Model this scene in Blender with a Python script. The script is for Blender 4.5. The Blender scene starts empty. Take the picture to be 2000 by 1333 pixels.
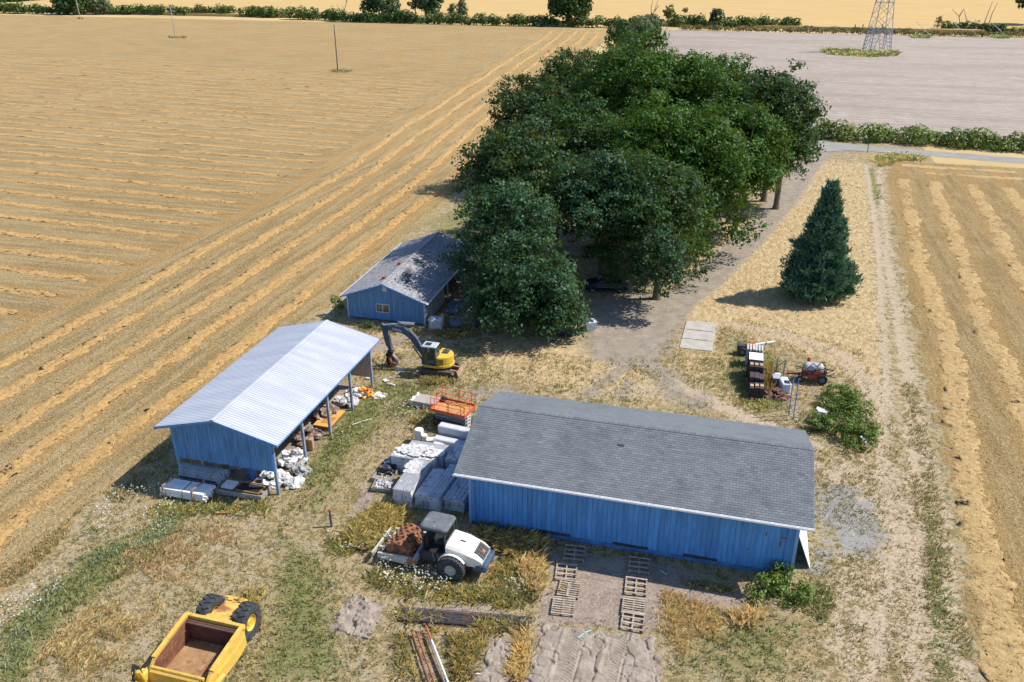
import bpy, math, random
import numpy as np
from mathutils import Matrix, Vector, Euler
R = math.radians
C = bpy.context.scene.collection
rng = np.random.default_rng(7)
random.seed(7)

# ---------------------------------------------------------------- camera
CAM_H, F_PX, PITCH, YAW = 32.0, 1638.5, R(25.2555), R(14.902)
cam = bpy.data.cameras.new('camera'); cam.sensor_width = 36.0; cam.lens = F_PX / 2000 * 36
cam.clip_end = 6000; cam.clip_start = 0.5
co = bpy.data.objects.new('camera', cam); C.objects.link(co)
co.location = (0, 0, CAM_H); co.rotation_euler = (R(90) - PITCH, 0, YAW)
bpy.context.scene.camera = co

def at(px, py, z=0.0):
    """survey: a point seen in the photograph, put on the level z (metres)"""
    X = (px - 1000) / F_PX; Y = -(py - 666.5) / F_PX
    ct, st = math.cos(PITCH), math.sin(PITCH)
    dx, dy, dz = X, ct + Y * st, -st + Y * ct
    t = (z - CAM_H) / dz
    x, y = dx * t, dy * t
    c, s = math.cos(YAW), math.sin(YAW)
    return Vector((c * x - s * y, s * x + c * y, z))
def ats(pts, z=0.0): return [at(p[0], p[1], z) for p in pts]

# ---------------------------------------------------------------- light
sc = bpy.context.scene
w = bpy.data.worlds.new('World'); sc.world = w; w.use_nodes = True
nt = w.node_tree; bg = nt.nodes['Background']
sky = nt.nodes.new('ShaderNodeTexSky'); sky.sky_type = 'NISHITA'; sky.sun_disc = False
SUN_EL, SUN_AZ = R(50.5), R(69.3)          # azimuth clockwise from +Y
sky.sun_elevation = SUN_EL; sky.sun_rotation = SUN_AZ
sky.air_density = 1.0; sky.dust_density = 0.4; sky.ozone_density = 5.0
nt.links.new(sky.outputs[0], bg.inputs[0]); bg.inputs[1].default_value = 0.125
sl = bpy.data.lights.new('sun', 'SUN'); sl.energy = 4.5; sl.angle = R(0.53); sl.color = (1.0, 0.93, 0.82)
so = bpy.data.objects.new('sun', sl); C.objects.link(so)
sdir = Vector((math.cos(SUN_EL) * math.sin(SUN_AZ), math.cos(SUN_EL) * math.cos(SUN_AZ), math.sin(SUN_EL)))
so.rotation_euler = sdir.to_track_quat('Z', 'Y').to_euler(); so.location = (40, 10, 60)
sc.view_settings.view_transform = 'Standard'; sc.view_settings.look = 'None'
sc.view_settings.exposure = 0.50; sc.view_settings.gamma = 1.0
sc.cycles.max_bounces = 6; sc.cycles.diffuse_bounces = 3; sc.cycles.transparent_max_bounces = 6
sc.cycles.use_denoising = True

# ---------------------------------------------------------------- node helper
class NT:
    def __init__(s, name):
        s.m = bpy.data.materials.new(name); s.m.use_nodes = True
        s.t = s.m.node_tree; s.t.nodes.clear(); s._co = None
    def nd(s, typ, ins=None, **props):
        n = s.t.nodes.new(typ)
        for k, v in props.items(): setattr(n, k, v)
        for k, v in (ins or {}).items(): s.put(n.inputs[k], v)
        return n
    def put(s, sock, v):
        if isinstance(v, bpy.types.NodeSocket): s.t.links.new(v, sock)
        elif v is not None:
            if sock.type == 'RGBA' and len(v) == 3: v = (*v, 1)
            sock.default_value = v
    def pos(s):
        return s.nd('ShaderNodeNewGeometry').outputs['Position']
    def obj(s):
        return s.nd('ShaderNodeTexCoord').outputs['Object']
    def scale(s, vec, sc3, rot=(0, 0, 0)):
        return s.nd('ShaderNodeMapping', {'Vector': vec, 'Scale': sc3, 'Rotation': rot}).outputs[0]
    def noise(s, vec, scale, detail=3, rough=.55, dist=0):
        return s.nd('ShaderNodeTexNoise', {'Vector': vec, 'Scale': scale, 'Detail': detail, 'Roughness': rough, 'Distortion': dist}).outputs[0]
    def math(s, op, a, b=0.0, c=0.0, clamp=False):
        n = s.nd('ShaderNodeMath', operation=op, use_clamp=clamp)
        s.put(n.inputs[0], a); s.put(n.inputs[1], b); s.put(n.inputs[2], c); return n.outputs[0]
    def ss(s, v, a, b, lo=0.0, hi=1.0):
        return s.nd('ShaderNodeMapRange', {0: v, 1: a, 2: b, 3: lo, 4: hi}, interpolation_type='SMOOTHSTEP').outputs[0]
    def mix(s, f, a, b, mode='MIX'):
        n = s.nd('ShaderNodeMix', data_type='RGBA', blend_type=mode)
        s.put(n.inputs[0], f); s.put(n.inputs[6], a); s.put(n.inputs[7], b); return n.outputs[2]
    def attr(s, name, out='Fac'):
        return s.nd('ShaderNodeAttribute', attribute_name=name).outputs[out]
    def bump(s, h, strength=.3, dist=.05):
        return s.nd('ShaderNodeBump', {'Height': h, 'Strength': strength, 'Distance': dist}).outputs[0]
    def out(s, col, rough=.8, metal=0.0, normal=None, spec=.3, **kw):
        b = s.nd('ShaderNodeBsdfPrincipled')
        s.put(b.inputs['Base Color'], col); s.put(b.inputs['Roughness'], rough); s.put(b.inputs['Metallic'], metal)
        s.put(b.inputs['Specular IOR Level'], spec)
        if normal is not None: s.put(b.inputs['Normal'], normal)
        for k, v in kw.items(): s.put(b.inputs[k.replace('_', ' ')], v)
        o = s.nd('ShaderNodeOutputMaterial'); s.t.links.new(b.outputs[0], o.inputs[0]); return s.m

def mul(c, k): return tuple(min(1, x * k) for x in c[:3])
def pmat(name, col, rough=.7, var=.2, scale=3.0, metal=0.0, bump=.0, col2=None, amt=.5, scale2=1.2, tint=.0, stretch=(1, 1, 1), spec=.35, col3=None, amt3=.6, scale3=8.0):
    n = NT(name); v = n.scale(n.obj(), stretch)
    a = n.noise(v, scale, 4, .6)
    c = n.mix(n.ss(a, .3, .7), mul(col, 1 - var), mul(col, 1 + var))
    if col2 is not None:
        k = n.noise(v, scale2, 5, .65)
        c = n.mix(n.ss(k, amt - .06, amt + .06), c, col2)
    if col3 is not None:
        k = n.noise(v, scale3, 4, .6)
        c = n.mix(n.ss(k, amt3 - .05, amt3 + .05), c, col3)
    if tint:
        t = n.math('MULTIPLY_ADD', n.attr('tint'), 2 * tint, 1 - tint)
        c = n.mix(1.0, c, n.nd('ShaderNodeCombineColor', {0: t, 1: t, 2: t}).outputs[0], 'MULTIPLY')
    nor = n.bump(a, bump, .02) if bump else None
    return n.out(c, rough, metal, nor, spec)

# ---------------------------------------------------------------- mesh helper
class MB:
    def __init__(s, T=None): s.V = []; s.F = []; s.M = []; s.T = []; s.X = T
    def add(s, vs, fs, mi=0, tint=.5):
        o = len(s.V)
        for v in vs:
            v = Vector(v); s.V.append(tuple(s.X @ v) if s.X is not None else tuple(v))
        for f in fs: s.F.append([o + i for i in f]); s.M.append(mi); s.T.append(tint)
        return s
    def box(s, c, d, rot=None, mi=0, tint=.5, taper=None):
        hx, hy, hz = d[0] / 2, d[1] / 2, d[2] / 2
        p = [Vector((x * hx, y * hy, z * hz)) for z in (-1, 1) for x, y in ((-1, -1), (1, -1), (1, 1), (-1, 1))]
        if taper:
            for q in p[4:]: q.x *= taper[0]; q.y *= taper[1]
        if rot is not None:
            m = Euler(rot).to_matrix() if not isinstance(rot, Matrix) else rot
            p = [m @ q for q in p]
        c = Vector(c)
        return s.add([q + c for q in p], [(3, 2, 1, 0), (4, 5, 6, 7), (0, 1, 5, 4), (1, 2, 6, 5), (2, 3, 7, 6), (3, 0, 4, 7)], mi, tint)
    def cbox(s, c, d, b=.03, rot=None, mi=0, tint=.5):
        """box with chamfered edges"""
        h = [x / 2 for x in d]; P = []; idx = {}
        for sx in (-1, 1):
            for sy in (-1, 1):
                for sz in (-1, 1):
                    for ax in range(3):
                        q = [sx * (h[0] - b), sy * (h[1] - b), sz * (h[2] - b)]
                        q[ax] = (sx, sy, sz)[ax] * h[ax]
                        idx[(sx, sy, sz, ax)] = len(P); P.append(Vector(q))
        F = []
        S = (-1, 1)
        for ax in range(3):
            u, v = [(1, 2), (2, 0), (0, 1)][ax]
            for sg in S:
                q = []
                for su, sv in ((-1, -1), (1, -1), (1, 1), (-1, 1)):
                    k = [0, 0, 0]; k[ax] = sg; k[u] = su; k[v] = sv; q.append(idx[(*k, ax)])
                F.append(q if sg > 0 else q[::-1])
            for su in S:
                for sv in S:
                    q = []
                    for sg, w_ in ((-1, u), (1, u), (1, v), (-1, v)):
                        k = [0, 0, 0]; k[ax] = sg; k[u] = su; k[v] = sv; q.append(idx[(*k, w_)])
                    F.append(q if su * sv < 0 else q[::-1])
        for sx in S:
            for sy in S:
                for sz in S:
                    q = [idx[(sx, sy, sz, a)] for a in range(3)]
                    F.append(q if sx * sy * sz > 0 else q[::-1])
        if rot is not None:
            m = Euler(rot).to_matrix(); P = [m @ q for q in P]
        c = Vector(c)
        return s.add([q + c for q in P], F, mi, tint)
    def cyl(s, p0, p1, r0, r1=None, n=12, cap=True, mi=0, tint=.5):
        p0, p1 = Vector(p0), Vector(p1); r1 = r0 if r1 is None else r1
        d = (p1 - p0); 
        if d.length < 1e-6: return s
        z = d.normalized(); x = z.orthogonal().normalized(); y = z.cross(x)
        vs = []
        for p, r in ((p0, r0), (p1, r1)):
            for i in range(n):
                a = 2 * math.pi * i / n; vs.append(p + (x * math.cos(a) + y * math.sin(a)) * r)
        fs = [(i, (i + 1) % n, n + (i + 1) % n, n + i) for i in range(n)]
        if cap: fs += [tuple(range(n))[::-1], tuple(range(n, 2 * n))]
        return s.add(vs, fs, mi, tint)
    def tube(s, pts, r, n=6, mi=0, tint=.5):
        rs = r if isinstance(r, (list, tuple)) else [r] * len(pts)
        for i in range(len(pts) - 1): s.cyl(pts[i], pts[i + 1], rs[i], rs[i + 1], n, True, mi, tint)
        return s
    def bar(s, p0, p1, w_, h, mi=0, tint=.5, up=(0, 0, 1)):
        p0, p1 = Vector(p0), Vector(p1); z = (p1 - p0); L = z.length
        if L < 1e-6: return s
        z.normalize(); u = Vector(up)
        x = u.cross(z)
        if x.length < 1e-3: x = Vector((1, 0, 0)).cross(z)
        x.normalize(); y = z.cross(x)
        m = Matrix((x, y, z)).transposed()
        return s.box((p0 + p1) / 2, (w_, h, L), m, mi, tint)
    def ext(s, poly, vec, mi=0, tint=.5):
        """planar polygon (3-d points) extruded along vec"""
        n = len(poly); vec = Vector(vec); P = [Vector(p) for p in poly]
        nn = Vector((0, 0, 0))
        for i in range(n): nn += P[i].cross(P[(i + 1) % n])
        if nn.dot(vec) < 0: P = P[::-1]
        vs = P + [p + vec for p in P]
        fs = [tuple(range(n))[::-1], tuple(range(n, 2 * n))] + [(i, (i + 1) % n, n + (i + 1) % n, n + i) for i in range(n)]
        return s.add(vs, fs, mi, tint)
    def lathe(s, c, axis, prof, n=24, mi=0, tint=.5):
        """prof: (distance along axis, radius)"""
        c = Vector(c); z = Vector(axis).normalized(); x = z.orthogonal().normalized(); y = z.cross(x); k = len(prof)
        vs = [c + z * h + (x * math.cos(2 * math.pi * i / n) + y * math.sin(2 * math.pi * i / n)) * r for i in range(n) for h, r in prof]
        fs = [(i * k + j, ((i + 1) % n) * k + j, ((i + 1) % n) * k + j + 1, i * k + j + 1) for i in range(n) for j in range(k - 1)]
        return s.add(vs, fs, mi, tint)
    def build(s, name, mats, parent=None, smooth=False, bevel=0):
        me = bpy.data.meshes.new(name); me.from_pydata(s.V, [], s.F); 
        mats = mats if isinstance(mats, (list, tuple)) else [mats]
        for m in mats: me.materials.append(m)
        if len(mats) > 1: me.polygons.foreach_set('material_index', s.M)
        me.attributes.new('tint', 'FLOAT', 'FACE').data.foreach_set('value', s.T)
        if smooth: me.polygons.foreach_set('use_smooth', [True] * len(s.F))
        me.update()
        o = bpy.data.objects.new(name, me); C.objects.link(o)
        if parent is not None: o.parent = parent
        if bevel:
            b = o.modifiers.new('bevel', 'BEVEL'); b.width = bevel; b.segments = 2; b.limit_method = 'ANGLE'
        if smooth:
            pass
        return o

def npmesh(name, V, F, mat, parent=None, attrs=None, smooth=False):
    """V (n,3), F (m,k) arrays"""
    V = np.asarray(V, np.float32); F = np.asarray(F, np.int32); m, k = F.shape
    me = bpy.data.meshes.new(name)
    me.vertices.add(len(V)); me.vertices.foreach_set('co', V.ravel())
    me.loops.add(m * k); me.loops.foreach_set('vertex_index', F.ravel())
    me.polygons.add(m); me.polygons.foreach_set('loop_start', np.arange(0, m * k, k, dtype=np.int32))
    me.polygons.foreach_set('loop_total', np.full(m, k, np.int32))
    if smooth: me.polygons.foreach_set('use_smooth', np.ones(m, bool))
    for nm, (dom, arr) in (attrs or {}).items():
        arr = np.asarray(arr, np.float32)
        if arr.ndim == 1: me.attributes.new(nm, 'FLOAT', dom).data.foreach_set('value', arr)
        else: me.attributes.new(nm, 'FLOAT_COLOR', dom).data.foreach_set('color', arr.ravel())
    if mat is not None: me.materials.append(mat)
    me.update(); me.validate()
    o = bpy.data.objects.new(name, me); C.objects.link(o)
    if parent is not None: o.parent = parent
    return o

def tag(o, label, cat, group=None):
    o['label'] = label; o['category'] = cat
    if group: o['group'] = group
    return o
def thing(name, label, cat, loc=(0, 0, 0), rz=0.0, group=None):
    o = bpy.data.objects.new(name, None); C.objects.link(o); o.location = loc; o.rotation_euler = (0, 0, rz)
    o.empty_display_size = .3
    return tag(o, label, cat, group)
def structure(o): o['kind'] = 'structure'; return o
def stuff(o, label=None, cat=None):
    o['kind'] = 'stuff'
    if label: o['label'] = label; o['category'] = cat
    return o
def dup(root, loc, rz, label, group=None):
    r = root.copy(); C.objects.link(r); r.location = loc; r.rotation_euler = (0, 0, rz); r['label'] = label
    if group: r['group'] = group
    for ch in list(root.children):
        c = ch.copy(); C.objects.link(c); c.parent = r
        for g in ch.children:
            d = g.copy(); C.objects.link(d); d.parent = c
    return r

# cheap value noise for geometry
def vnoise(x, y, seed=0):
    def h(i, j):
        n = (i * 374761393 + j * 668265263 + seed * 1442695041) & 0x7fffffff
        n = ((n ^ (n >> 13)) * 1274126177) & 0x7fffffff
        return (n & 0xffff) / 65535.0
    xi, yi = np.floor(x).astype(np.int64), np.floor(y).astype(np.int64); fx, fy = x - xi, y - yi
    fx = fx * fx * (3 - 2 * fx); fy = fy * fy * (3 - 2 * fy)
    return (h(xi, yi) * (1 - fx) + h(xi + 1, yi) * fx) * (1 - fy) + (h(xi, yi + 1) * (1 - fx) + h(xi + 1, yi + 1) * fx) * fy
def segdist(gx, gy, pts):
    d = np.full(gx.shape, 1e9)
    for a, b in zip(pts[:-1], pts[1:]):
        ax, ay, bx, by = a[0], a[1], b[0], b[1]; vx, vy = bx - ax, by - ay
        t = np.clip(((gx - ax) * vx + (gy - ay) * vy) / (vx * vx + vy * vy + 1e-9), 0, 1)
        d = np.minimum(d, np.hypot(gx - ax - t * vx, gy - ay - t * vy))
    return d
def inside(gx, gy, poly):
    r = np.zeros(gx.shape, bool); n = len(poly)
    for i in range(n):
        x1, y1 = poly[i][0], poly[i][1]; x2, y2 = poly[(i + 1) % n][0], poly[(i + 1) % n][1]
        c = ((y1 > gy) != (y2 > gy)) & (gx < (x2 - x1) * (gy - y1) / (y2 - y1 + 1e-12) + x1); r ^= c
    return r
def stroke(gx, gy, pts, w_, soft): return np.clip((w_ + soft - segdist(gx, gy, pts)) / (2 * soft), 0, 1)
def area(gx, gy, pts, soft):
    d = segdist(gx, gy, list(pts) + [pts[0]]); s = np.where(inside(gx, gy, pts), d, -d)
    return np.clip((s + soft) / (2 * soft), 0, 1)
# ================================================================= ground
def interp(tab, y): return np.interp(y, [t[0] for t in tab], [t[1] for t in tab])
LEFT_EDGE = [(10, -35.3), (30, -35.8), (40, -36.6), (95, -36.9), (120, -37.6), (154, -41.0), (240, -46.5), (326, -52.0), (380, -57.0), (420, -60)]
RIGHT_EDGE = [(15, 12.9), (34, 13.8), (49.5, 15.4), (65, 16.4), (89, 18.1), (116, 20.3), (140, 22.6), (148, 25.0)]

# --- the yard sheet with painted-in wear (gravel, dust, lawn, green, bare soil) ---
gx0, gx1, gy0, gy1, st = -40.0, 32.0, 18.0, 166.0, 0.3
nx, ny = int((gx1 - gx0) / st) + 1, int((gy1 - gy0) / st) + 1
GX, GY = np.meshgrid(np.linspace(gx0, gx1, nx), np.linspace(gy0, gy1, ny))
P2 = lambda pts: [(p.x, p.y) for p in ats(pts)]
DRIVE = [(1640, 291), (1600, 297), (1568, 338), (1535, 385), (1490, 437), (1440, 490), (1385, 540), (1330, 585), (1285, 628), (1258, 665)]
gravel = np.maximum.reduce([
    stroke(GX, GY, P2(DRIVE), 1.9, .8) * .86, stroke(GX, GY, [(x + .75, y + .25) for x, y in P2(DRIVE)], .3, .35), stroke(GX, GY, [(x - .75, y - .25) for x, y in P2(DRIVE)], .3, .35),
    stroke(GX, GY, P2([(1258, 665), (1262, 705), (1300, 740), (1320, 770)]), 1.0, 1.2) * .8,
    area(GX, GY, P2([(1150, 600), (1200, 575), (1345, 580), (1330, 625), (1300, 690), (1215, 722), (1150, 690)]), 2.0),
    stroke(GX, GY, P2([(1150, 770), (1190, 735), (1250, 700)]), .8, .8) * .7,
    stroke(GX, GY, P2([(1215, 775), (1230, 745)]), .5, .6) * .8,
    stroke(GX, GY, P2([(940, 765), (1000, 760)]), 1.0, .8) * .6,
    area(GX, GY, P2([(1325, 770), (1385, 770), (1390, 800), (1330, 800)]), 1.0) * .7])
track = [stroke(GX, GY, P2(p), w_, .55) for p, w_ in (
    ([(1690, 320), (1712, 450), (1722, 600), (1733, 760), (1725, 830), (1722, 930), (1738, 1000), (1752, 1060), (1735, 1150), (1712, 1250), (1700, 1333)], .42),
    ([(1728, 480), (1752, 620), (1772, 740), (1782, 860), (1790, 950), (1795, 1060), (1797, 1170), (1790, 1260), (1785, 1333)], .40),
    ([(1590, 905), (1660, 955), (1720, 1010), (1757, 1050)], .6),
    ([(1420, 632), (1530, 650), (1640, 690), (1700, 745), (1728, 830)], .5),
    ([(1450, 640), (1560, 672), (1660, 720), (1712, 800)], .3),
    ([(1300, 740), (1400, 790), (1500, 835), (1590, 870)], .8))]
dust = np.maximum.reduce(track + [
    area(GX, GY, P2([(1590, 890), (1720, 880), (1830, 940), (1880, 1333), (1600, 1333), (1570, 1140), (1610, 1040)]), 1.6) * .58,
    area(GX, GY, P2([(1130, 770), (1320, 735), (1500, 840), (1590, 880), (1560, 840), (1300, 790)]), 1.5) * .6,
    stroke(GX, GY, [(RIGHT - .6, yy) for yy, RIGHT in RIGHT_EDGE], .5, .7) * .85,
    stroke(GX, GY, [(L + .7, yy) for yy, L in LEFT_EDGE], .2, .6) * .62])
gold = np.maximum.reduce([
    area(GX, GY, P2([(1345, 565), (1440, 480), (1520, 400), (1600, 312), (1690, 318), (1705, 430), (1720, 600), (1735, 760), (1660, 740), (1560, 690), (1420, 650), (1330, 620)]), 1.6),
    area(GX, GY, P2([(960, 640), (1130, 660), (1250, 700), (1330, 790), (1130, 780), (1000, 745), (900, 745)]), 2.2) * .8,
    area(GX, GY, P2([(1310, 560), (1330, 500), (1420, 440), (1480, 440), (1400, 510)]), 1.2),
    area(GX, GY, P2([(660, 640), (760, 645), (790, 690), (740, 720), (700, 680)]), 1.0) * .8,
    area(GX, GY, P2([(1290, 600), (1420, 630), (1480, 760), (1590, 880), (1400, 780), (1290, 720)]), 1.5) * .55])
green = np.maximum.reduce([
    area(GX, GY, P2([(590, 930), (640, 850), (700, 770), (745, 775), (735, 830), (660, 900), (600, 960)]), .9) * .95,
    area(GX, GY, P2([(330, 970), (290, 1030), (180, 1080), (90, 1150), (0, 1240), (0, 1333), (30, 1333), (140, 1180), (300, 1090), (360, 1010)]), 1.0) * .9,
    area(GX, GY, P2([(560, 1060), (640, 1110), (660, 1333), (500, 1333), (530, 1200)]), 1.2) * .7,
    area(GX, GY, P2([(700, 740), (850, 745), (860, 800), (740, 850), (690, 900), (640, 1000), (570, 1000)]), 1.4) * .45,
    area(GX, GY, P2([(1440, 660), (1520, 700), (1530, 800), (1480, 800), (1400, 740)]), 1.2) * .6,
    area(GX, GY, P2([(1340, 1240), (1480, 1200), (1600, 1200), (1540, 1333), (1320, 1333)]), 1.2) * .45,
    area(GX, GY, P2([(1800, 950), (1830, 960), (1880, 1333), (1820, 1333)]), .4) * .8,
    stroke(GX, GY, P2([(1700, 330), (1712, 400), (1720, 390)]), .5, .5) * .9,
    area(GX, GY, P2([(820, 440), (930, 380), (960, 440), (880, 470)]), 1.0) * .5])
SOIL = [[(1070, 1075), (1300, 1100), (1455, 1160), (1465, 1200), (1380, 1185), (1300, 1165), (1285, 1235), (1200, 1225), (1050, 1215)],
        [(1055, 1222), (1275, 1245), (1300, 1345), (1020, 1345)],
        [(690, 1160), (752, 1180), (722, 1248), (640, 1232)],
        [(955, 1245), (1015, 1240), (1005, 1333), (920, 1345)],
        [(676, 1008), (700, 960), (735, 950), (730, 985), (695, 1020)],
        [(800, 1178), (960, 1190), (1040, 1205), (1035, 1215), (790, 1196)],
        [(690, 655), (800, 660), (770, 690), (720, 690)]]
soil = np.maximum.reduce([area(GX, GY, P2(p), .35) * k for p, k in zip(SOIL, (.95, 1, 1, .95, .8, .8, .6))])
under = area(GX, GY, [(-33.2, 39.6), (-26.3, 39.6), (-26.3, 54.6), (-33.2, 54.6)], .8)
soil = np.maximum(soil, under * .9)
hz = vnoise(GX * .55, GY * .55, 3) * .07 + vnoise(GX * 1.6, GY * 1.6, 4) * .05 - .06
lug = np.zeros_like(GX)
GZ = np.clip(hz * (1 - .7 * np.maximum(gravel, dust)) - .035, -.12, 0)
# the tyre ruts pressed into the soft tracks
for t_ in track[:2]: GZ -= .04 * t_
idx = np.arange(nx * ny).reshape(ny, nx)
GF = np.stack([idx[:-1, :-1], idx[:-1, 1:], idx[1:, 1:], idx[1:, :-1]], -1).reshape(-1, 4)
one = np.ones(nx * ny)
wearA = np.stack([gravel.ravel(), dust.ravel(), gold.ravel(), one], -1)
chip = np.maximum(area(GX, GY, P2([(1612, 945), (1670, 955), (1712, 1005), (1728, 1055), (1690, 1090), (1640, 1070), (1600, 1000)]), 1.0), area(GX, GY, P2([(1560, 1100), (1620, 1040), (1640, 1090), (1600, 1135)]), .8) * .7)
wearB = np.stack([green.ravel(), soil.ravel(), chip.ravel(), one], -1)

def ground_material():
    n = NT('yard_ground'); p = n.pos()
    big = n.noise(p, .16, 4, .6); mid = n.noise(p, .9, 4, .65); fine = n.noise(p, 5.5, 5, .7); tiny = n.noise(p, 22, 3, .7)
    clump = n.noise(p, 2.1, 6, .75, .6)
    sA = n.nd('ShaderNodeSeparateColor', {0: n.attr('wearA', 'Color')}).outputs
    sB = n.nd('ShaderNodeSeparateColor', {0: n.attr('wearB', 'Color')}).outputs
    wobn = n.math('SUBTRACT', n.ss(n.math('ADD', n.math('MULTIPLY', clump, .5), n.math('ADD', n.math('MULTIPLY', mid, .3), n.math('MULTIPLY', fine, .2))), .36, .64), .5)
    # sparse dry turf: straw thatch, olive tufts, grey dead stalks, bare earth showing through
    straw = n.mix(fine, (.30, .225, .115), (.50, .395, .235))
    olive = n.mix(fine, (.105, .092, .036), (.25, .21, .095))
    turf = n.mix(n.ss(clump, .43, .56), olive, straw)
    turf = n.mix(n.ss(n.math('ADD', n.math('MULTIPLY', mid, .6), n.math('MULTIPLY', fine, .4)), .485, .60), turf, n.mix(tiny, (.30, .25, .17), (.45, .385, .29)))
    turf = n.mix(n.ss(n.noise(p, 1.3, 6, .8), .57, .68, 0, .8), turf, n.mix(fine, (.07, .075, .03), (.17, .165, .065)))
    turf = n.mix(n.ss(big, .45, .7, 0, .45), turf, n.mix(fine, (.29, .205, .095), (.44, .33, .165)))
    def m(sock, wob=.85, a=.36, b=.64):
        k = n.math('ADD', sock, n.math('MULTIPLY', wobn, wob))
        return n.ss(k, a, b)
    c = turf
    lawn = n.mix(n.ss(n.noise(n.scale(p, (1, .45, 1), (0, 0, .5)), 2.4, 6, .7), .35, .65), (.36, .265, .135), (.56, .43, .25))
    lawn = n.mix(n.ss(clump, .55, .72, 0, .7), lawn, n.mix(fine, (.28, .20, .10), (.38, .29, .155)))
    c = n.mix(m(sA[2]), c, lawn)
    gr = n.mix(n.ss(n.math('ADD', n.math('MULTIPLY', clump, .5), n.math('MULTIPLY', fine, .5)), .36, .62), (.085, .105, .036), (.25, .245, .095))
    gr = n.mix(n.ss(tiny, .58, .7, 0, .7), gr, (.40, .37, .22))
    c = n.mix(m(sB[0], 1.0), c, gr)
    du = n.mix(n.ss(fine, .35, .65), (.36, .28, .185), (.52, .42, .30))
    du = n.mix(n.ss(tiny, .6, .72, 0, .8), du, (.27, .21, .14))
    c = n.mix(m(sA[1], .75), c, du)
    gv = n.mix(n.ss(n.math('ADD', n.math('MULTIPLY', mid, .4), n.math('MULTIPLY', tiny, .6)), .4, .62), (.225, .19, .155), (.37, .315, .25))
    gv = n.mix(n.ss(n.nd('ShaderNodeTexVoronoi', {'Vector': p, 'Scale': 7.0}).outputs[0], .0, .25, .25, 0), gv, (.44, .40, .35))
    c = n.mix(m(sA[0], .75, .30, .58), c, gv)
    c = n.mix(n.math('MULTIPLY', m(sB[2], .9), .85), c, n.mix(n.ss(tiny, .35, .65), (.20, .205, .215), (.34, .335, .33)))
    so_ = n.mix(n.ss(n.math('ADD', n.math('MULTIPLY', fine, .6), n.math('MULTIPLY', mid, .4)), .38, .62), (.235, .185, .15), (.40, .325, .265))
    so_ = n.mix(n.ss(n.nd('ShaderNodeTexVoronoi', {'Vector': n.scale(p, (1, 1, 1)), 'Scale': 3.2}, feature='DISTANCE_TO_EDGE').outputs[0], .0, .05, .55, 0), so_, (.16, .125, .10))
    c = n.mix(m(sB[1], .55, .42, .60), c, so_)
    h = n.math('ADD', n.math('MULTIPLY', fine, .6), n.math('MULTIPLY', tiny, .5)); h = n.math('ADD', h, n.math('MULTIPLY', clump, .9))
    return n.out(c, .95, 0, n.bump(h, .75, .10), .15)
G_MAT = ground_material()
o = npmesh('ground', np.stack([GX.ravel(), GY.ravel(), GZ.ravel()], -1), GF, G_MAT, attrs={'wearA': ('POINT', wearA), 'wearB': ('POINT', wearB)}, smooth=True)
structure(o)

def far_land_material():
    n = NT('far_land'); p = n.pos()
    a = n.noise(p, .02, 5, .6); b = n.noise(n.scale(p, (.12, 1, 1)), .5, 5, .65)
    c = n.mix(n.ss(a, .35, .65), (.46, .34, .16), (.55, .42, .21)); c = n.mix(n.ss(b, .45, .7, 0, .5), c, (.36, .29, .14))
    return n.out(c, .95, 0, None, .1)
mb = MB(); mb.add([(-3500, -200, -.35), (3500, -200, -.35), (3500, 5000, -.35), (-3500, 5000, -.35)], [(0, 1, 2, 3)])
structure(mb.build('land', far_land_material()))

# --- field sheets -------------------------------------------------
def strip_sheet(name, ys, xl, xr, z, mats, cols=2, mat_split=None, jl=0, jr=0, seed=0):
    """a sheet bounded by xl(y) and xr(y), with ragged edges"""
    ys = np.asarray(ys, float); L = np.array([xl(y) for y in ys]); Rr = np.array([xr(y) for y in ys])
    L = L + (vnoise(ys * 1.1, ys * 0 + seed, 11) - .5) * jl + (vnoise(ys * 3.1, ys * 0 + seed, 12) - .5) * jl * .6
    Rr = Rr + (vnoise(ys * 1.1, ys * 0 + seed, 13) - .5) * jr + (vnoise(ys * 3.1, ys * 0 + seed, 14) - .5) * jr * .6
    t = np.linspace(0, 1, cols); wl, wr = (.7 if jl else .0), (.7 if jr else .0)
    X = (L + wl)[:, None] * (1 - t) + (Rr - wr)[:, None] * t; Z = np.full(X.shape, z)
    if jl: X = np.concatenate([L[:, None], X], 1); Z = np.concatenate([np.full((len(L), 1), -.16), Z], 1)
    if jr: X = np.concatenate([X, Rr[:, None]], 1); Z = np.concatenate([Z, np.full((len(L), 1), -.16)], 1)
    Y = np.repeat(ys[:, None], X.shape[1], 1)
    ii = np.arange(X.size).reshape(X.shape)
    F = np.stack([ii[:-1, :-1], ii[:-1, 1:], ii[1:, 1:], ii[1:, :-1]], -1).reshape(-1, 4)
    return npmesh(name, np.stack([X.ravel(), Y.ravel(), Z.ravel()], -1), F, mats)

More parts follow.
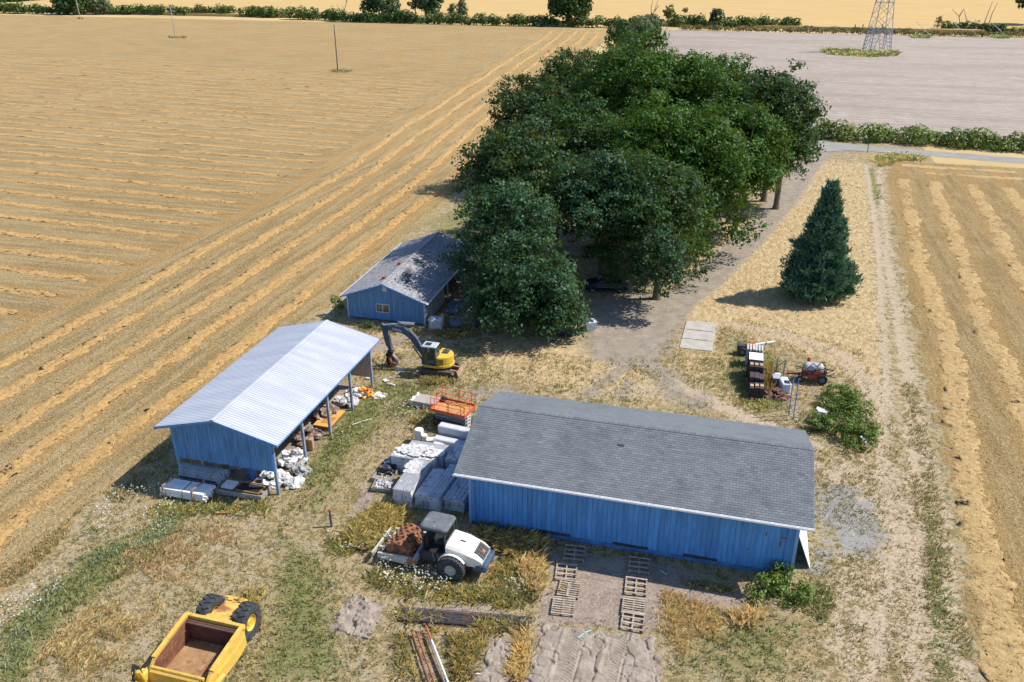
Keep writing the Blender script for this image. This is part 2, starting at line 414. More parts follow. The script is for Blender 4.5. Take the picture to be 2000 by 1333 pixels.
ROW_Y0, ROW_D = 78.9, 4.93
def row_s(y): return -min(.11, max(.02, .047 + .0006 * (y - 80)))
def stubble_material(name, mode):
    """mown stubble; mode: 'x' rows run across, 'y' rows follow the left boundary, 'r' rows follow the right boundary"""
    n = NT(name); p = n.pos(); s = n.nd('ShaderNodeSeparateXYZ', {0: p}).outputs
    if mode == 'x':
        sl_ = n.math('MAXIMUM', n.math('MINIMUM', n.math('MULTIPLY_ADD', n.math('SUBTRACT', s[1], 80), .0006, .047), .11), .02)
        yr = n.math('MULTIPLY_ADD', n.math('ADD', s[0], 65), sl_, s[1])
        u = n.math('DIVIDE', n.math('SUBTRACT', yr, ROW_Y0), ROW_D); sv = n.scale(p, (.07, 1.0, 1), (0, 0, .055))
    elif mode == 'y':
        off = n.math('MULTIPLY', n.math('MAXIMUM', n.math('SUBTRACT', s[1], 110), 0), .066)
        u = n.math('DIVIDE', n.math('ADD', n.math('ADD', s[0], 40.3), off), 4.35); sv = n.scale(p, (1.0, .07, 1))
    else:
        off = n.math('MULTIPLY', n.math('SUBTRACT', s[1], 34), .083)
        u = n.math('DIVIDE', n.math('SUBTRACT', n.math('SUBTRACT', s[0], 15.9), off), 4.9); sv = n.scale(p, (1.0, .09, 1), (0, 0, -.083))
    d = n.math('ABSOLUTE', n.math('SUBTRACT', u, n.math('ROUND', u)))      # 0 on a row, .5 between rows
    N = lambda v, sc_, dt=4, rg=.65, a=.33, b=.67: n.ss(n.noise(v, sc_, dt, rg), a, b)
    big = N(p, .045); mid = N(sv, 1.2, 4, .6); fine = N(sv, 4.5, 3, .6); iso = N(p, 1.1, 5, .7); grain = N(p, 4.0, 4, .75, .38, .62); tiny = N(p, 12, 3, .7, .38, .62)
    g3 = n.math('ADD', n.math('MULTIPLY', grain, .5), n.math('ADD', n.math('MULTIPLY', tiny, .3), n.math('MULTIPLY', fine, .2)))
    olive = n.mix(g3, (.195, .135, .052), (.44, .33, .165))
    tan = n.mix(g3, (.33, .235, .105), (.55, .42, .225))
    k1 = n.math('ADD', n.math('MULTIPLY', mid, .55), n.math('ADD', n.math('MULTIPLY', iso, .25), n.math('MULTIPLY', big, .2)))
    c = n.mix(n.ss(k1, .22, .72), olive, tan)
    c = n.mix(n.ss(n.noise(p, .35, 5, .7), .55, .72, 0, .45), c, (.40, .34, .235))
    strawc = n.mix(g3, (.33, .185, .055), (.58, .375, .155)) if mode != 'r' else n.mix(g3, (.35, .21, .07), (.58, .39, .165))
    wid = n.math('ADD', d, n.math('MULTIPLY', n.math('SUBTRACT', n.math('ADD', n.math('MULTIPLY', iso, .5), n.math('MULTIPLY', grain, .5)), .5), .22))
    k = n.ss(wid, .10 if mode != 'r' else .08, .30 if mode != 'r' else .50, .78, 0 if mode != 'r' else .16)
    k = n.math('MULTIPLY', k, n.ss(n.noise(sv, .5, 3, .6), .28, .5, .45, 1))
    c = n.mix(k, c, strawc)
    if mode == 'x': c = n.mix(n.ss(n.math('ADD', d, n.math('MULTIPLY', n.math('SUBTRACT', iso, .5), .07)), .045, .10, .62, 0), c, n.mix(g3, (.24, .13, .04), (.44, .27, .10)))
    h = n.math('ADD', n.math('MULTIPLY', grain, .8), n.math('MULTIPLY', tiny, .4))
    return n.out(c, .95, 0, n.bump(h, .8, .12), .12)
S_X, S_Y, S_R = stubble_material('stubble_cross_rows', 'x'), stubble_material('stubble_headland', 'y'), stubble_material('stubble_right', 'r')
xr = lambda y: float(interp(LEFT_EDGE, y))
xh = lambda y: xr(y) - 25.8 - max(0, (y - 110)) * .012
ysn = np.concatenate([np.arange(10, 130, .5), np.arange(130, 378, 2.0)])
structure(strip_sheet('stubble_headland', ysn, xh, xr, .014, S_Y, 3, jl=0, jr=.9, seed=1))
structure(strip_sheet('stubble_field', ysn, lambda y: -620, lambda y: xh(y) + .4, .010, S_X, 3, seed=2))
xe = lambda y: float(interp(RIGHT_EDGE, y))
structure(strip_sheet('hay_field', np.arange(12, 148.6, .5), xe, lambda y: 150.0, .012, S_R, 3, jl=1.1, seed=5))

# --- windrows: long low ridges of raked straw ---------------------
def straw_material(k_=1.0, name='raked_straw', ca=(.40, .24, .085), cb=(.58, .385, .165)):
    n = NT(name); p = n.pos()
    a = n.noise(p, 3.0, 6, .75); b = n.noise(p, 11, 4, .75)
    c = n.mix(n.ss(a, .3, .7), ca, cb); c = n.mix(n.ss(b, .52, .7, 0, .75), c, (.25, .14, .045)); c = n.mix(n.ss(b, .25, .40, .7, 0), c, (.66, .47, .24))
    return n.out(c, .9, 0, n.bump(n.math('ADD', a, b), .8, .12), .15)
STRAW = straw_material()
STRAW2 = straw_material(1.0, 'hay_straw_heap', (.38, .255, .105), (.57, .41, .20))
def ridges(name, rows, width, height, z=.0, far_h=0, mat=None):
    VV, FF, base = [], [], 0
    NC = 11
    offs = np.linspace(-1, 1, NC); hs = np.cos(offs * math.pi / 2) ** .8; hs[0] = hs[-1] = 0
    for k, (xs, ys) in enumerate(rows):
        m = len(xs)
        if m < 2: continue
        tx, ty = np.gradient(xs), np.gradient(ys); L = np.hypot(tx, ty) + 1e-9; nxn, nyn = -ty / L, tx / L
        wob = (vnoise(xs * .25 + k * 3, ys * .25, 21) - .5) * .5 + (vnoise(xs * .8 + k, ys * .8, 22) - .5) * .35
        gap = np.clip((vnoise(xs * .3 + k * 7, ys * .3, 23) - .1) * 2.5, 0.3, 1)
        for j in range(NC):
            jit = rng.normal(0, .07, m) + (vnoise(xs * 1.7 + j * 9, ys * 1.7 + k, 24) - .5) * .5
            wd = width * (.8 + .5 * vnoise(xs * .6 + (j > 5) * 31, ys * .6 + k, 25))
            edge = abs(offs[j])
            h = (height if np.ndim(far_h) == 0 else 1) * hs[j] * np.clip(.25 + .9 * vnoise(xs * 1.4 + j * .9, ys * 1.4 + k * 2, 26) + rng.normal(0, .38, m), -.1, 2) * gap
            o_ = offs[j] * wd + wob + jit * (.35 + .9 * edge)
            VV.append(np.stack([xs + nxn * o_, ys + nyn * o_, z + h - (.06 if hs[j] == 0 else 0)], -1))
        ii = base + np.arange(NC * m).reshape(NC, m); base += NC * m
        FF.append(np.stack([ii[:-1, :-1], ii[:-1, 1:], ii[1:, 1:], ii[1:, :-1]], -1).reshape(-1, 4))
    return npmesh(name, np.concatenate(VV), np.concatenate(FF), mat or STRAW)
rows = []
k = -12
while ROW_Y0 + ROW_D * k < 350:
    y = ROW_Y0 + ROW_D * k; k += 1
    if y > 215: break
    x1 = xh(y) - 1.2 - rng.uniform(0, 1.5); x0 = -(y * 1.08 + 20)
    if x0 > x1 - 3: continue
    d = .22 if y < 110 else (.4 if y < 180 else .8)
    xs = np.arange(x0, x1, d); rows.append((xs, y + row_s(y) * (xs + 65) + (vnoise(xs * .04, xs * 0 + k, 31) - .5) * .7))
o = ridges('raked_straw', rows, .66, .10); stuff(o, 'golden rows of raked straw lying across the mown field', 'straw')
rows = []
for i, of in enumerate((3.9, 8.2, 12.4, 16.9, 21.3)):
    ys = np.concatenate([np.arange(14, 130, .22), np.arange(130, 362, .8)])
    xs = np.array([xr(y) for y in ys]) - of - np.maximum(0, ys - 110) * .002 * i + (vnoise(ys * .05, ys * 0 + i, 33) - .5) * .7
    rows.append((xs, ys))
o = ridges('headland_straw', rows, .80, .10); stuff(o, 'long straw rows running past the sheds along the field edge', 'straw')
rows = []
for i in range(12):
    of = 1.75 + 4.9 * i
    top = 143.5 - 0.5 * i
    ys = np.arange(14, top - 7, .22); xs = np.array([15.9 - 1.75 + .083 * (y - 34) for y in ys]) + of + (vnoise(ys * .05, ys * 0 + i, 35) - .5) * .9
    if i == 0: xs = xs + np.interp(ys, [14, 35, 60, 75, 90, 140], [-.2, -.2, .35, .4, .2, .6])
    rows.append((xs, ys))
for j, yy in enumerate((145.8, 141.0)):
    xs = np.arange(26 + 3 * j, 120, .5); rows.append((xs, yy - (xs - 30) * .02 + (vnoise(xs * .06, xs * 0 + j, 36) - .5) * .8))
o = ridges('hay_straw', rows, 1.05, .06, mat=STRAW2); stuff(o, 'rough straw rows on the field beside the dusty track', 'straw')

# --- ploughed field, far grain, road ------------------------------
def plough_material():
    n = NT('ploughed_soil'); p = n.pos(); sv = n.scale(p, (.05, 1, 1), (0, 0, .03))
    a = n.noise(n.scale(p, (.22, 1, 1), (0, 0, .03)), 1.1, 6, .75); b = n.noise(n.scale(p, (.25, 1, 1)), .10, 4, .55); c_ = n.noise(p, 1.6, 5, .75); st_ = n.noise(n.scale(p, (.03, 1, 1), (0, 0, .02)), .5, 5, .7)
    c = n.mix(n.ss(a, .3, .7), (.30, .25, .205), (.455, .395, .335)); c = n.mix(n.ss(b, .42, .66, 0, .6), c, (.27, .22, .18))
    c = n.mix(n.ss(st_, .55, .66, 0, .6), c, (.44, .38, .325)); c = n.mix(n.ss(c_, .52, .66, 0, .6), c, (.27, .22, .18)); c = n.mix(n.ss(n.noise(p, .55, 5, .8), .50, .66, 0, .45), c, (.50, .44, .38))
    sy = n.nd('ShaderNodeSeparateXYZ', {0: p}).outputs; fl = n.math('SINE', n.math('MULTIPLY', n.math('ADD', n.math('MULTIPLY_ADD', sy[0], .035, sy[1]), n.math('MULTIPLY', c_, .8)), 2.1))
    c = n.mix(n.ss(fl, .55, .98, 0, .42), c, (.255, .205, .17))
    return n.out(c, .95, 0, n.bump(n.math('ADD', a, c_), .5, .15), .1)
PX = [(160, -30.0), (166, -31), (240, -36.5), (326, -40), (377, -38)]
ys = np.concatenate([np.arange(166.0, 200, .6), np.arange(200, 378, 2.0)])
structure(strip_sheet('ploughed_field', ys, lambda y: float(interp([(166, -31), (240, -36.5), (326, -41), (350, -43), (378, -36)], y)), lambda y: 420.0, .02, plough_material(), 3, jl=2.0, seed=8))
def grain_material():
    n = NT('ripe_grain'); p = n.pos()
    a = n.noise(n.scale(p, (.2, 1, 1)), .22, 5, .65); b = n.noise(n.scale(p, (1, .25, 1)), .25, 5, .7); c_ = n.noise(p, 1.2, 4, .7)
    c = n.mix(n.ss(a, .3, .7), (.46, .315, .13), (.53, .375, .165)); c = n.mix(n.ss(b, .66, .76, 0, .55), c, (.36, .26, .11)); c = n.mix(n.ss(c_, .55, .7, 0, .3), c, (.50, .33, .12))
    return n.out(c, .95, 0, None, .1)
GRAIN = grain_material()
structure(strip_sheet('grain_field', np.arange(398, 640, 4.0), lambda y: -700.0, lambda y: 500.0, .9, GRAIN, 3))
mb = MB(); mb.add([(-700, 398, .9), (500, 398, .9), (500, 398, -.3), (-700, 398, -.3)], [(0, 3, 2, 1)]); structure(mb.build('grain_field_edge', GRAIN))
mb = MB(); mb.add([(20, 642, .3), (400, 642, .3), (700, 1400, .3), (20, 1400, .3)], [(0, 1, 2, 3)]); structure(mb.build('fallow_field', pmat('fallow_earth', (.22, .15, .12), .95, .2, .05)))
mb = MB(); mb.add([(-900, 642, .3), (19, 642, .3), (19, 1400, .3), (-900, 1400, .3)], [(0, 1, 2, 3)]); structure(mb.build('far_grain_field', GRAIN))

def road_material():
    n = NT('gravel_road'); p = n.pos(); a = n.noise(n.scale(p, (.25, 1, 1)), 1.0, 5, .7); b = n.noise(p, 9, 4, .7)
    c = n.mix(n.ss(a, .35, .65), (.22, .21, .20), (.31, .295, .275)); c = n.mix(n.ss(b, .5, .68, 0, .6), c, (.40, .385, .36))
    return n.out(c, .9, 0, n.bump(b, .4, .03), .2)
RL = [(11.0, 149.5), (13.5, 155.5), (18, 158.8), (24, 157.6), (46, 154.0), (80, 149.8), (140, 142.5)]
xs = np.concatenate([np.arange(8.6, 16, .35), np.arange(16, 140, 1.0)])
yc = np.interp(xs, [8, 11, 14, 18, 24, 46, 80, 140], [158.6, 158.4, 158.2, 158.0, 157.2, 154.0, 149.8, 142.5])
hw = np.interp(xs, [8, 12, 15, 20, 26], [3.2, 3.6, 3.4, 2.5, 2.25])
lo = yc - hw - np.interp(xs, [8, 10, 13, 17, 22], [4.0, 4.2, 3.2, 1.0, 0]) + (vnoise(xs * 1.3, xs * 0, 41) - .5) * .5; hi = yc + hw + (vnoise(xs * 1.3, xs * 0 + 5, 42) - .5) * .5
t = np.linspace(0, 1, 4); V = np.stack([np.repeat(xs[:, None], 4, 1), lo[:, None] * (1 - t) + hi[:, None] * t, np.full((len(xs), 4), .02)], -1).reshape(-1, 3)
ii = np.arange(len(V)).reshape(-1, 4); F = np.stack([ii[:-1, :-1], ii[1:, :-1], ii[1:, 1:], ii[:-1, 1:]], -1).reshape(-1, 4)
structure(npmesh('road', V, F, road_material()))

mb = MB(); mb.add([(31.6, 145, -.006), (170, 134, -.006), (170, 175, -.006), (31.6, 172, -.006)], [(0, 1, 2, 3)]); structure(mb.build('verge', bpy.data.materials['far_land']))
# ================================================================= foliage
def leaf_material(name, dark, light, alt=None, gloss=.55, trans=.25):
    n = NT(name); t = n.attr('tint')
    c = n.mix(t, dark, light)
    if alt is not None: c = n.mix(n.ss(n.noise(n.pos(), .35, 4, .6), .60, .72, 0, .8), c, alt)
    b = n.nd('ShaderNodeBsdfPrincipled', {'Base Color': c, 'Roughness': gloss, 'Specular IOR Level': .25})
    tr = n.nd('ShaderNodeBsdfTranslucent', {'Color': n.mix(.5, c, (.25, .30, .03))})
    mx = n.nd('ShaderNodeMixShader', {0: trans, 1: b.outputs[0], 2: tr.outputs[0]})
    o_ = n.nd('ShaderNodeOutputMaterial'); n.t.links.new(mx.outputs[0], o_.inputs[0]); return n.m
OAK = leaf_material('oak_leaves', (.013, .046, .014), (.050, .125, .028))
OAK2 = leaf_material('oak_leaves_bright', (.016, .060, .006), (.064, .165, .015))
OAK3 = leaf_material('oak_leaves_blue', (.014, .050, .024), (.054, .135, .056))
OAKR = leaf_material('oak_leaves_turning', (.015, .046, .017), (.054, .120, .036), (.25, .10, .03))
CONIF = leaf_material('conifer_needles', (.032, .092, .056), (.125, .265, .160), None, .6, .1)
BRAM = leaf_material('bramble_leaves', (.055, .105, .016), (.20, .29, .055), (.28, .25, .04), .5)
HEDG = leaf_material('hedge_leaves', (.040, .075, .018), (.125, .19, .050), None, .6)
GREY = leaf_material('willow_leaves', (.085, .115, .055), (.19, .23, .125), None, .6)
BARK = pmat('bark', (.16, .125, .095), .9, .35, 6, stretch=(1, 1, .25))
BARK_PALE = pmat('pale_bark', (.33, .29, .25), .9, .3, 6, stretch=(1, 1, .25))

def rand_dirs(n):
    v = rng.normal(size=(n, 3)); return v / np.linalg.norm(v, axis=1, keepdims=True)
def leaf_quads(P, N, size, long=1.5, tint=None):
    """one bent leaf sprig (a quad) at each P, lying across normal N"""
    n = len(P); r = rand_dirs(n); U = np.cross(N, r); U /= np.linalg.norm(U, axis=1, keepdims=True) + 1e-9; W = np.cross(N, U)
    s = (size * rng.uniform(.6, 1.35, n))[:, None]
    a = U * s * long * .5; b = W * s * .5
    mid = N * s * .22
    V = np.stack([P - a, P - b + mid, P + a, P + b + mid], 1).reshape(-1, 3)
    F = np.arange(4 * n).reshape(n, 4)
    return V, F
def cloud(lobes, dens, size, inner=.25, up=.35, clus=0, cs=1.0):
    """leaf sprigs over and inside ellipsoid lobes [(cx,cy,cz,rx,ry,rz,tint)]"""
    Ps, Ns, Ts = [], [], []
    for cx, cy, cz, rx, ry, rz, tn in lobes:
        n = max(8, int(dens * (4.2 * (rx * ry + rx * rz + ry * rz))))
        nc = max(4, n // clus) if clus else n
        d = rand_dirs(nc)
        keep = d[:, 2] > -.75; d = d[keep]
        if clus: d = np.repeat(d, rng.integers(max(2, clus - 6), clus + 7, len(d)), axis=0)
        n = len(d)
        rad = np.where(rng.random(n) < inner, rng.uniform(.35, .85, n), rng.normal(.97, .075, n))[:, None]
        ph = rng.uniform(0, 6.28, 4)
        bumpy = 1 + .10 * np.sin(d[:, 0] * 7 + ph[0]) * np.sin(d[:, 1] * 7 + ph[1]) + .08 * np.sin(d[:, 2] * 9 + ph[2])
        if clus:
            same = np.concatenate([[0], np.cumsum(np.any(d[1:] != d[:-1], axis=1))]).astype(int); m_ = same[-1] + 1
            rad = np.where(rng.random(m_) < inner, rng.uniform(.45, .85, m_), rng.normal(1.0, .10, m_))[same][:, None]; ctone = rng.normal(0, .14, m_)[same]
        P = np.array([cx, cy, cz]) + d * np.array([rx, ry, rz]) * rad * bumpy[:, None]
        if clus: P = P + rng.normal(0, 1, (n, 3)) * np.array([.30, .30, .17]) * cs
        N = d + rand_dirs(n) * .75 + np.array([0, 0, up]); N /= np.linalg.norm(N, axis=1, keepdims=True)
        Ps.append(P); Ns.append(N); Ts.append(np.clip(tn + rng.normal(0, .20, n) + (ctone if clus else 0), 0, 1))
    P, N, T = np.concatenate(Ps), np.concatenate(Ns), np.concatenate(Ts)
    V, F = leaf_quads(P, N, size)
    return V, F, T
def crown_lobes(Rx, Ry, Rz, cz, n, lr=(.26, .40), low=-.55, seed=0):
    """lumps spread over an ellipsoid crown centred on (0,0,cz)"""
    g = np.random.default_rng(seed); out = []; ga = 2.39996
    for i in range(n):
        zz = 1 - (i + .5) / n * (1 - low); a = i * ga + g.uniform(-.35, .35); q = math.sqrt(max(0, 1 - zz * zz))
        k = g.uniform(.60, .93); r = g.uniform(*lr) * g.uniform(.75, 1.2)
        rr = r * (Rx + Ry) / 2
        out.append((math.cos(a) * q * Rx * k, math.sin(a) * q * Ry * k, cz + zz * Rz * k, rr, rr, rr * g.uniform(.62, .85), g.uniform(.25, .75)))
    for i in range(max(2, n // 6)):
        out.append((g.uniform(-.35, .35) * Rx, g.uniform(-.35, .35) * Ry, cz + g.uniform(-.2, .35) * Rz, .4 * Rx, .4 * Ry, .4 * Rz, .35))
    return out
def tree(name, label, x, y, lobes, mat, dens, size, trunk_r, trunk_h, cat='tree', group=None, bark=None, limbs=7, twigs=0, z0=0.0, clus=0, cs=1.0):
    t = thing(name, label, cat, (x, y, z0), 0, group)
    V, F, T = cloud(lobes, dens, size, clus=clus, cs=cs)
    npmesh('crown', V, F, mat, t, {'tint': ('FACE', T)})
    mb = MB(); top = Vector((0, 0, trunk_h))
    mb.cyl((0, 0, -.3), (0, 0, .5), trunk_r * 1.5, trunk_r * 1.05, 10, False); mb.cyl((0, 0, .5), top, trunk_r * 1.05, trunk_r * .8, 10)
    ls = sorted(lobes, key=lambda l: -l[3])
    pick = [lobes[int(i * len(lobes) / limbs)] for i in range(limbs)]
    for l in pick:
        e = Vector(l[:3]); m1 = top.lerp(e, .5) + Vector((random.uniform(-.5, .5), random.uniform(-.5, .5), random.uniform(-.2, .5)))
        mb.tube([top - Vector((0, 0, .2)), m1, e], [trunk_r * .55, trunk_r * .32, trunk_r * .12], 6)
    for i in range(twigs):
        l = lobes[random.randrange(len(lobes))]; e = Vector(l[:3]); d = Vector(rand_dirs(1)[0]); d.z = abs(d.z)
        mb.tube([e, e + d * l[3] * .75, e + d * l[3] * 1.12 + Vector((random.uniform(-.4, .4), random.uniform(-.4, .4), .1))], [.06, .045, .02], 5)
    mb.build('trunk', bark or BARK, t)
    return t

# ---- the oak grove: (px, py) of each crown's middle, height of that middle, radii
GROVE = [
 # px   py    zc   Rx   Rz   mat   label
 (1018, 542, 5.3, 4.5, 4.3, OAK3, 'low spreading oak beside the drums, overhanging the end of the shingled house', .30),
 (992, 448, 8.0, 4.9, 4.8, OAK3, 'rounded oak right behind the shingled house, its shade falling on the roof', .30),
 (1172, 395, 8.8, 6.0, 5.2, OAK3, 'greyish domed oak standing over the parked dark car', .27),
 (1284, 500, 5.6, 3.3, 3.0, OAK3, 'low oak limb cluster hanging beside the gravel turning area', .30),
 (1072, 578, 3.6, 2.4, 2.4, OAK3, 'smallest low oak crown, its branches brushing the ground beside the stump', .34),
 (1008, 350, 10.5, 5.6, 6.2, OAKR, 'oak with rusty turning leaves on the field side of the grove', .28),
 (1040, 240, 9.4, 6.2, 7.4, OAKR, 'dark oak with ragged crown and brown tips beside the mown headland', .27),
 (1120, 200, 10.8, 7.0, 7.6, OAK, 'dark green oak between the ragged field-side oak and the biggest crown', .26),
 (1140, 300, 9.6, 6.6, 6.6, OAK, 'dark oak in the middle of the grove behind the domed grey-green oak', .26),
 (1245, 200, 12.6, 9.6, 9.6, OAK2, 'largest bright green oak crown, at the top of the grove', .23),
 (1350, 215, 11.4, 8.2, 8.2, OAK2, 'broad bright oak next to the largest crown, towards the ploughed field', .25),
 (1300, 315, 10.0, 7.8, 7.4, OAK2, 'bright green oak filling the centre of the grove', .25),
 (1372, 345, 8.6, 6.4, 6.8, OAK2, 'oak over the pale lawn, its bare trunk showing beside the drive', .26),
 (1420, 195, 10.6, 5.8, 6.6, OAK, 'blue-green oak peeping out behind the broad bright oak', .28),
 (1512, 235, 11.0, 6.0, 7.2, OAK, 'tall open-topped oak nearest the public road, drive passing beneath', .27),
 (1530, 300, 7.4, 4.2, 4.6, OAK, 'lower oak leaning over the drive where it meets the road', .31),
 (1450, 320, 8.6, 5.6, 6.2, OAK2, 'bright oak crown just above the bend of the gravel drive', .28),
 (1270, 410, 8.0, 6.4, 6.0, OAK, 'dark oak above the turning area, second from the parked car', .27),
 (1085, 395, 5.5, 4.6, 4.6, OAK, 'dark oak wedged between the rusty-leaved oak and the domed one', .30),
 (1305, 410, 6.4, 4.8, 5.0, OAK2, 'bright oak crown reaching low over the lawn beside the turning area', .29),
 (1440, 290, 9.5, 6.0, 6.4, OAK2, 'bright oak crown between the broad one and the open-topped one', .27),
 (1225, 170, 7.5, 4.6, 4.8, OAK, 'dark narrow oak at the far tip of the grove', .29),
]
gi = 0
for px, py, zc, Rx, Rz, mt, lab, lr in GROVE:
    c = at(px, py, zc)
    n = int(26 + Rx * 4.2)
    back = 3.2 if mt is OAK3 else 0.0
    lobes = crown_lobes(Rx, Rx, Rz, zc, n, (lr * .62, lr * 1.02), -.30 if 'domed' in lab else (-.85 if mt is OAK3 else -.62), 100 + gi)
    open_ = 'open-topped' in lab or 'leaning' in lab or 'ragged' in lab
    if open_:
        g = np.random.default_rng(500 + gi)
        for q in range(24):
            a = g.uniform(0, 6.28); k = g.uniform(.78, 1.02); zz = g.uniform(.05, .95); h_ = math.sqrt(1 - zz * zz)
            lobes.append((math.cos(a) * h_ * Rx * k, math.sin(a) * h_ * Rx * k, zc + zz * Rz * k, .9, .9, .7, .35))
    if mt is OAK3:   # drooping skirts of the near oaks
        g = np.random.default_rng(700 + gi)
        for q in range(0 if 'domed' in lab else (6 if 'limb cluster' in lab else 14)):
            a = g.uniform(3.3, 6.1) if q % 3 else g.uniform(0, 6.28); k = g.uniform(.7, 1.08)
            lobes.append((math.cos(a) * Rx * k, math.sin(a) * Rx * k, max(1.1, zc - Rz * g.uniform(.3, .95)), 1.05, 1.05, .75, .5))
    near = py > 380
    if 'domed' not in lab and 'limb cluster' not in lab and px < 1420:
        g = np.random.default_rng(900 + gi)
        for q in range(14):
            a = g.uniform(0, 6.28); k = g.uniform(.55, .98); rr_ = g.uniform(.9, 1.5)
            lobes.append((math.cos(a) * Rx * k, math.sin(a) * Rx * k, g.uniform(1.7, max(2.2, zc * .62)), rr_, rr_, rr_ * .75, g.uniform(.25, .6)))
    lobes = [(l[0], l[1] - back, max(l[2], l[5] * .75)) + tuple(l[3:]) for l in lobes]
    tree('oak_tree', lab, c.x, c.y + back, lobes, mt, 17.0 if near else 12.5, .205 if near else .25, .38, max(1.6, zc - Rz * .55), 'tree', 'oaks of the farmyard grove', BARK, 9, 26 if near else 10, clus=16, cs=1.0 if near else 1.25)
    gi += 1

# ---- blue-green conifer
cx_, cy_ = 9.25, 83.4
t = thing('conifer_tree', 'cone-shaped blue-green conifer alone on the dry lawn', 'tree', (cx_, cy_, 0))
Hc, Rb = 12.0, 3.5
Ps, Ns, Us, Ts = [], [], [], []
g = np.random.default_rng(5)
for i in range(430):
    f = (i + .5) / 430; z = .35 + (Hc - .7) * (1 - (1 - f) ** .62) ; 
    rr = Rb * (1 - z / Hc) ** .92 * g.uniform(.68, 1.14) * (1 + .13 * math.sin(3 * i * 2.39996 + z * 1.1) + .10 * math.sin(z * 4.2))
    if z < 1.2: rr *= .78 + .2 * z
    a = i * 2.39996 + g.uniform(-.3, .3)
    tip = np.array([math.cos(a) * rr, math.sin(a) * rr, z + .30])
    m = int(38 + rr * 26); s = g.uniform(.35, 1.0, m) ** .6
    ax = np.array([math.cos(a), math.sin(a), .0])
    base = np.array([0, 0, z - .25])
    P = base + (tip - base) * s[:, None] + g.normal(0, 1, (m, 3)) * np.array([.30, .30, .22]) * (.45 + .4 * rr / Rb)
    U = ax * .55 + np.array([0, 0, .85]) + g.normal(0, .45, (m, 3)); U /= np.linalg.norm(U, axis=1, keepdims=True)
    Ps.append(P); Us.append(U); Ts.append(np.clip(g.uniform(.2, .6) + .35 * (s - .5) + g.normal(0, .15, m), 0, 1))
P, U, T = np.concatenate(Ps), np.concatenate(Us), np.concatenate(Ts)
Wd = np.cross(U, rand_dirs(len(P))); Wd /= np.linalg.norm(Wd, axis=1, keepdims=True)
s = rng.uniform(.16, .34, len(P))[:, None]
V = np.stack([P - Wd * s * .28, P + Wd * s * .28, P + U * s * 1.5 + Wd * s * .08, P + U * s * 1.5 - Wd * s * .08], 1).reshape(-1, 3)
npmesh('crown', V, np.arange(len(V)).reshape(-1, 4), CONIF, t, {'tint': ('FACE', T)})
mb = MB(); mb.cyl((0, 0, -.3), (0, 0, Hc - .8), .26, .03, 10); mb.build('trunk', BARK, t)

# ---- bramble and hedges
def bush(name, label, lobes, mat, dens, size, cat='bush', loc=(0, 0, 0), group=None, stems=5, clus=0):
    t = thing(name, label, cat, loc, 0, group)
    V, F, T = cloud(lobes, dens, size, .3, clus=clus, cs=.45); npmesh('foliage', V, F, mat, t, {'tint': ('FACE', T)})
    mb = MB()
    for i in range(stems):
        l = lobes[int(i * len(lobes) / stems)]; mb.tube([(l[0], l[1], -.1), (l[0] + .1, l[1], l[2] * .6), (l[0], l[1] + .1, l[2] + l[5] * .6)], [.05, .04, .015], 5)
    mb.build('stem', BARK, t); return t
g = np.random.default_rng(21)
def patch_lobes(poly, n, r, h, seed=0, loc=(0, 0)):
    g = np.random.default_rng(seed); xs = [p[0] for p in poly]; ys = [p[1] for p in poly]; out = []
    while len(out) < n:
        x, y = g.uniform(min(xs), max(xs)), g.uniform(min(ys), max(ys))
        if not inside(np.array([x]), np.array([y]), poly)[0]: continue
        rr = g.uniform(*r); hh = g.uniform(*h)
        out.append((x - loc[0], y - loc[1], hh * .42, rr, rr, hh * .62, g.uniform(.2, .85)))
    return out
pb = P2([(1572, 838), (1600, 800), (1600, 770), (1640, 762), (1690, 800), (1712, 850), (1690, 885), (1655, 882), (1620, 855)])
bush('bramble_patch', 'green bramble thicket swallowing rubble beside the dusty track', patch_lobes(pb, 60, (.3, .65), (.5, 1.5), 3, (9, 57)), BRAM, 42, .12, 'bramble', (9, 57, 0), clus=12)
pb = P2([(1462, 1150), (1490, 1128), (1545, 1120), (1580, 1150), (1570, 1185), (1500, 1190), (1465, 1175)])
bush('bramble_bush', 'bramble climbing the front corner of the long grey-roofed barn', patch_lobes(pb, 22, (.3, .55), (.55, 1.15), 4, (5, 38)) + [(.35, 1.25, 1.0, .28, .12, .4, .3), (-.25, 1.3, .85, .2, .12, .35, .3)], BRAM, 46, .11, 'bramble', (5, 38, 0), clus=10)
pb = P2([(912, 420), (935, 385), (960, 372), (985, 400), (980, 440), (940, 430)])
bush('bramble_bush', 'yellow-green bush at the grove edge beside the headland rows', patch_lobes(pb, 22, (.7, 1.2), (1.2, 2.3), 6, (-35, 103)), BRAM, 14, .24, 'bush', (-34.5, 103, 0))
c = at(661, 615); bush('garden_shrub', 'young leafy shrub by the far corner of the house gable', [(0, 0, 1.1, .5, .5, .8, .6), (.2, .1, .6, .45, .45, .5, .7), (-.2, -.2, 1.6, .35, .35, .45, .8)], BRAM, 40, .14, 'shrub', (c.x, c.y, 0), stems=3)
for (px, py, rr, lab) in ((715, 640, .45, 'dark low weeds under the middle of the house gable'), (750, 645, .4, 'low weeds below the house window')):
    c = at(px, py); bush('weed_clump', lab, [(0, 0, .25, rr, rr * .7, .35, .3), (.5, .1, .2, rr * .8, rr * .6, .3, .4)], HEDG, 30, .13, 'weeds', (c.x, c.y, 0), stems=2)

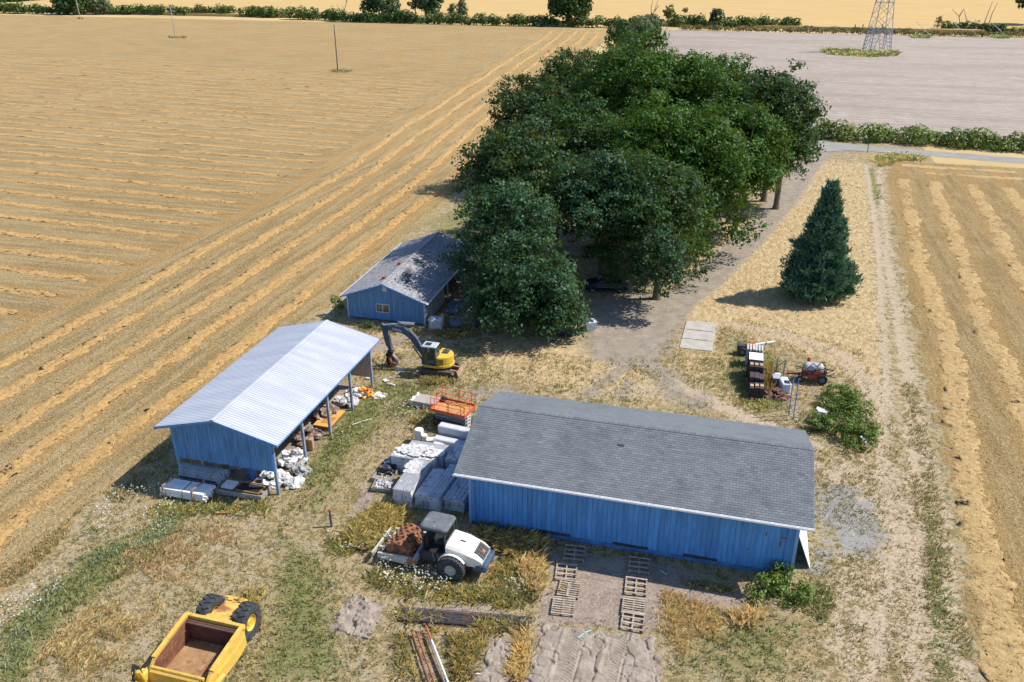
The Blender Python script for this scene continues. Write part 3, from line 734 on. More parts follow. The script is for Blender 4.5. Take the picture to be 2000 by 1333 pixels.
def hedge(name, label, pts, wid, hgt, mat, dens, size, group=None, cat='hedge', step=None, seed=0):
    """a hedge following ground points"""
    g = np.random.default_rng(seed); o0 = pts[0]; out = []
    for a, b in zip(pts[:-1], pts[1:]):
        a, b = Vector(a), Vector(b); L = (b - a).length; n = max(2, int(L / (step or wid * .42)))
        for i in range(n):
            p = a.lerp(b, (i + g.uniform(.1, .9)) / n); hh = hgt * g.uniform(.65, 1.15); r = wid * g.uniform(.36, .6)
            out.append((p.x - o0[0] + g.uniform(-.2, .2) * wid, p.y - o0[1] + g.uniform(-.25, .25) * wid, hh * .45, r, r, hh * .55, g.uniform(.2, .8)))
    return bush(name, label, out, mat, dens, size, cat, (o0[0], o0[1], 0), group, 4)
hedge('bramble_hedge', 'thick green bramble hedge between the road and the ploughed field', [(13, 165.0), (30, 164.3), (46, 162.2), (62, 160.5), (85, 157.5)], 4.6, 3.2, BRAM, 7.5, .36, seed=1)
FH = 'far hedges along the golden grain'
def hp(pts): return [tuple(at(*p)) for p in pts]
hedge('field_hedge', 'low bushy hedge below the cluster of dark trees in the far corner', hp([(-40, 24), (20, 25), (60, 26), (105, 27)]), 6, 4.6, HEDG, 1.7, .85, FH, seed=2)
hedge('field_hedge', 'long clipped-looking hedge of even height behind the pale utility pole', hp([(210, 27), (300, 28), (380, 29), (458, 30)]), 5.5, 4.4, HEDG, 1.9, .8, FH, seed=3)
hedge('field_hedge', 'short hedge between two gaps in the far boundary', hp([(474, 32), (520, 33), (552, 34)]), 5.5, 4.8, HEDG, 1.9, .8, FH, seed=4)
hedge('field_hedge', 'hedge bulging in front of the bare snag', hp([(568, 36), (600, 38), (640, 38), (655, 39)]), 6, 5.0, HEDG, 1.9, .8, FH, seed=5)
hedge('field_hedge', 'dark shaded hedge at the foot of the poplars', hp([(645, 41), (700, 43), (760, 44), (850, 46)]), 5.5, 4.6, OAK, 1.9, .8, FH, seed=6)
hedge('field_hedge', 'bright green hedge running on towards the solitary round oak', hp([(855, 47), (950, 49), (1035, 50), (1090, 51)]), 5.5, 4.4, HEDG, 1.9, .8, FH, seed=7)
hedge('field_hedge', 'hedge beyond the round oak, ending at the leaning snag', hp([(1100, 51), (1180, 53), (1255, 53), (1285, 51)]), 5.5, 4.4, HEDG, 1.9, .8, FH, seed=8)
hedge('field_hedge', 'hedge along the ploughed field, with one dark shrub in it', hp([(1300, 50), (1380, 52), (1450, 53), (1556, 54)]), 5.5, 4.2, HEDG, 1.9, .8, FH, seed=9)
hedge('field_hedge', 'low sparse hedge behind the lattice tower', hp([(1560, 58), (1640, 60), (1720, 62), (1780, 62)]), 3.2, 1.4, GREY, 1.6, .7, FH, seed=10)
hedge('field_hedge', 'dark bramble hump under the leaning bare snags', hp([(1850, 60), (1880, 60), (1910, 62), (1955, 64)]), 5, 4.0, OAK, 1.7, .85, FH, seed=11)
hedge('field_hedge', 'thin hedge joining the right-hand dark tree', hp([(1955, 64), (2010, 66), (2060, 68)]), 4.0, 2.6, HEDG, 1.7, .8, FH, seed=12)
hedge('weed_strip', 'brown dry weed strip along the top of the ploughed field, behind the tower', hp([(1330, 57), (1480, 62), (1600, 64), (1700, 67), (1850, 69), (2030, 72)]), 3.6, 1.8, leaf_material('dry_weeds', (.16, .12, .05), (.30, .23, .11), None, .8), 1.8, .6, FH, 'weeds', seed=13)
hedge('field_hedge', 'distant dark hedge beyond the grain at the very top of the view', hp([(-60, 9.5), (20, 7.5), (60, 4.5), (110, 1)]), 6, 4.0, OAK, 1.3, 1.0, FH, seed=14)

# ---- the trees and scrub between the grove and the far hedge
def small_tree(name, label, px, py, Rx, Rz, zc, mat, size=.6, dens=3.2, tr=.2, group='trees along the far boundary', n=16, cat='tree', bark=None, lr=(.3, .48)):
    c = at(px, py); return tree(name, label, c.x, c.y, crown_lobes(Rx, Rx, Rz, zc, n, lr, -.7, int(px)), mat, dens, size, tr, max(.8, zc - Rz * .6), cat, group, bark, 6, 0)
small_tree('oak_tree', 'solitary round dark oak on the far hedge line', 1110, 49, 10.6, 9.0, 8.8, OAK, .8, 2.2, .6, n=40, lr=(.2, .32))
small_tree('oak_tree', 'dark tree cut by the right edge, beyond the ploughed field', 2004, 52, 8.0, 8.5, 12.0, OAK, .8, 2.2, .5, n=22, lr=(.22, .34))
small_tree('broadleaf_tree', 'dark tree filling the middle of the clump near the far-left pole', 135, 27, 6.6, 5.2, 4.2, OAK, .8, 2.2, .3)
small_tree('broadleaf_tree', 'paler rounded tree in the same clump, behind the far-left pole', 165, 27, 5.8, 5.4, 4.4, HEDG, .8, 2.2, .3)
small_tree('broadleaf_tree', 'bushy olive tree ending the clump by the far-left pole', 200, 27, 5.0, 4.2, 3.2, GREY, .8, 2.2, .25)
small_tree('poplar_tree', 'tall poplar nearest the bare snag on the far hedge', 730, 40, 5.2, 9.5, 8.6, OAK3, .75, 2.0, .35, n=26)
small_tree('poplar_tree', 'shorter bright poplar between two taller ones', 765, 41, 4.4, 6.4, 5.6, GREY, .75, 2.2, .3, n=20)
small_tree('poplar_tree', 'slim poplar with bare lower trunk on the far hedge', 812, 40, 3.0, 9, 9.6, OAK3, .75, 2.2, .3, n=16)
small_tree('poplar_tree', 'full ragged poplar at the end of the poplar row', 842, 42, 5.4, 10, 8.8, OAK3, .75, 2.1, .35, n=28)
small_tree('young_tree', 'small pale young tree, first after the poplars', 884, 44, 1.9, 4.2, 4.2, GREY, .65, 3.0, .15, n=12)
small_tree('young_tree', 'larger pale young tree beside the poplars, pointed top', 902, 44, 2.6, 5.2, 5.2, GREY, .65, 3.0, .15, n=16)
small_tree('young_tree', 'slanting bushy sapling beside the gap at the end of the ploughed field', 1305, 46, 2.8, 3.6, 4.4, HEDG, .65, 3.0, .15, n=12)
small_tree('young_tree', 'tiny lollipop sapling standing alone against the grain', 1337, 40, 1.4, 1.3, 4.2, GREY, .6, 3.0, .08, n=7)
small_tree('young_tree', 'dark shrubby tree standing out of the hedge by the ploughed field', 1398, 52, 3.2, 4.0, 4.0, OAK3, .7, 2.6, .2, n=14)
small_tree('young_tree', 'thin tan half-dead sapling behind the tower', 1830, 60, 1.6, 3.2, 3.2, leaf_material('dead_leaves', (.18, .13, .06), (.33, .26, .14), None, .8), .6, 2.0, .1, n=9)
small_tree('oak_tree', 'dark round oak where the field edge meets the grove, in front of grey scrub', 1208, 108, 4.6, 4.6, 5.4, OAK, .5, 4.2, .3, n=22, lr=(.24, .36))
small_tree('willow_shrub', 'grey-green willow scrub above the grove', 1248, 90, 4.6, 4.4, 4.4, GREY, .5, 4.2, .2, n=18, cat='shrub')
small_tree('willow_shrub', 'paler willow scrub behind, towards the leaning snag', 1268, 72, 4.6, 4.2, 4.0, GREY, .55, 3.6, .2, n=18, cat='shrub')
small_tree('willow_shrub', 'low grey scrub tucked against the tip of the grove', 1235, 118, 3.6, 3.0, 3.0, GREY, .45, 4.4, .2, n=14, cat='shrub')

SNAG = pmat('dead_wood', (.30, .25, .20), .9, .3, 4)
def snag(label, px, py, paths):
    c = at(px, py); t = thing('dead_tree', label, 'dead tree', tuple(c), 0, 'bare snags along the far boundary')
    mb = MB()
    for p in paths: mb.tube(p, [max(.06, .24 * (1 - i / len(p))) for i in range(len(p))], 6)
    mb.build('trunk', SNAG, t)
snag('forked bare snag sticking out of the hedge beside the poplars', 672, 38, [[(0, 0, 0), (.5, 0, 4), (2, 0, 7.5), (3.6, 0, 10.5)], [(2, 0, 7.5), (1.6, 0, 9.5)], [(-1.6, 0, 0), (-2, 0, 4), (-3, 0, 6.5)], [(.5, 0, 4), (-.4, 0, 6)]])
snag('leaning grey snag above the willow scrub', 1266, 62, [[(0, 0, 0), (1.0, 0, 5), (2.6, 0, 10), (3.4, 0, 13)], [(1, 0, 5), (.6, 0, 9), (1.0, 0, 12)], [(1.8, 0, 7.5), (3.6, 0, 10)]])
snag('low fallen snag with one pointing limb on the hedge by the ploughed field', 1478, 50, [[(0, 0, 0), (.8, 0, 2.6), (4.6, 0, 5.0)], [(.8, 0, 2.6), (1.6, 0, 5.4)]])
snag('crooked snag leaning left over the bramble hump', 1876, 58, [[(0, 0, 0), (-1.6, 0, 5), (-5, 0, 8)], [(-1.6, 0, 5), (-.4, 0, 8.2)], [(3, 0, 1), (1.0, 0, 5), (-.2, 0, 7.6)]])
snag('pair of thin upright dead poles above the bramble hump', 1918, 58, [[(0, 0, 0), (.8, 0, 6), (1.6, 0, 11)], [(2.0, 0, 0), (2.4, 0, 6), (3.6, 0, 10.5)]])
# ================================================================= buildings
BLUE = pmat('blue_paint', (.085, .27, .60), .65, .16, 1.4, col2=(.07, .22, .52), amt=.60, scale2=.8, tint=.17, stretch=(3, 3, .4))
BLUE_OLD = pmat('weathered_blue_paint', (.085, .23, .48), .75, .25, 2.2, col2=(.15, .23, .34), amt=.60, scale2=1.4, tint=.20, stretch=(3, 3, .35))
BLUE_HOUSE = pmat('faded_blue_paint', (.11, .25, .46), .7, .14, 1.6, tint=.16, stretch=(3, 3, .4))
TRIM = pmat('pale_trim', (.52, .58, .66), .6, .1, 3)
WHITE = pmat('white_metal', (.78, .79, .80), .5, .06, 3)
WOOD = pmat('grey_wood', (.30, .27, .24), .85, .25, 5, stretch=(4, 4, .6))
PLY = pmat('plywood', (.50, .30, .10), .75, .18, 4)
DARK = pmat('dark_interior', (.05, .05, .055), .9, .2, 2)
def board_wall(mb, a, b, z0, ztop, bw=.3, th=.025, gap=.022, mi=0, seed=0, jag=0.0):
    """vertical boards along a->b; ztop(u) gives the height at distance u"""
    g = np.random.default_rng(seed); a = Vector((*a, 0)); b = Vector((*b, 0)); L = (b - a).length; d = (b - a) / L; nrm = Vector((d.y, -d.x, 0)) * th
    n = max(1, round(L / bw)); w_ = L / n
    for i in range(n):
        u0, u1 = i * w_ + gap / 2, (i + 1) * w_ - gap / 2; zb = z0 + (g.uniform(-jag, jag) if jag else 0)
        p = [a + d * u0 + Vector((0, 0, zb)), a + d * u1 + Vector((0, 0, zb)), a + d * u1 + Vector((0, 0, ztop(u1))), a + d * u0 + Vector((0, 0, ztop(u0)))]
        um = (u0 + u1) / 2
        if ztop(um) > max(ztop(u0), ztop(u1)) + .002: p.insert(3, a + d * um + Vector((0, 0, ztop(um))))
        mb.ext(p, nrm, mi, float(np.clip(g.normal(.5, .22), 0, 1)))
    q = [a, b]
    mb.ext([a + Vector((0, 0, z0 + .02)), b + Vector((0, 0, z0 + .02)), b + Vector((0, 0, ztop(L))), a + d * L / 2 + Vector((0, 0, ztop(L / 2))), a + Vector((0, 0, ztop(0)))], -nrm * 2, mi, 0.0)  # backing tinted darker: shade in the gaps between boards put into the colour

def shingle_roof(mb, e0, e1, r0, r1, tab, course, seed=0, base=.5, spread=.2, mi=0):
    """tabs on the slope from eave e0-e1 up to ridge r0-r1"""
    g = np.random.default_rng(seed); e0, e1, r0, r1 = map(Vector, (e0, e1, r0, r1))
    L = (e1 - e0).length; S = (r0 - e0).length; nc = round(S / course); nt_ = round(L / tab); nrm = (e1 - e0).cross(r0 - e0).normalized()
    if nrm.z < 0: nrm = -nrm
    mb.add([e0 - nrm * .004, e1 - nrm * .004, r1 - nrm * .004, r0 - nrm * .004], [(0, 1, 2, 3)], mi, .1)
    du = (e1 - e0) / L
    tone = base
    for c in range(nc):
        off = (c % 2) * .5 + g.uniform(-.08, .08)
        lo = e0.lerp(r0, c / nc); hi = e0.lerp(r0, (c + 1) / nc)
        run = 0
        for k in range(-1, nt_ + 1):
            u0 = max(0, (k + off) * tab + .006); u1 = min(L, (k + 1 + off) * tab - .006)
            if u1 - u0 < .03: continue
            if run <= 0: tone = base + g.normal(0, spread); run = 1
            run -= 1
            v = [lo + du * u0 + nrm * .016, lo + du * u1 + nrm * .016, hi + du * u1 + nrm * .002, hi + du * u0 + nrm * .002, lo + du * u0, lo + du * u1]
            mb.add(v, [(0, 1, 2, 3), (4, 5, 1, 0)], mi, float(np.clip(tone + g.normal(0, .06), 0, 1)))

def shingle_material(name, c0, c1, moss=None, mossamt=.6):
    n = NT(name); t = n.attr('tint'); p = n.obj()
    c = n.mix(t, c0, c1); c = n.mix(n.ss(n.noise(p, .5, 5, .65), .45, .68, 0, .4), c, mul(c0, .8))
    c = n.mix(n.ss(n.noise(p, 26, 2, .6), .5, .7, 0, .3), c, mul(c1, 1.15))
    if moss: c = n.mix(n.math('MULTIPLY', n.ss(n.noise(p, 4.5, 5, .75), .56, .64), n.ss(n.noise(p, .33, 4, .6), mossamt - .1, mossamt + .1)), c, moss)
    return n.out(c, .9, 0, None, .2)
SH_BARN = shingle_material('barn_shingles', (.10, .112, .125), (.205, .222, .240))
SH_BACK = shingle_material('worn_shingles', (.12, .135, .15), (.19, .21, .225), (.11, .085, .06), .5)
SH_HOUSE = shingle_material('house_shingles', (.15, .155, .175), (.36, .37, .40), (.24, .125, .03), .42)

# ---------------- long barn
BX0, BX1, BY0, BY1 = -13.77, 6.20, 38.60, 48.76
BE, BR, BYM = 4.27, 6.02, 43.70
t = thing('long_barn', 'long blue barn under a grey shingle roof with white front gutter', 'barn', (-3.8, 43.7, 0))
T = Matrix.Translation((3.8, -43.7, 0))
wx0, wx1, wy0, wy1 = -13.17, 5.60, 39.58, 47.8
rz = lambda y: BE + (BR - BE) * (1 - abs(y - BYM) / (BYM - BY0)) - .10
mb = MB(T)
board_wall(mb, (wx0, wy0), (wx1, wy0), .32, lambda u: rz(wy0), .30, seed=1, jag=.015)
board_wall(mb, (wx1, wy1), (wx0, wy1), .32, lambda u: rz(wy1), .30, seed=2)
board_wall(mb, (wx1, wy0), (wx1, wy1), .32, lambda u: rz(wy0 + u), .30, seed=3)
board_wall(mb, (wx0, wy1), (wx0, wy0), .32, lambda u: rz(wy1 - u), .30, seed=4)
mb.build('wall', BLUE, t)
mb = MB(T)
mb.box(((wx0 + wx1) / 2, (wy0 + wy1) / 2, .10), (wx1 - wx0 - .06, wy1 - wy0 - .06, .5)); mb.build('foundation', pmat('painted_foundation', (.065, .19, .42), .8, .25, 2), t)
mb = MB(T); mb.add([(BX0, BY0, BE - .05), (BX1, BY0, BE - .05), (BX1, BYM, BR - .05), (BX0, BYM, BR - .05)], [(3, 2, 1, 0)], 0, .3)
shingle_roof(mb, (BX0, BY0, BE), (BX1, BY0, BE), (BX0, BYM, BR), (BX1, BYM, BR), .36, .17, 5, .5, .11)
roof = mb.build('roof', SH_BARN, t)
mb = MB(T); shingle_roof(mb, (BX1, BY1, BE), (BX0, BY1, BE), (BX1, BYM, BR), (BX0, BYM, BR), .335, .148, 6, .5, .10)
mb.add([(BX0, BY1, BE - .05), (BX1, BY1, BE - .05), (BX1, BYM, BR - .05), (BX0, BYM, BR - .05)], [(0, 1, 2, 3)], 0, .3)
rb = mb.build('rear_roof_slope', SH_BACK, t)
mb = MB(T)
sl_ = math.atan2(BR - BE, BYM - BY0)
for i in range(66):
    x = BX0 + (i + .5) * (BX1 - BX0) / 66; tn_ = random.uniform(.4, .75)
    for sg in (-1, 1): mb.box((x, BYM + sg * .075, BR - .026 + .028), ((BX1 - BX0) / 66 - .012, .16, .012), (-sg * sl_, 0, 0), 0, tn_)
mb.build('ridge_cap', SH_BARN, roof)
mb = MB(T)
for y, z in ((BY0 + .02, BE),):
    mb.box(((BX0 + BX1) / 2, y - .05, z - .10), (BX1 - BX0, .03, .16)); mb.box(((BX0 + BX1) / 2, y - .20, z - .06), (BX1 - BX0 + .04, .03, .11)); mb.box(((BX0 + BX1) / 2, y - .125, z - .125), (BX1 - BX0 + .04, .12, .02))
for i in range(15): mb.box((BX0 + .9 + i * 1.3, BY0 - .13, BE - .003), (.03, .17, .012))
mb.build('gutter', WHITE, t)
mb = MB(T)
for x in (BX0 + .02, BX1 - .02):
    for y in (BY0, BY1):
        mb.ext([(x, y, BE - .03), (x, BYM, BR - .03), (x, BYM, BR - .19), (x, y, BE - .19)], (.03 if x > 0 else -.03, 0, 0))
mb.box(((BX0 + BX1) / 2, BY1 + .03, BE - .09), (BX1 - BX0, .03, .15))
mb.build('fascia', TRIM, t)
mb = MB(T)
CORNER = pmat('corner_board', (.22, .36, .60), .6, .1, 3)
for x, y in ((wx0, wy0), (wx1, wy0), (wx1, wy1), (wx0, wy1)):
    sx = -1 if x < 0 else 1; sy = -1 if y < 44 else 1
    mb = MB(T); mb.box((x + sx * .04, y + sy * .01 - sy * .05, (rz(y) + .05) / 2), (.03, .14, rz(y) - .08)); mb.box((x - sx * .045, y + sy * .045, (rz(y) + .05) / 2), (.14, .03, rz(y) - .08))
    mb.build('corner_trim', CORNER, t)
for x in (wx0 + .58, wx1 - .5):
    mb = MB(T); mb.bar((x, wy0 - .07, .25), (x, wy0 - .07, rz(wy0) - .1), .09, .07); mb.build('downpipe', BLUE, t)
for x in (-8.0, -3.4, .6):
    mb = MB(T); mb.box((x, wy0 - .035, .40), (1.9 if x > -1 else 2.1, .02, .13)); mb.box((x, wy0 - .04, .31), (1.9, .05, .04)); mb.build('vent_slot', DARK, t)
mb = MB(T)
for x, z, w_, h_ in ((3.95, 2.75, .10, .30), (4.86, 2.62, .30, .12), (5.1, 2.62, .14, .30), (4.75, 2.2, .10, .32), (3.1, 1.5, .08, .16), (-7.9, 2.4, .06, .14)):
    mb.ext([(x - w_ / 2, wy0 - .027, z - h_ / 2), (x + w_ / 2, wy0 - .027, z - h_ / 2 + .03), (x + w_ / 2 - .02, wy0 - .027, z + h_ / 2), (x - w_ / 2 + .03, wy0 - .027, z + h_ / 2 - .03)], (0, -.004, 0))
mb.build('chipped_patch', pmat('bare_wood', (.20, .075, .03), .9, .3, 6), t)
mb = MB(T); mb.box((-4.6, 42.1, 0), (.38, .14, .02), (math.atan2(BR - BE, BYM - BY0), 0, 0)); o = mb.build('loose_shingle', DARK, roof); o.location.z = BE + (BR - BE) * (42.1 - BY0) / (BYM - BY0) + .03

# white ribbed sheet leaning on the barn's end
t = thing('metal_sheet', 'white ribbed metal sheet leaning against the end wall of the long barn', 'metal sheet', (5.68, 40.6, 0))
mb = MB()
for i in range(11):
    y = i * .36
    mb.ext([(.02 + .95, y, .02), (.02 + .95, y + .34, .02), (.10, y + .34, 2.15), (.10, y, 2.15)], (.03, 0, .012), 0, .5)
    mb.bar((.99, y + .35, .03), (.135, y + .35, 2.16), .03, .03)
mb.build('sheet', WHITE, t)

# ---------------- open-sided shed
t = thing('open_shed', 'open-sided pole shed with shiny ribbed metal roof and blue gable', 'shed', (-29.5, 46.6, 0))
T = Matrix.Translation((29.5, -46.6, 0))
SX0, SX1, SXM, SY0, SY1, SE, SR = -33.87, -25.16, -29.51, 38.60, 54.52, 4.27, 5.37
def metal_roof_material():
    n = NT('galvanised_roof'); p = n.obj(); a = n.noise(n.scale(p, (.2, 1.5, 1)), .8, 4, .6)
    c = n.mix(n.ss(a, .35, .65), (.46, .48, .545), (.535, .555, .605)); return n.out(c, .48, .12, None, .4)
GALV = metal_roof_material()
nr = 70; d_ = (SY1 - SY0) / nr
for side, xe_ in (('roof', SX1), ('rear_roof_slope', SX0)):
    mb = MB(T)
    for i in range(nr):
        y = SY0 + i * d_; pr_ = [(0, .0), (.36, .0), (.44, .028), (.58, .028), (.66, 0), (1, 0)]
        for (a0, h0), (a1, h1) in zip(pr_[:-1], pr_[1:]):
            q = [(xe_, y + a0 * d_, SE + h0), (xe_, y + a1 * d_, SE + h1), (SXM, y + a1 * d_, SR + h1), (SXM, y + a0 * d_, SR + h0)]
            mb.add(q, [(0, 1, 2, 3) if xe_ > SXM else (3, 2, 1, 0)], 0, .5)
    mb.add([(xe_, SY0, SE - .03), (xe_, SY1, SE - .03), (SXM, SY1, SR - .03), (SXM, SY0, SR - .03)], [(3, 2, 1, 0)] if xe_ > SXM else [(0, 1, 2, 3)])
    o = mb.build(side, GALV, t)
    if side == 'roof':
        mb = MB(T); L = (SY1 - SY0)
        for sx in (-1, 1): mb.add([(SXM, SY0 - .01, SR + .045), (SXM, SY1 + .01, SR + .045), (SXM + sx * .16, SY1 + .01, SR + .02), (SXM + sx * .16, SY0 - .01, SR + .02)], [(0, 1, 2, 3) if sx < 0 else (3, 2, 1, 0)])
        mb.build('ridge_cap', GALV, o)
mb = MB(T)
for y in (SY0 - .015, SY1 + .015):
    for xe_ in (SX0, SX1):
        mb.ext([(xe_, y, SE + .0), (SXM, y, SR + .0), (SXM, y, SR - .17), (xe_, y, SE - .17)], (0, -.03 if y < 45 else .03, 0))
for xe_ in (SX0 + .03, SX1 - .03): mb.box((xe_, (SY0 + SY1) / 2, SE - .09), (.03, SY1 - SY0 - .06, .14))
mb.build('fascia', BLUE_OLD, t)
sz = lambda x: SE + (SR - SE) * (1 - abs(x - SXM) / (SX1 - SXM)) - .06
mb = MB(T); board_wall(mb, (-33.2, 39.2), (-25.98, 39.2), 1.78, lambda u: sz(-33.2 + u), .2, seed=11, jag=.03); o = mb.build('gable_panel', BLUE_OLD, t)
mb = MB(T); board_wall(mb, (-25.98, 54.25), (-33.2, 54.25), .9, lambda u: sz(-25.98 - u), .25, seed=12); mb.build('end_panel', WOOD, t)
mb = MB(T); board_wall(mb, (-33.25, 54.2), (-33.25, 39.25), 1.75, lambda u: sz(-33.25), .25, seed=13); mb.build('side_panel', BLUE_OLD, t)
POST = pmat('painted_post', (.30, .34, .40), .75, .2, 4, col2=(.16, .24, .38), amt=.5, scale2=2)
for i in range(5):
    for x in (-26.02, -33.12):
        y = 39.33 + i * 3.745
        mb = MB(T); mb.box((x, y, (sz(x) - .12) / 2 - .1), (.17, .17, sz(x) - .12 + .2)); mb.build('post', POST, t)
mb = MB(T)
for i in range(5):
    y = 39.5 + i * 3.70
    for sx in (-1, 1): mb.bar((SXM, y, SR - .22), (SXM + sx * 3.9, y, SE - .08), .05, .18)
    mb.bar((-33.1, y, SE - .05), (-25.9, y, SE - .05), .05, .18)
for x in (-26.0, -33.15): mb.bar((x, 39.3, SE - .22), (x, 54.2, SE - .22), .06, .22)
mb.build('truss', WOOD, t)
for y in (43.0, 46.8):
    mb = MB(T); mb.box((-29.6, y, 2.0), (.12, .12, 4.0)); mb.build('inner_post', WOOD, t)

# ---------------- house
HXM, HY0, HL, HW, HE, HR = -29.96, 66.2, 16.0, 8.52, 2.36, 3.92
t = thing('shingled_house', 'low blue house with mossy patched shingle roof and a gable window', 'house', (HXM, HY0, 0), R(.6))
H2 = HW / 2
rise = (HR - HE) / H2
mb = MB(); shingle_roof(mb, (H2, 0, HE), (H2, HL, HE), (0, 0, HR), (0, HL, HR), .33, .15, 21, .58, .2)
mb.add([(H2, 0, HE - .05), (H2, HL, HE - .05), (0, HL, HR - .05), (0, 0, HR - .05)], [(3, 2, 1, 0)])
rr = mb.build('roof', SH_HOUSE, t)
mb = MB(); shingle_roof(mb, (-H2, HL, HE), (-H2, 0, HE), (0, HL, HR), (0, 0, HR), .33, .15, 22, .40, .2)
mb.add([(-H2, 0, HE - .05), (-H2, HL, HE - .05), (0, HL, HR - .05), (0, 0, HR - .05)], [(0, 1, 2, 3)]); mb.build('rear_roof_slope', SH_HOUSE, t)
mb = MB()
for i in range(50): mb.box((0, (i + .5) * HL / 50, HR + .02), (.3, HL / 50 - .012, .03), None, 0, random.uniform(.5, .9))
mb.build('ridge_cap', SH_HOUSE, rr)
PATCH = pmat('new_shingle_patch', (.095, .11, .115), .9, .12, 8)
g = np.random.default_rng(4)
for name_, cells, (x0, y0) in (('roof_patch', [(a, b) for a in range(8) for b in range(5) if abs(b - 2 + (a - 4) * .25) < 1.9 - g.uniform(0, .9)], (.42, 2.4)), ('roof_patch', [(a, b) for a in range(4) for b in range(4) if not (a == 3 and b > 2)], (.75, 6.6))):
    mb = MB()
    for a, b in cells:
        x = x0 + b * .28; y = y0 + a * .36 + (b % 2) * .15
        mb.box((x, y, HR - rise * x + .04), (.275, .35, .012), (0, math.atan(rise), 0), 0, g.uniform(.3, .7))
    mb.build(name_, PATCH, rr)
mb = MB()
VENT = pmat('rusty_vent', (.28, .10, .05), .8, .3, 6)
for x, y in ((-.55, 1.9), (-.6, 6.0)):
    mb = MB(); mb.cbox((x, y, HR - rise * abs(x) + .12), (.34, .40, .22), .03); mb.build('roof_vent', VENT, rr)
WY = .55; WXA, WXB = -3.85, 3.85
hz_ = lambda x: HE + (HR - HE) * (1 - abs(x) / H2) - .06
mb = MB(); board_wall(mb, (WXA, WY), (WXB, WY), .12, lambda u: hz_(WXA + u), .28, seed=31); board_wall(mb, (WXB, HL - .5), (WXA, HL - .5), .12, lambda u: hz_(WXB - u), .28, seed=32)
board_wall(mb, (WXA, HL - .5), (WXA, WY), .12, lambda u: hz_(WXA), .28, seed=33); mb.build('wall', BLUE_HOUSE, t)
SHEETW = pmat('pale_green_panel', (.42, .47, .44), .7, .2, 2, stretch=(1, 1, .3))
mb = MB(); board_wall(mb, (WXB, WY), (WXB, 6.1), .12, lambda u: hz_(WXB), .9, seed=34); mb.build('side_wall', SHEETW, t)
mb = MB(); board_wall(mb, (WXB - 1.6, 6.1), (WXB - 1.6, HL - .5), .12, lambda u: hz_(WXB), .28, seed=35); mb.build('porch_wall', BLUE, t)
for yy in (7.2, 11.6, HL - .6):
    mb = MB(); mb.box((WXB, yy, hz_(WXB) / 2), (.12, .12, hz_(WXB))); mb.build('porch_post', TRIM, t)
mb = MB()
for x in (WXA, WXB):
    mb = MB(); mb.box((x - .02 * (1 if x > 0 else -1), WY - .04, hz_(x) / 2), (.10, .04, hz_(x))); mb.build('corner_trim', TRIM, t)
mb = MB()
for y in (-.012, HL + .012):
    for sx in (-1, 1): mb.ext([(sx * H2, y, HE + .01), (0, y, HR + .01), (0, y, HR - .14), (sx * H2, y, HE - .14)], (0, -.03 if y < 1 else .03, 0))
mb.build('fascia', BLUE, t)
mb = MB()
for sx in (-1, 1): mb.box((sx * (H2 + .05), HL / 2, HE - .05), (.10, HL, .10))
mb.build('gutter', pmat('pale_gutter', (.55, .58, .62), .5, .1, 3), t)
wn = MB(); 
for x0, x1, z0, z1 in ((-.98, .42, .88, .95), (-.98, .42, 1.68, 1.75), (-.98, -.91, .88, 1.75), (.35, .42, .88, 1.75), (-.31, -.25, .95, 1.68)):
    wn.box(((x0 + x1) / 2, WY - .06, (z0 + z1) / 2), (x1 - x0, .05, z1 - z0))
wn = wn.build('window', TRIM, t)
mb = MB(); mb.box((-.28, WY - .045, 1.315), (1.30, .02, .75)); mb.build('pane', pmat('curtained_glass', (.16, .13, .115), .12, .35, 1.2, col2=(.28, .19, .12), amt=.55, scale2=1.6, spec=.6), wn)
mb = MB(); mb.box((.02, WY - .045, 3.28), (.42, .03, .50)); mb.build('gable_vent', TRIM, t)
# ================================================================= machines
YEL = pmat('worn_yellow_paint', (.64, .415, .085), .5, .10, 2, col2=(.25, .10, .045), amt=.66, scale2=1.6, col3=(.50, .33, .10), amt3=.60, scale3=5)
YEL2 = pmat('yellow_paint', (.62, .42, .05), .45, .08, 2, col2=(.40, .27, .06), amt=.66, scale2=2)
RUST = pmat('rusty_steel', (.20, .085, .045), .85, .3, 4, col2=(.11, .05, .035), amt=.55, scale2=2)
RUSTFLOOR = pmat('dusty_rust', (.34, .20, .10), .9, .2, 2, col2=(.27, .12, .055), amt=.55, scale2=1.2, col3=(.36, .30, .22), amt3=.62, scale3=1.5)
TYRE = pmat('tyre_rubber', (.045, .047, .052), .85, .25, 5, col2=(.10, .095, .085), amt=.62, scale2=3)
STEEL = pmat('grey_steel', (.20, .21, .23), .55, .2, 4, .3)
CHAR = pmat('charcoal_paint', (.055, .060, .068), .5, .2, 3)
NAVY = pmat('dark_blue_grey_paint', (.055, .095, .150), .5, .2, 2.5, col2=(.15, .16, .17), amt=.64, scale2=3)
GLASS = pmat('dark_glass', (.02, .025, .022), .08, .2, 2, spec=.6)
GLASSG = pmat('greenish_glass', (.05, .065, .045), .10, .4, 2.5, spec=.6)
CREAM = pmat('cream_paint', (.74, .72, .66), .5, .05, 2, col2=(.58, .54, .46), amt=.70, scale2=1.2)
CREAM_D = pmat('chipped_cream_paint', (.46, .45, .40), .6, .15, 2.5, col2=(.26, .12, .07), amt=.60, scale2=1.4)
ORANGE = pmat('orange_paint', (.62, .10, .025), .5, .12, 3)
REDP = pmat('faded_red_paint', (.36, .05, .035), .55, .25, 2.5, col2=(.20, .06, .045), amt=.58, scale2=2)
BLACK = pmat('black_plastic', (.022, .022, .025), .6, .2, 4)
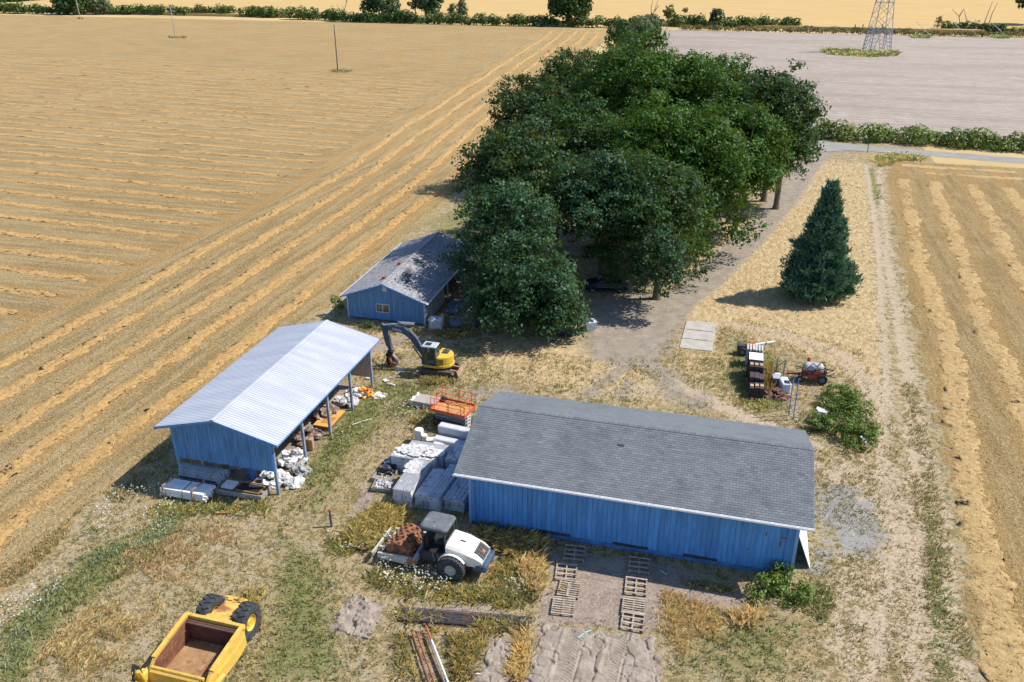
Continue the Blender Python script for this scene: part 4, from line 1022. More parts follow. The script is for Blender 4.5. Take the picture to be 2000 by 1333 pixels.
FOAM = pmat('white_foam', (.70, .69, .66), .9, .10, 3, col2=(.50, .47, .42), amt=.62, scale2=2.2)
FOAM2 = pmat('grubby_white_sheet', (.56, .56, .56), .85, .2, 2.5, col2=(.30, .27, .24), amt=.58, scale2=3)
CONC = pmat('concrete', (.40, .375, .335), .9, .12, 1.2, col2=(.30, .265, .22), amt=.60, scale2=2.5, bump=.2)
CARD = pmat('brown_cardboard', (.40, .25, .14), .85, .15, 3)
PALW = pmat('pallet_wood', (.36, .30, .235), .9, .28, 5, col2=(.22, .17, .125), amt=.6, scale2=2.5, tint=.25)

def wheel(parent, c, r, wd, rim_r, axis=(0, 1, 0), rim_mat=None, tyre=TYRE, lugs=20, lug_h=.035, outer=1):
    """tyre with tread blocks; the rim is its sub-part"""
    c = Vector(c); ax = Vector(axis).normalized(); h = wd / 2
    mb = MB(); mb.lathe(c, ax, [(-h * .80, rim_r * .98), (-h * .98, rim_r * 1.12), (-h, (rim_r + r) * .52), (-h * .92, r * .93), (-h * .78, r * .99), (0, r), (h * .78, r * .99), (h * .92, r * .93), (h, (rim_r + r) * .52), (h * .98, rim_r * 1.12), (h * .80, rim_r * .98)], 32)
    x = ax.orthogonal().normalized(); y = ax.cross(x)
    for i in range(lugs):
        for s_ in (-1, 1):
            a = 2 * math.pi * (i + (.5 if s_ > 0 else 0)) / lugs; d = x * math.cos(a) + y * math.sin(a); tn = -x * math.sin(a) + y * math.cos(a)
            m = Matrix((tn, ax, d)).transposed(); mb.box(c + d * (r * .995) + ax * s_ * h * .46, (2 * math.pi * r / lugs * .56, h * .80, lug_h * 2), m @ Euler((0, 0, s_ * .35)).to_matrix())
    o = mb.build('wheel', tyre, parent)
    mb = MB()
    for s_ in (-1, 1):
        mb.lathe(c, ax * s_, [(h * .80, rim_r), (h * .86, rim_r * .96), (h * .55, rim_r * .80), (h * .50, rim_r * .40), (h * .62, rim_r * .36), (h * .64, 0.001)], 24)
        for k in range(8):
            a = 2 * math.pi * k / 8; d = x * math.cos(a) + y * math.sin(a); mb.cyl(c + ax * s_ * h * .50 + d * rim_r * .58, c + ax * s_ * h * .58 + d * rim_r * .58, .03, None, 6)
    mb.build('rim', rim_mat or STEEL, o)
    return o

def loft(mb, secs, mi=0):
    n = len(secs[0]); vs = [p for s_ in secs for p in s_]; k = len(secs); fs = []
    for i in range(k - 1):
        for j in range(n): fs.append((i * n + j, i * n + (j + 1) % n, (i + 1) * n + (j + 1) % n, (i + 1) * n + j))
    fs.append(tuple(range(n))[::-1]); fs.append(tuple(range((k - 1) * n, k * n)))
    mb.add(vs, fs, mi)

# ---------------- scraper (front at -y)
t = thing('tow_scraper', 'yellow towed earth scraper with an empty rusty bowl and two big tyres', 'scraper', (-22.46, 26.0, 0), R(-.6))
mb = MB()   # bowl shell: side walls and the back wall, yellow outside
for sx in (-1, 1):
    x0, x1 = sx * 1.46, sx * 1.60
    prof = [(-2.50, .28), (-2.50, .85), (-1.8, 1.45), (.55, 1.70), (.95, 1.70), (.95, .45), (.3, .28)]
    mb.ext([(x0, y, z) for y, z in prof], (x1 - x0, 0, 0))
    mb.bar((sx * 1.57, -1.8, 1.46), (sx * 1.57, .9, 1.72), .22, .10)
    mb.box((sx * 1.60, -.4, .95), (.06, 2.2, .12)); mb.box((sx * 1.62, -2.1, .62), (.10, .5, .5))
mb.box((0, .92, 1.60), (3.3, .18, .24)); mb.box((0, .98, 1.05), (2.9, .10, 1.0))
mb.build('bowl', YEL, t)
mb = MB()
mb.box((0, -.75, .30), (2.92, 3.2, .06)); floor_ = mb.build('bowl_floor', RUSTFLOOR, t)
for sx in (-1, 1):
    mb = MB(); mb.ext([(sx * 1.455, y, z) for y, z in ((-2.2, .34), (-2.2, 1.0), (-1.8, 1.36), (.5, 1.60), (.85, 1.60), (.85, .34))], (-sx * .02, 0, 0)); mb.bar((sx * 1.43, -1.4, .95), (sx * 1.43, .4, 1.12), .07, .07)
    mb.build('bowl_lining', RUST, t)
mb = MB(); mb.box((0, .70, .95), (2.86, .08, 1.22)); mb.box((0, .58, 1.50), (2.7, .12, .12), (.25, 0, 0)); mb.build('ejector_plate', pmat('dark_rust', (.115, .055, .045), .8, .2, 3), t)
mb = MB()   # apron
pts = [(y + .45, z) for y, z in ((-2.62, .18), (-2.86, .45), (-2.96, .85), (-2.86, 1.20), (-2.68, 1.32), (-2.58, 1.24), (-2.72, 1.08), (-2.80, .82), (-2.72, .48), (-2.52, .22))]
mb.ext([(-1.40, y, z) for y, z in pts], (2.80, 0, 0)); mb.cyl((-1.40, -2.21, 1.30), (1.40, -2.21, 1.30), .085, None, 12)
mb.build('apron', YEL, t)
mb = MB()   # tail beam
mb.ext([(-.95, .98, 1.62), (.95, .98, 1.62), (.56, 1.55, 1.46), (.50, 2.75, 1.30), (-.50, 2.75, 1.30), (-.56, 1.55, 1.46)], (0, 0, -.55)); mb.build('tail_frame', pmat('rust_stained_yellow', (.64, .41, .09), .55, .12, 2, col2=(.30, .125, .06), amt=.56, scale2=.8), t)
mb = MB(); mb.box((0, 2.85, 1.26), (1.16, .14, .26)); mb.box((-.3, 2.72, 1.36), (.30, .14, .05)); mb.box((.3, 2.72, 1.36), (.30, .14, .05)); mb.box((0, 2.72, 1.0), (.5, .26, .3)); mb.build('push_block', YEL, t)
mb = MB(); mb.cyl((-1.1, 1.90, .93), (1.1, 1.90, .93), .16, None, 12); mb.build('axle', YEL, t)
for sx in (-1, 1): wheel(t, (sx * 1.04, 1.90, .93), .93, .70, .44, (1, 0, 0), YEL2, TYRE, 18, .05)
mb = MB()   # draft arms and hitch, running out of the picture
for sx in (-1, 1):
    mb.tube([(sx * 1.78, -1.3, .75), (sx * 1.80, -2.8, 1.05), (sx * 1.45, -3.5, 1.40)], [.12, .13, .15], 8); mb.cbox((sx * 1.62, -2.6, 1.05), (.34, .5, .55), .05)
mb.cyl((-1.6, -3.5, 1.42), (1.6, -3.5, 1.42), .17, None, 12); mb.bar((0, -3.5, 1.42), (0, -6.2, 1.0), .3, .35)
mb.build('draft_frame', YEL, t)
mb = MB()
for sx in (-1, 1):
    mb.cyl((sx * 1.42, -2.75, .9), (sx * 1.30, -3.1, 1.95), .09, None, 10); mb.cyl((sx * 1.62, -2.8, .9), (sx * 1.55, -3.15, 1.85), .07, None, 10)
mb.build('lift_cylinder', YEL2, t)
mb = MB()
for sx in (-1, 1):
    for k in range(4):
        o_ = Vector((sx * (1.35 + .09 * k), -2.85 + .06 * k, 1.0)); mb.tube([o_, o_ + Vector((sx * .16, .12, .55)), o_ + Vector((sx * .22, -.15, .95)), o_ + Vector((sx * .05, -.45, .8)), o_ + Vector((-sx * .05, -.6, .3))], .028, 6)
mb.build('hydraulic_hose', BLACK, t)

# ---------------- soil compactor (drum at -x, engine at +x)
t = thing('soil_compactor', 'cream soil compactor with rusty padfoot drum and dark cab roof', 'road roller', (-14.05, 35.75, 0), R(-4))
mb = MB(); r = .73; mb.lathe((-1.88, 0, .78), (0, 1, 0), [(-1.0, .02), (-1.0, r * .55), (-.97, r), (.97, r), (1.0, r * .55), (1.0, .02)], 40)
for row in range(7):
    for i in range(13):
        a = 2 * math.pi * (i + (row % 2) * .5) / 13; d = Vector((math.cos(a), 0, math.sin(a))); tn = Vector((-math.sin(a), 0, math.cos(a))); ya = Vector((0, 1, 0))
        mb.box(Vector((-1.88, -.84 + row * .28, .78)) + d * (r + .045), (.165, .18, .11), Matrix((tn, ya, d)).transposed(), 0, .5, (.72, .72))
mb.build('drum', pmat('rusty_drum', (.27, .115, .055), .85, .3, 4, col2=(.12, .055, .04), amt=.52, scale2=2.2), t)
mb = MB()
for sy in (-1, 1):
    mb.ext([(-3.05, sy * 1.10, .44), (-3.05, sy * 1.10, .78), (-1.2, sy * 1.10, .94), (-.72, sy * 1.10, .94), (-.72, sy * 1.10, .40), (-1.3, sy * 1.10, .40)], (0, sy * .12, 0))
mb.box((-2.98, 0, .50), (.12, 2.3, .20)); mb.box((-.85, 0, .60), (.22, 2.3, .36))
mb.build('drum_frame', CREAM_D, t)
mb = MB(); mb.box((-3.40, 0, .56), (.10, 2.45, .30), (0, .12, 0)); mb.bar((-3.05, -.5, .62), (-3.3, -.5, .62), .12, .12); mb.bar((-3.05, .5, .62), (-3.3, .5, .62), .12, .12); mb.lathe((-3.30, .35, .85), (0, 1, 0), [(-.03, .22), (.03, .22), (.03, .16), (-.03, .16), (-.03, .22)], 16); mb.build('levelling_bar', CREAM_D, t)
mb = MB(); mb.box((-.2, 0, .62), (1.2, 1.0, .5)); mb.box((.35, 0, 1.0), (1.5, 1.35, .55)); mb.box((1.6, 0, .75), (2.2, .95, .6)); mb.build('chassis', CHAR, t)
mb = MB(); mb.box((.20, -.05, 1.32), (1.35, 1.55, .12)); mb.box((.50, .0, 1.62), (.42, .5, .14)); mb.box((.72, .0, 1.95), (.14, .5, .55)); mb.box((-.28, 0, 1.75), (.30, 1.1, .65)); mb.lathe((-.08, 0, 2.08), (.5, 0, .86), [(0, .20), (.03, .20), (.03, .16), (0, .16), (0, .20)], 16); mb.build('operator_station', BLACK, t)
mb = MB()
for x, y in ((-.42, -.66), (-.42, .66), (.95, -.66), (.95, .66)): mb.bar((x, y, 1.3), (x * .98, y * .97, 2.80), .08, .08)
mb.bar((-.42, -.66, 2.72), (.95, -.66, 2.72), .07, .07); mb.bar((-.42, .66, 2.72), (.95, .66, 2.72), .07, .07); mb.bar((.95, -.66, 1.75), (.95, .66, 1.75), .06, .06)
mb.tube([(.98, .72, 1.4), (1.04, .86, 2.0), (1.0, .82, 2.7)], .025, 6)
mb.build('cab_frame', CHAR, t)
mb = MB()
def rrect(cx, cy, w_, h_, r_, z): return [(cx + sx * (w_ / 2 - r_) + r_ * math.cos(R(a)), cy + sy_ * (h_ / 2 - r_) + r_ * math.sin(R(a)), z) for sx, sy_, a0 in ((1, 1, 0), (-1, 1, 90), (-1, -1, 180), (1, -1, 270)) for a in (a0, a0 + 30, a0 + 60, a0 + 90)]
loft(mb, [rrect(.27, 0, 1.64, 1.50, .22, 2.80), rrect(.27, 0, 1.68, 1.54, .24, 2.87), rrect(.27, 0, 1.60, 1.46, .24, 2.95), rrect(.27, 0, 1.40, 1.26, .22, 2.985)])
mb.cyl((.15, -.18, 2.98), (.15, -.18, 3.03), .06, None, 10); mb.build('cab_roof', pmat('faded_charcoal_roof', (.125, .135, .15), .7, .15, 2, col2=(.20, .205, .21), amt=.6, scale2=2.5), t, bevel=.02)
mb = MB(); mb.ext([(.98, y, 1.4) for y in (-.62, .62)] + [(.98, .60, 2.15), (.98, -.60, 2.15)], (.03, 0, 0)); mb.build('rear_window', GLASS, t)
mb = MB()   # bonnet: tapering, sloping down to the back
def sec(x, hw, z0, z1, c=.14): return [(x, -hw, z0), (x, hw, z0), (x, hw, z1 - c), (x, hw - c, z1), (x, -hw + c, z1), (x, -hw, z1 - c)]
loft(mb, [sec(1.02, .84, .95, 2.02), sec(1.9, .84, .95, 1.90), sec(2.75, .78, .95, 1.64), sec(3.10, .70, .95, 1.38, .12)])
bon = mb.build('bonnet', CREAM, t)
mb = MB(); mb.cbox((1.75, .0, 1.935), (.34, .10, .05), .02, (0, .115, 0)); mb.build('exhaust_slot', CHAR, bon)
mb = MB(); s_ = math.atan2(.22, .33)
q = lambda u, v: Vector((2.58 + u * .56, v, 1.71 - u * .31 - max(0, u - .3) * .10))
mb.ext([q(0, -.50), q(0, .50), q(1, .52), q(1, -.52)], (.03, 0, .035)); gr_ = mb.build('grille', BLACK, bon)
mb = MB()
for u in np.linspace(.08, .92, 6): mb.bar(q(u, -.49) + Vector((.03, 0, .045)), q(u, .49) + Vector((.03, 0, .045)), .02, .03)
for v in np.linspace(-.4, .4, 4): mb.bar(q(.05, v) + Vector((.03, 0, .045)), q(.95, v) + Vector((.03, 0, .045)), .02, .03)
mb.build('grille_bar', STEEL, gr_)
mb = MB(); mb.box(q(.62, 0) + Vector((.045, 0, .06)), (.17, .20, .02), (0, .55, 0)); mb.build('emblem', pmat('emblem_red', (.60, .10, .06), .5, .1, 4), gr_)
mb = MB(); mb.cbox((2.95, 0, .88), (.85, 1.56, .50), .08); mb.build('counterweight', NAVY, t)
mb = MB(); mb.ext([(3.39, -.45, .78), (3.39, -.15, .78), (3.39, -.30, 1.06)], (.012, 0, 0)); mb.build('warning_triangle', pmat('orange_reflector', (.85, .20, .02), .5, .05, 4), t)
for sy in (-1, 1):
    mb = MB(); mb.box((1.35, sy * .845, 1.55), (.34, .012, .07)); mb.build('decal', pmat('decal_red', (.48, .08, .10), .5, .1, 4) if sy < 0 else bpy.data.materials['decal_red'], bon)
    mb = MB(); 
    for k in range(9): mb.box((1.19 + k * .055, sy * .845, 1.45), (.038, .012, .05))
    mb.build('decal', CHAR, bon)
    mb = MB()
    arc = [(R(158 - k * 18)) for k in range(8)]
    vs = []; 
    for a in arc:
        for y in (.78, 1.06): vs.append((1.45 + .84 * math.cos(a), sy * y, .76 + .84 * math.sin(a)))
    for a in arc:
        for y in (.78, 1.06): vs.append((1.45 + .88 * math.cos(a), sy * y, .76 + .88 * math.sin(a)))
    n2 = len(arc) * 2; fs = []
    for k in range(len(arc) - 1):
        a = 2 * k; fs += [(a, a + 2, a + 3, a + 1), (n2 + a, n2 + a + 1, n2 + a + 3, n2 + a + 2), (a, n2 + a, n2 + a + 2, a + 2), (a + 1, a + 3, n2 + a + 3, n2 + a + 1)]
    mb.add(vs, fs); mb.build('mudguard', CREAM, t)
    wheel(t, (1.45, sy * 1.05, .76), .77, .54, .34, (0, 1, 0), pmat('cream_rim', (.45, .43, .38), .6, .2, 4) if sy < 0 else bpy.data.materials['cream_rim'], TYRE, 22, .04)
mb = MB(); mb.tube([(.55, -.75, .45), (.4, -.95, .9), (.2, -.80, 1.35)], .03, 6); mb.tube([(.8, -.75, .45), (.7, -.95, .9), (.5, -.80, 1.35)], .03, 6); mb.build('handrail', STEEL, t)

# ---------------- excavator (boom towards +x; cab on +y)
t = thing('excavator', 'yellow compact excavator with dark blue folded boom by the open shed', 'excavator', (-21.65, 58.25, 0), R(180))
for sy in (-1, 1):
    mb = MB(); pr_ = [(-1.35, .10), (-1.45, .34), (-1.30, .60), (1.25, .60), (1.45, .34), (1.30, .10), (1.0, .0), (-1.0, 0)]
    mb.ext([(x, sy * .68, z) for x, z in pr_], (0, sy * .44, 0))
    for i in range(22):
        x = -1.3 + i * .124; mb.box((x, sy * .90, .615), (.05, .45, .05)); mb.box((x, sy * .90, .0), (.05, .45, .04))
    tr = mb.build('track', pmat('track_steel', (.10, .085, .075), .85, .3, 5) if sy < 0 else bpy.data.materials['track_steel'], t)
    mb = MB()
    for x in (-1.05, -.5, 0, .5, 1.05): mb.cyl((x, sy * 1.10, .30), (x, sy * 1.15, .30), .20 if abs(x) > 1 else .11, None, 12)
    mb.build('roller', CHAR, tr)
mb = MB(); mb.box((0, 0, .48), (1.7, 1.4, .30)); mb.cyl((0, 0, .55), (0, 0, .82), .55, None, 20); mb.build('undercarriage', CHAR, t)
mb = MB()   # dozer blade behind
mb.ext([(-1.80, -1.12, .08), (-1.95, -1.12, .35), (-1.84, -1.12, .70), (-1.76, -1.12, .70), (-1.84, -1.12, .35), (-1.70, -1.12, .08)], (0, 2.24, 0)); mb.bar((-1.0, -.4, .45), (-1.80, -.4, .35), .16, .18); mb.bar((-1.0, .4, .45), (-1.80, .4, .35), .16, .18); mb.build('blade', pmat('scuffed_blade', (.34, .20, .11), .7, .25, 3, col2=(.30, .28, .27), amt=.55, scale2=2), t)
mb = MB()   # rotating body with round tail
rim_ = [(1.05, -1.02), (1.05, 1.02)] + [(.05 + 1.28 * math.cos(R(a)) * 1.0, 1.06 * math.sin(R(a)) * 1.0) for a in range(95, 270, 12)]
mb.ext([(x, y, .80) for x, y in rim_], (0, 0, .24)); mb.build('body_skirt', YEL2, t, bevel=.03)
mb = MB(); tail = [(.15, -1.0), (.15, .15), (-.02, .15), (-.02, 1.0)] + [(.02 + 1.20 * math.cos(R(a)), 1.0 * math.sin(R(a))) for a in range(97, 270, 12)]
mb.ext([(x, y, 1.045) for x, y in tail], (0, 0, .72)); bd = mb.build('engine_cover', YEL2, t, bevel=.09)
mb = MB(); mb.box((-.38, .985, 1.40), (.62, .03, .55)); pn = mb.build('side_panel', pmat('louvred_panel', (.55, .38, .04), .5, .1, 3), bd)
mb = MB()
for k in range(5): mb.box((-.38, 1.003, 1.22 + k * .09), (.46, .012, .035))
mb.build('louvre', CHAR, pn)
mb = MB(); mb.cbox((.60, -.62, 1.30), (.80, .70, .52), .05); mb.build('tank_cover', YEL2, t)
mb = MB(); mb.cbox((-.45, -.30, 1.80), (.55, .70, .10), .04); mb.cyl((-.35, -.75, 1.75), (-.35, -.75, 2.10), .06, None, 10); mb.build('exhaust', CHAR, t)
mb = MB()   # cab
cx0, cx1, cy0, cy1, cz0, cz1 = .02, 1.18, .12, 1.02, 1.04, 2.62
for x, y in ((cx0, cy0), (cx1, cy0), (cx1, cy1), (cx0, cy1)): mb.bar((x, y, cz0), (x - (.10 if x > .5 else 0), y, cz1), .09, .09)
mb.box(((cx0 + cx1) / 2 - .33, cy1, 1.82), (.50, .05, 1.56)); mb.box(((cx0 + cx1) / 2, cy1, 1.10), (cx1 - cx0, .05, .14))
mb.box((cx0, (cy0 + cy1) / 2, 1.40), (.05, cy1 - cy0, .72)); mb.box(((cx0 + cx1) / 2, cy0, 1.4), (cx1 - cx0, .05, .7))
cab_ = mb.build('cab', NAVY, t)
mb = MB(); mb.cbox(((cx0 + cx1) / 2 - .05, (cy0 + cy1) / 2, cz1 + .05), (1.24, 1.02, .12), .05); mb.build('cab_roof', pmat('pale_cab_roof', (.42, .45, .48), .6, .12, 3), cab_)
mb = MB(); mb.box((.72, .57, cz1 + .115), (.50, .55, .012)); mb.build('roof_hatch', GLASS, cab_)
mb = MB(); mb.ext([(.62, cy1 + .0, 1.16), (1.15, cy1, 1.16), (1.07, cy1, 2.56), (.62, cy1, 2.56)], (0, .012, 0)); mb.ext([(1.19, cy0 + .05, 1.14), (1.19, cy1 - .05, 1.14), (1.09, cy1 - .05, 2.56), (1.09, cy0 + .05, 2.56)], (.012, 0, 0)); mb.box((cx0 - .02, (cy0 + cy1) / 2, 2.18), (.03, .74, .70)); mb.build('windscreen', GLASSG, cab_)
mb = MB(); mb.cbox(((cx0 + cx1) / 2 - .33, cy1 + .03, 2.02), (.34, .03, .92), .012); mb.build('door_window', GLASS, cab_)
# boom: swan-neck plate box
def limb(name, pts, ths, w_, mat, y0, parent):
    mb = MB()
    up, lo = [], []
    for i, p in enumerate(pts):
        p = Vector((p[0], 0, p[1])); a = Vector((pts[max(0, i - 1)][0], 0, pts[max(0, i - 1)][1])); b = Vector((pts[min(len(pts) - 1, i + 1)][0], 0, pts[min(len(pts) - 1, i + 1)][1])); d = (b - a).normalized(); n_ = Vector((-d.z, 0, d.x)) * ths[i] / 2
        up.append(p + n_); lo.append(p - n_)
    for i in range(len(pts) - 1):
        vs = []
        for y in (y0 - w_ / 2, y0 + w_ / 2): vs += [(q.x, y, q.z) for q in (lo[i], up[i], up[i + 1], lo[i + 1])]
        mb.add(vs, [(3, 2, 1, 0), (4, 5, 6, 7), (0, 1, 5, 4), (1, 2, 6, 5), (2, 3, 7, 6), (3, 0, 4, 7)])
    return mb.build(name, mat, parent)
BY_ = -.12
boom = limb('boom', [(1.25, 1.05), (1.72, 1.9), (2.15, 2.65), (2.55, 3.08), (3.1, 3.32), (4.0, 3.46), (4.85, 3.52)], [.30, .42, .52, .54, .46, .36, .26], .30, NAVY, BY_, t)
mb = MB()
for k in (-.09, 0, .09): mb.tube([(1.35, BY_ + k, 1.55), (1.62, BY_ + k, 2.15), (2.05, BY_ + k, 2.95), (2.5, BY_ + k, 3.42), (3.1, BY_ + k, 3.62), (4.6, BY_ + k, 3.72)], .022, 5)
mb.build('hydraulic_hose', STEEL, boom)
mb = MB(); mb.cyl((1.45, BY_ - .24, .95), (2.25, BY_ - .24, 2.1), .065, None, 10); mb.cyl((1.45, BY_ + .24, .95), (2.25, BY_ + .24, 2.1), .065, None, 10); mb.build('boom_cylinder', CHAR, boom)
mb = MB(); mb.cyl((2.9, BY_, 3.72), (3.6, BY_, 4.10), .075, None, 10); mb.build('arm_cylinder', NAVY, boom)
mb = MB(); mb.cyl((2.35, BY_ - .02, 4.12), (3.75, BY_, 3.86), .05, None, 10); mb.cyl((3.75, BY_, 3.86), (4.95, BY_, 3.62), .075, None, 10); mb.build('arm_cylinder', pmat('chromed_rod', (.55, .58, .62), .3, .1, 3, .5), boom)
arm = limb('stick', [(5.05, 3.72), (4.82, 3.45), (4.62, 2.5), (4.42, 1.45)], [.22, .40, .34, .22], .24, NAVY, BY_, t)
mb = MB(); mb.cyl((4.98, BY_, 3.1), (4.72, BY_, 1.75), .06, None, 10); mb.cyl((4.40, BY_ , 2.8), (4.18, BY_, 1.6), .05, None, 10); mb.build('bucket_cylinder', STEEL, arm)
mb = MB(); mb.cbox((4.42, BY_, 1.22), (.46, .36, .40), .05); mb.cbox((4.50, BY_, .98), (.6, .42, .24), .05); mb.cyl((4.2, BY_ - .25, 1.3), (4.2, BY_ + .25, 1.3), .06, None, 8); mb.build('coupler', BLACK, t)
mb = MB()
bp = [(4.65, .85), (4.72, .45), (4.50, .10), (4.15, .02), (4.10, .10), (4.40, .22), (4.52, .48), (4.45, .85)]
mb.ext([(x, BY_ - .38, z) for x, z in bp], (0, .76, 0))
for k in range(4): mb.box((4.05, BY_ - .30 + k * .2, .06), (.16, .08, .05))
for sy in (-1, 1): mb.ext([(4.65, BY_ + sy * .38, .85), (4.50, BY_ + sy * .38, .10), (4.12, BY_ + sy * .38, .06), (4.40, BY_ + sy * .38, .85)], (0, -sy * .03, 0))
mb.build('bucket', RUST, t)
mb = MB(); mb.bar((4.20, BY_, 1.05), (3.62, BY_, .28), .30, .06); mb.bar((4.22, BY_ - .10, 1.0), (3.70, BY_ - .10, .45), .05, .14); mb.bar((4.22, BY_ + .10, 1.0), (3.70, BY_ + .10, .45), .05, .14); mb.build('thumb', pmat('worn_steel_plate', (.30, .29, .28), .5, .3, 4, .3), t)
def lettering(txt, size, loc, X, Y, mat, parent):
    cu = bpy.data.curves.new('lettering', 'FONT'); cu.body = txt; cu.size = size; cu.align_x = 'CENTER'; cu.align_y = 'CENTER'; cu.extrude = .004
    cu.materials.append(mat); o = bpy.data.objects.new('lettering', cu); C.objects.link(o); o.parent = parent
    X = Vector(X).normalized(); Z = X.cross(Vector(Y)).normalized(); Y = Z.cross(X)
    m = Matrix((X, Y, Z)).transposed().to_4x4(); m.translation = Vector(loc)
    me = bpy.data.meshes.new_from_object(o); bpy.data.objects.remove(o); me.transform(m); me.name = 'lettering'
    o = bpy.data.objects.new('lettering', me); C.objects.link(o); o.parent = parent; return o
lettering('DEERE', .30, (3.62, BY_ + .162, 3.39), (-1, 0, -.16), (0, 0, 1), pmat('white_letters', (.80, .82, .84), .5, .03, 3), boom)

# ---------------- scissor lift
t = thing('scissor_lift', 'orange railed scissor lift parked behind the long barn corner', 'scissor lift', (-17.85, 50.4, 0), R(-9.0))
mb = MB(); mb.box((0, 0, 1.42), (2.75, 1.85, .07)); mb.build('deck', pmat('worn_deck', (.48, .22, .12), .8, .12, 1.0, col2=(.52, .30, .08), amt=.5, scale2=.6, col3=(.42, .14, .09), amt3=.62, scale3=3), t)
mb = MB()
for x, y, dx, dy in ((0, -.92, 2.79, .04), (0, .92, 2.79, .04), (-1.38, 0, .04, 1.80), (1.38, 0, .04, 1.80)): mb.box((x, y, 1.50), (dx, dy, .20))
mb.build('toeboard', ORANGE, t)
mb = MB()
for sy in (-1, 1):
    for z in (1.98, 2.48): mb.tube([(-1.36, sy * .9, z), (1.36, sy * .9, z)], .024, 6)
    for x in (-1.36, -1.05, 0, .10, 1.05, 1.36): mb.cyl((x, sy * .9, 1.42), (x, sy * .9, 2.48), .024, None, 6)
for sx in (-1, 1):
    for z in (1.98, 2.48): mb.tube([(sx * 1.36, -.9, z), (sx * 1.36, .9 if sx < 0 else .1, z)], .024, 6)
    mb.cyl((sx * 1.36, 0, 1.42), (sx * 1.36, 0, 2.48), .024, None, 6)
mb.build('guard_rail', ORANGE, t)
mb = MB()
for k in range(6):
    z = .62 + k * .125
    for sy in (-1, 1): mb.bar((-1.22, sy * .45, z + (.05 if k % 2 else -.0)), (1.22, sy * .45, z + (0 if k % 2 else .05)), .06, .09)
    mb.cyl((-1.2, -.5, z), (-1.2, .5, z), .035, None, 8); mb.cyl((1.2, -.5, z), (1.2, .5, z), .035, None, 8)
mb.box((0, -.62, 1.28), (2.6, .08, .18)); mb.box((0, .62, 1.28), (2.6, .08, .18))
mb.build('scissor_stack', pmat('grey_blue_steel', (.24, .26, .29), .6, .2, 4), t)
mb = MB(); mb.cbox((0, 0, .42), (2.5, 1.25, .34), .04); mb.cbox((.1, -.66, .44), (1.5, .12, .40), .03); mb.cbox((.1, .66, .44), (1.5, .12, .40), .03); mb.build('chassis', pmat('grimy_chassis', (.10, .09, .09), .8, .3, 3, col2=(.25, .06, .04), amt=.58, scale2=2), t)
mb = MB(); mb.bar((1.40, -.5, .35), (1.40, -.5, 1.35), .05, .05); mb.bar((1.40, -.1, .35), (1.40, -.1, 1.35), .05, .05)
for k in range(4): mb.bar((1.40, -.5, .5 + .25 * k), (1.40, -.1, .5 + .25 * k), .03, .05)
mb.build('ladder', WHITE, t)
for x in (-.92, .92):
    for sy in (-1, 1): wheel(t, (x, sy * .72, .30), .30, .24, .16, (0, 1, 0), REDP, TYRE, 16, .012)
mb = MB(); mb.cbox((-1.12, .62, 1.62), (.34, .34, .34), .04); mb.tube([(-1.1, .5, 1.5), (-.5, .3, 1.47), (.2, .42, 1.47), (.9, .2, 1.47)], .02, 5); mb.build('control_box', BLACK, t)

# ---------------- parked car under the oak (front towards -x)
t = thing('parked_car', 'dark blue estate car in the shade under the domed oak', 'car', (-11.25, 80.1, 0), R(10))
PAINT = pmat('dark_blue_car_paint', (.012, .022, .050), .25, .1, 2, .3, spec=.6)
mb = MB()
def csec(x, hw, z0, zs, z1, hr): return [(x, -hw, z0), (x, hw, z0), (x, hw + .03, (z0 + zs) / 2), (x, hw - .03, zs), (x, hr, z1), (x, -hr, z1), (x, -hw + .03, zs), (x, -hw - .03, (z0 + zs) / 2)]
loft(mb, [csec(-2.32, .70, .32, .60, .66, .55), csec(-2.15, .84, .24, .74, .80, .66), csec(-1.30, .88, .22, .90, .97, .72), csec(-.95, .89, .22, .95, 1.02, .74), csec(-.2, .89, .22, .97, 1.56, .58), csec(.6, .89, .22, .98, 1.62, .60), csec(1.55, .88, .22, .98, 1.58, .58), csec(2.10, .87, .26, .98, 1.20, .62), csec(2.34, .80, .34, .80, .96, .60)])
mb.build('body', PAINT, t, bevel=.03)
mb = MB()
for sy in (-1, 1):
    for q0 in ([(-.62, 1.03), (-.14, 1.50), (.14, 1.52), (.14, 1.03)], [(.20, 1.03), (.20, 1.52), (1.0, 1.54), (1.0, 1.03)], [(1.06, 1.03), (1.06, 1.53), (1.55, 1.50), (1.90, 1.15), (1.86, 1.03)]):
        mb.ext([(x, sy * (.872 - (z - .97) * .50), z) for x, z in q0], (0, sy * .016, sy * .0))
mb.ext([(-.90, -.66, 1.07), (-.90, .66, 1.07), (-.24, .56, 1.55), (-.24, -.56, 1.55)], (-.02, 0, .02))
mb.ext([(2.08, -.56, 1.24), (2.08, .56, 1.24), (1.64, .52, 1.57), (1.64, -.52, 1.57)], (.02, 0, .02))
mb.build('window', GLASS, t)
mb = MB()
for sy in (-1, 1): mb.tube([(-.1, sy * .60, 1.62), (.1, sy * .60, 1.68), (1.5, sy * .60, 1.69), (1.65, sy * .60, 1.62)], .02, 6)
mb.build('roof_rail', pmat('silver_trim', (.55, .57, .60), .35, .05, 3, .6), t)
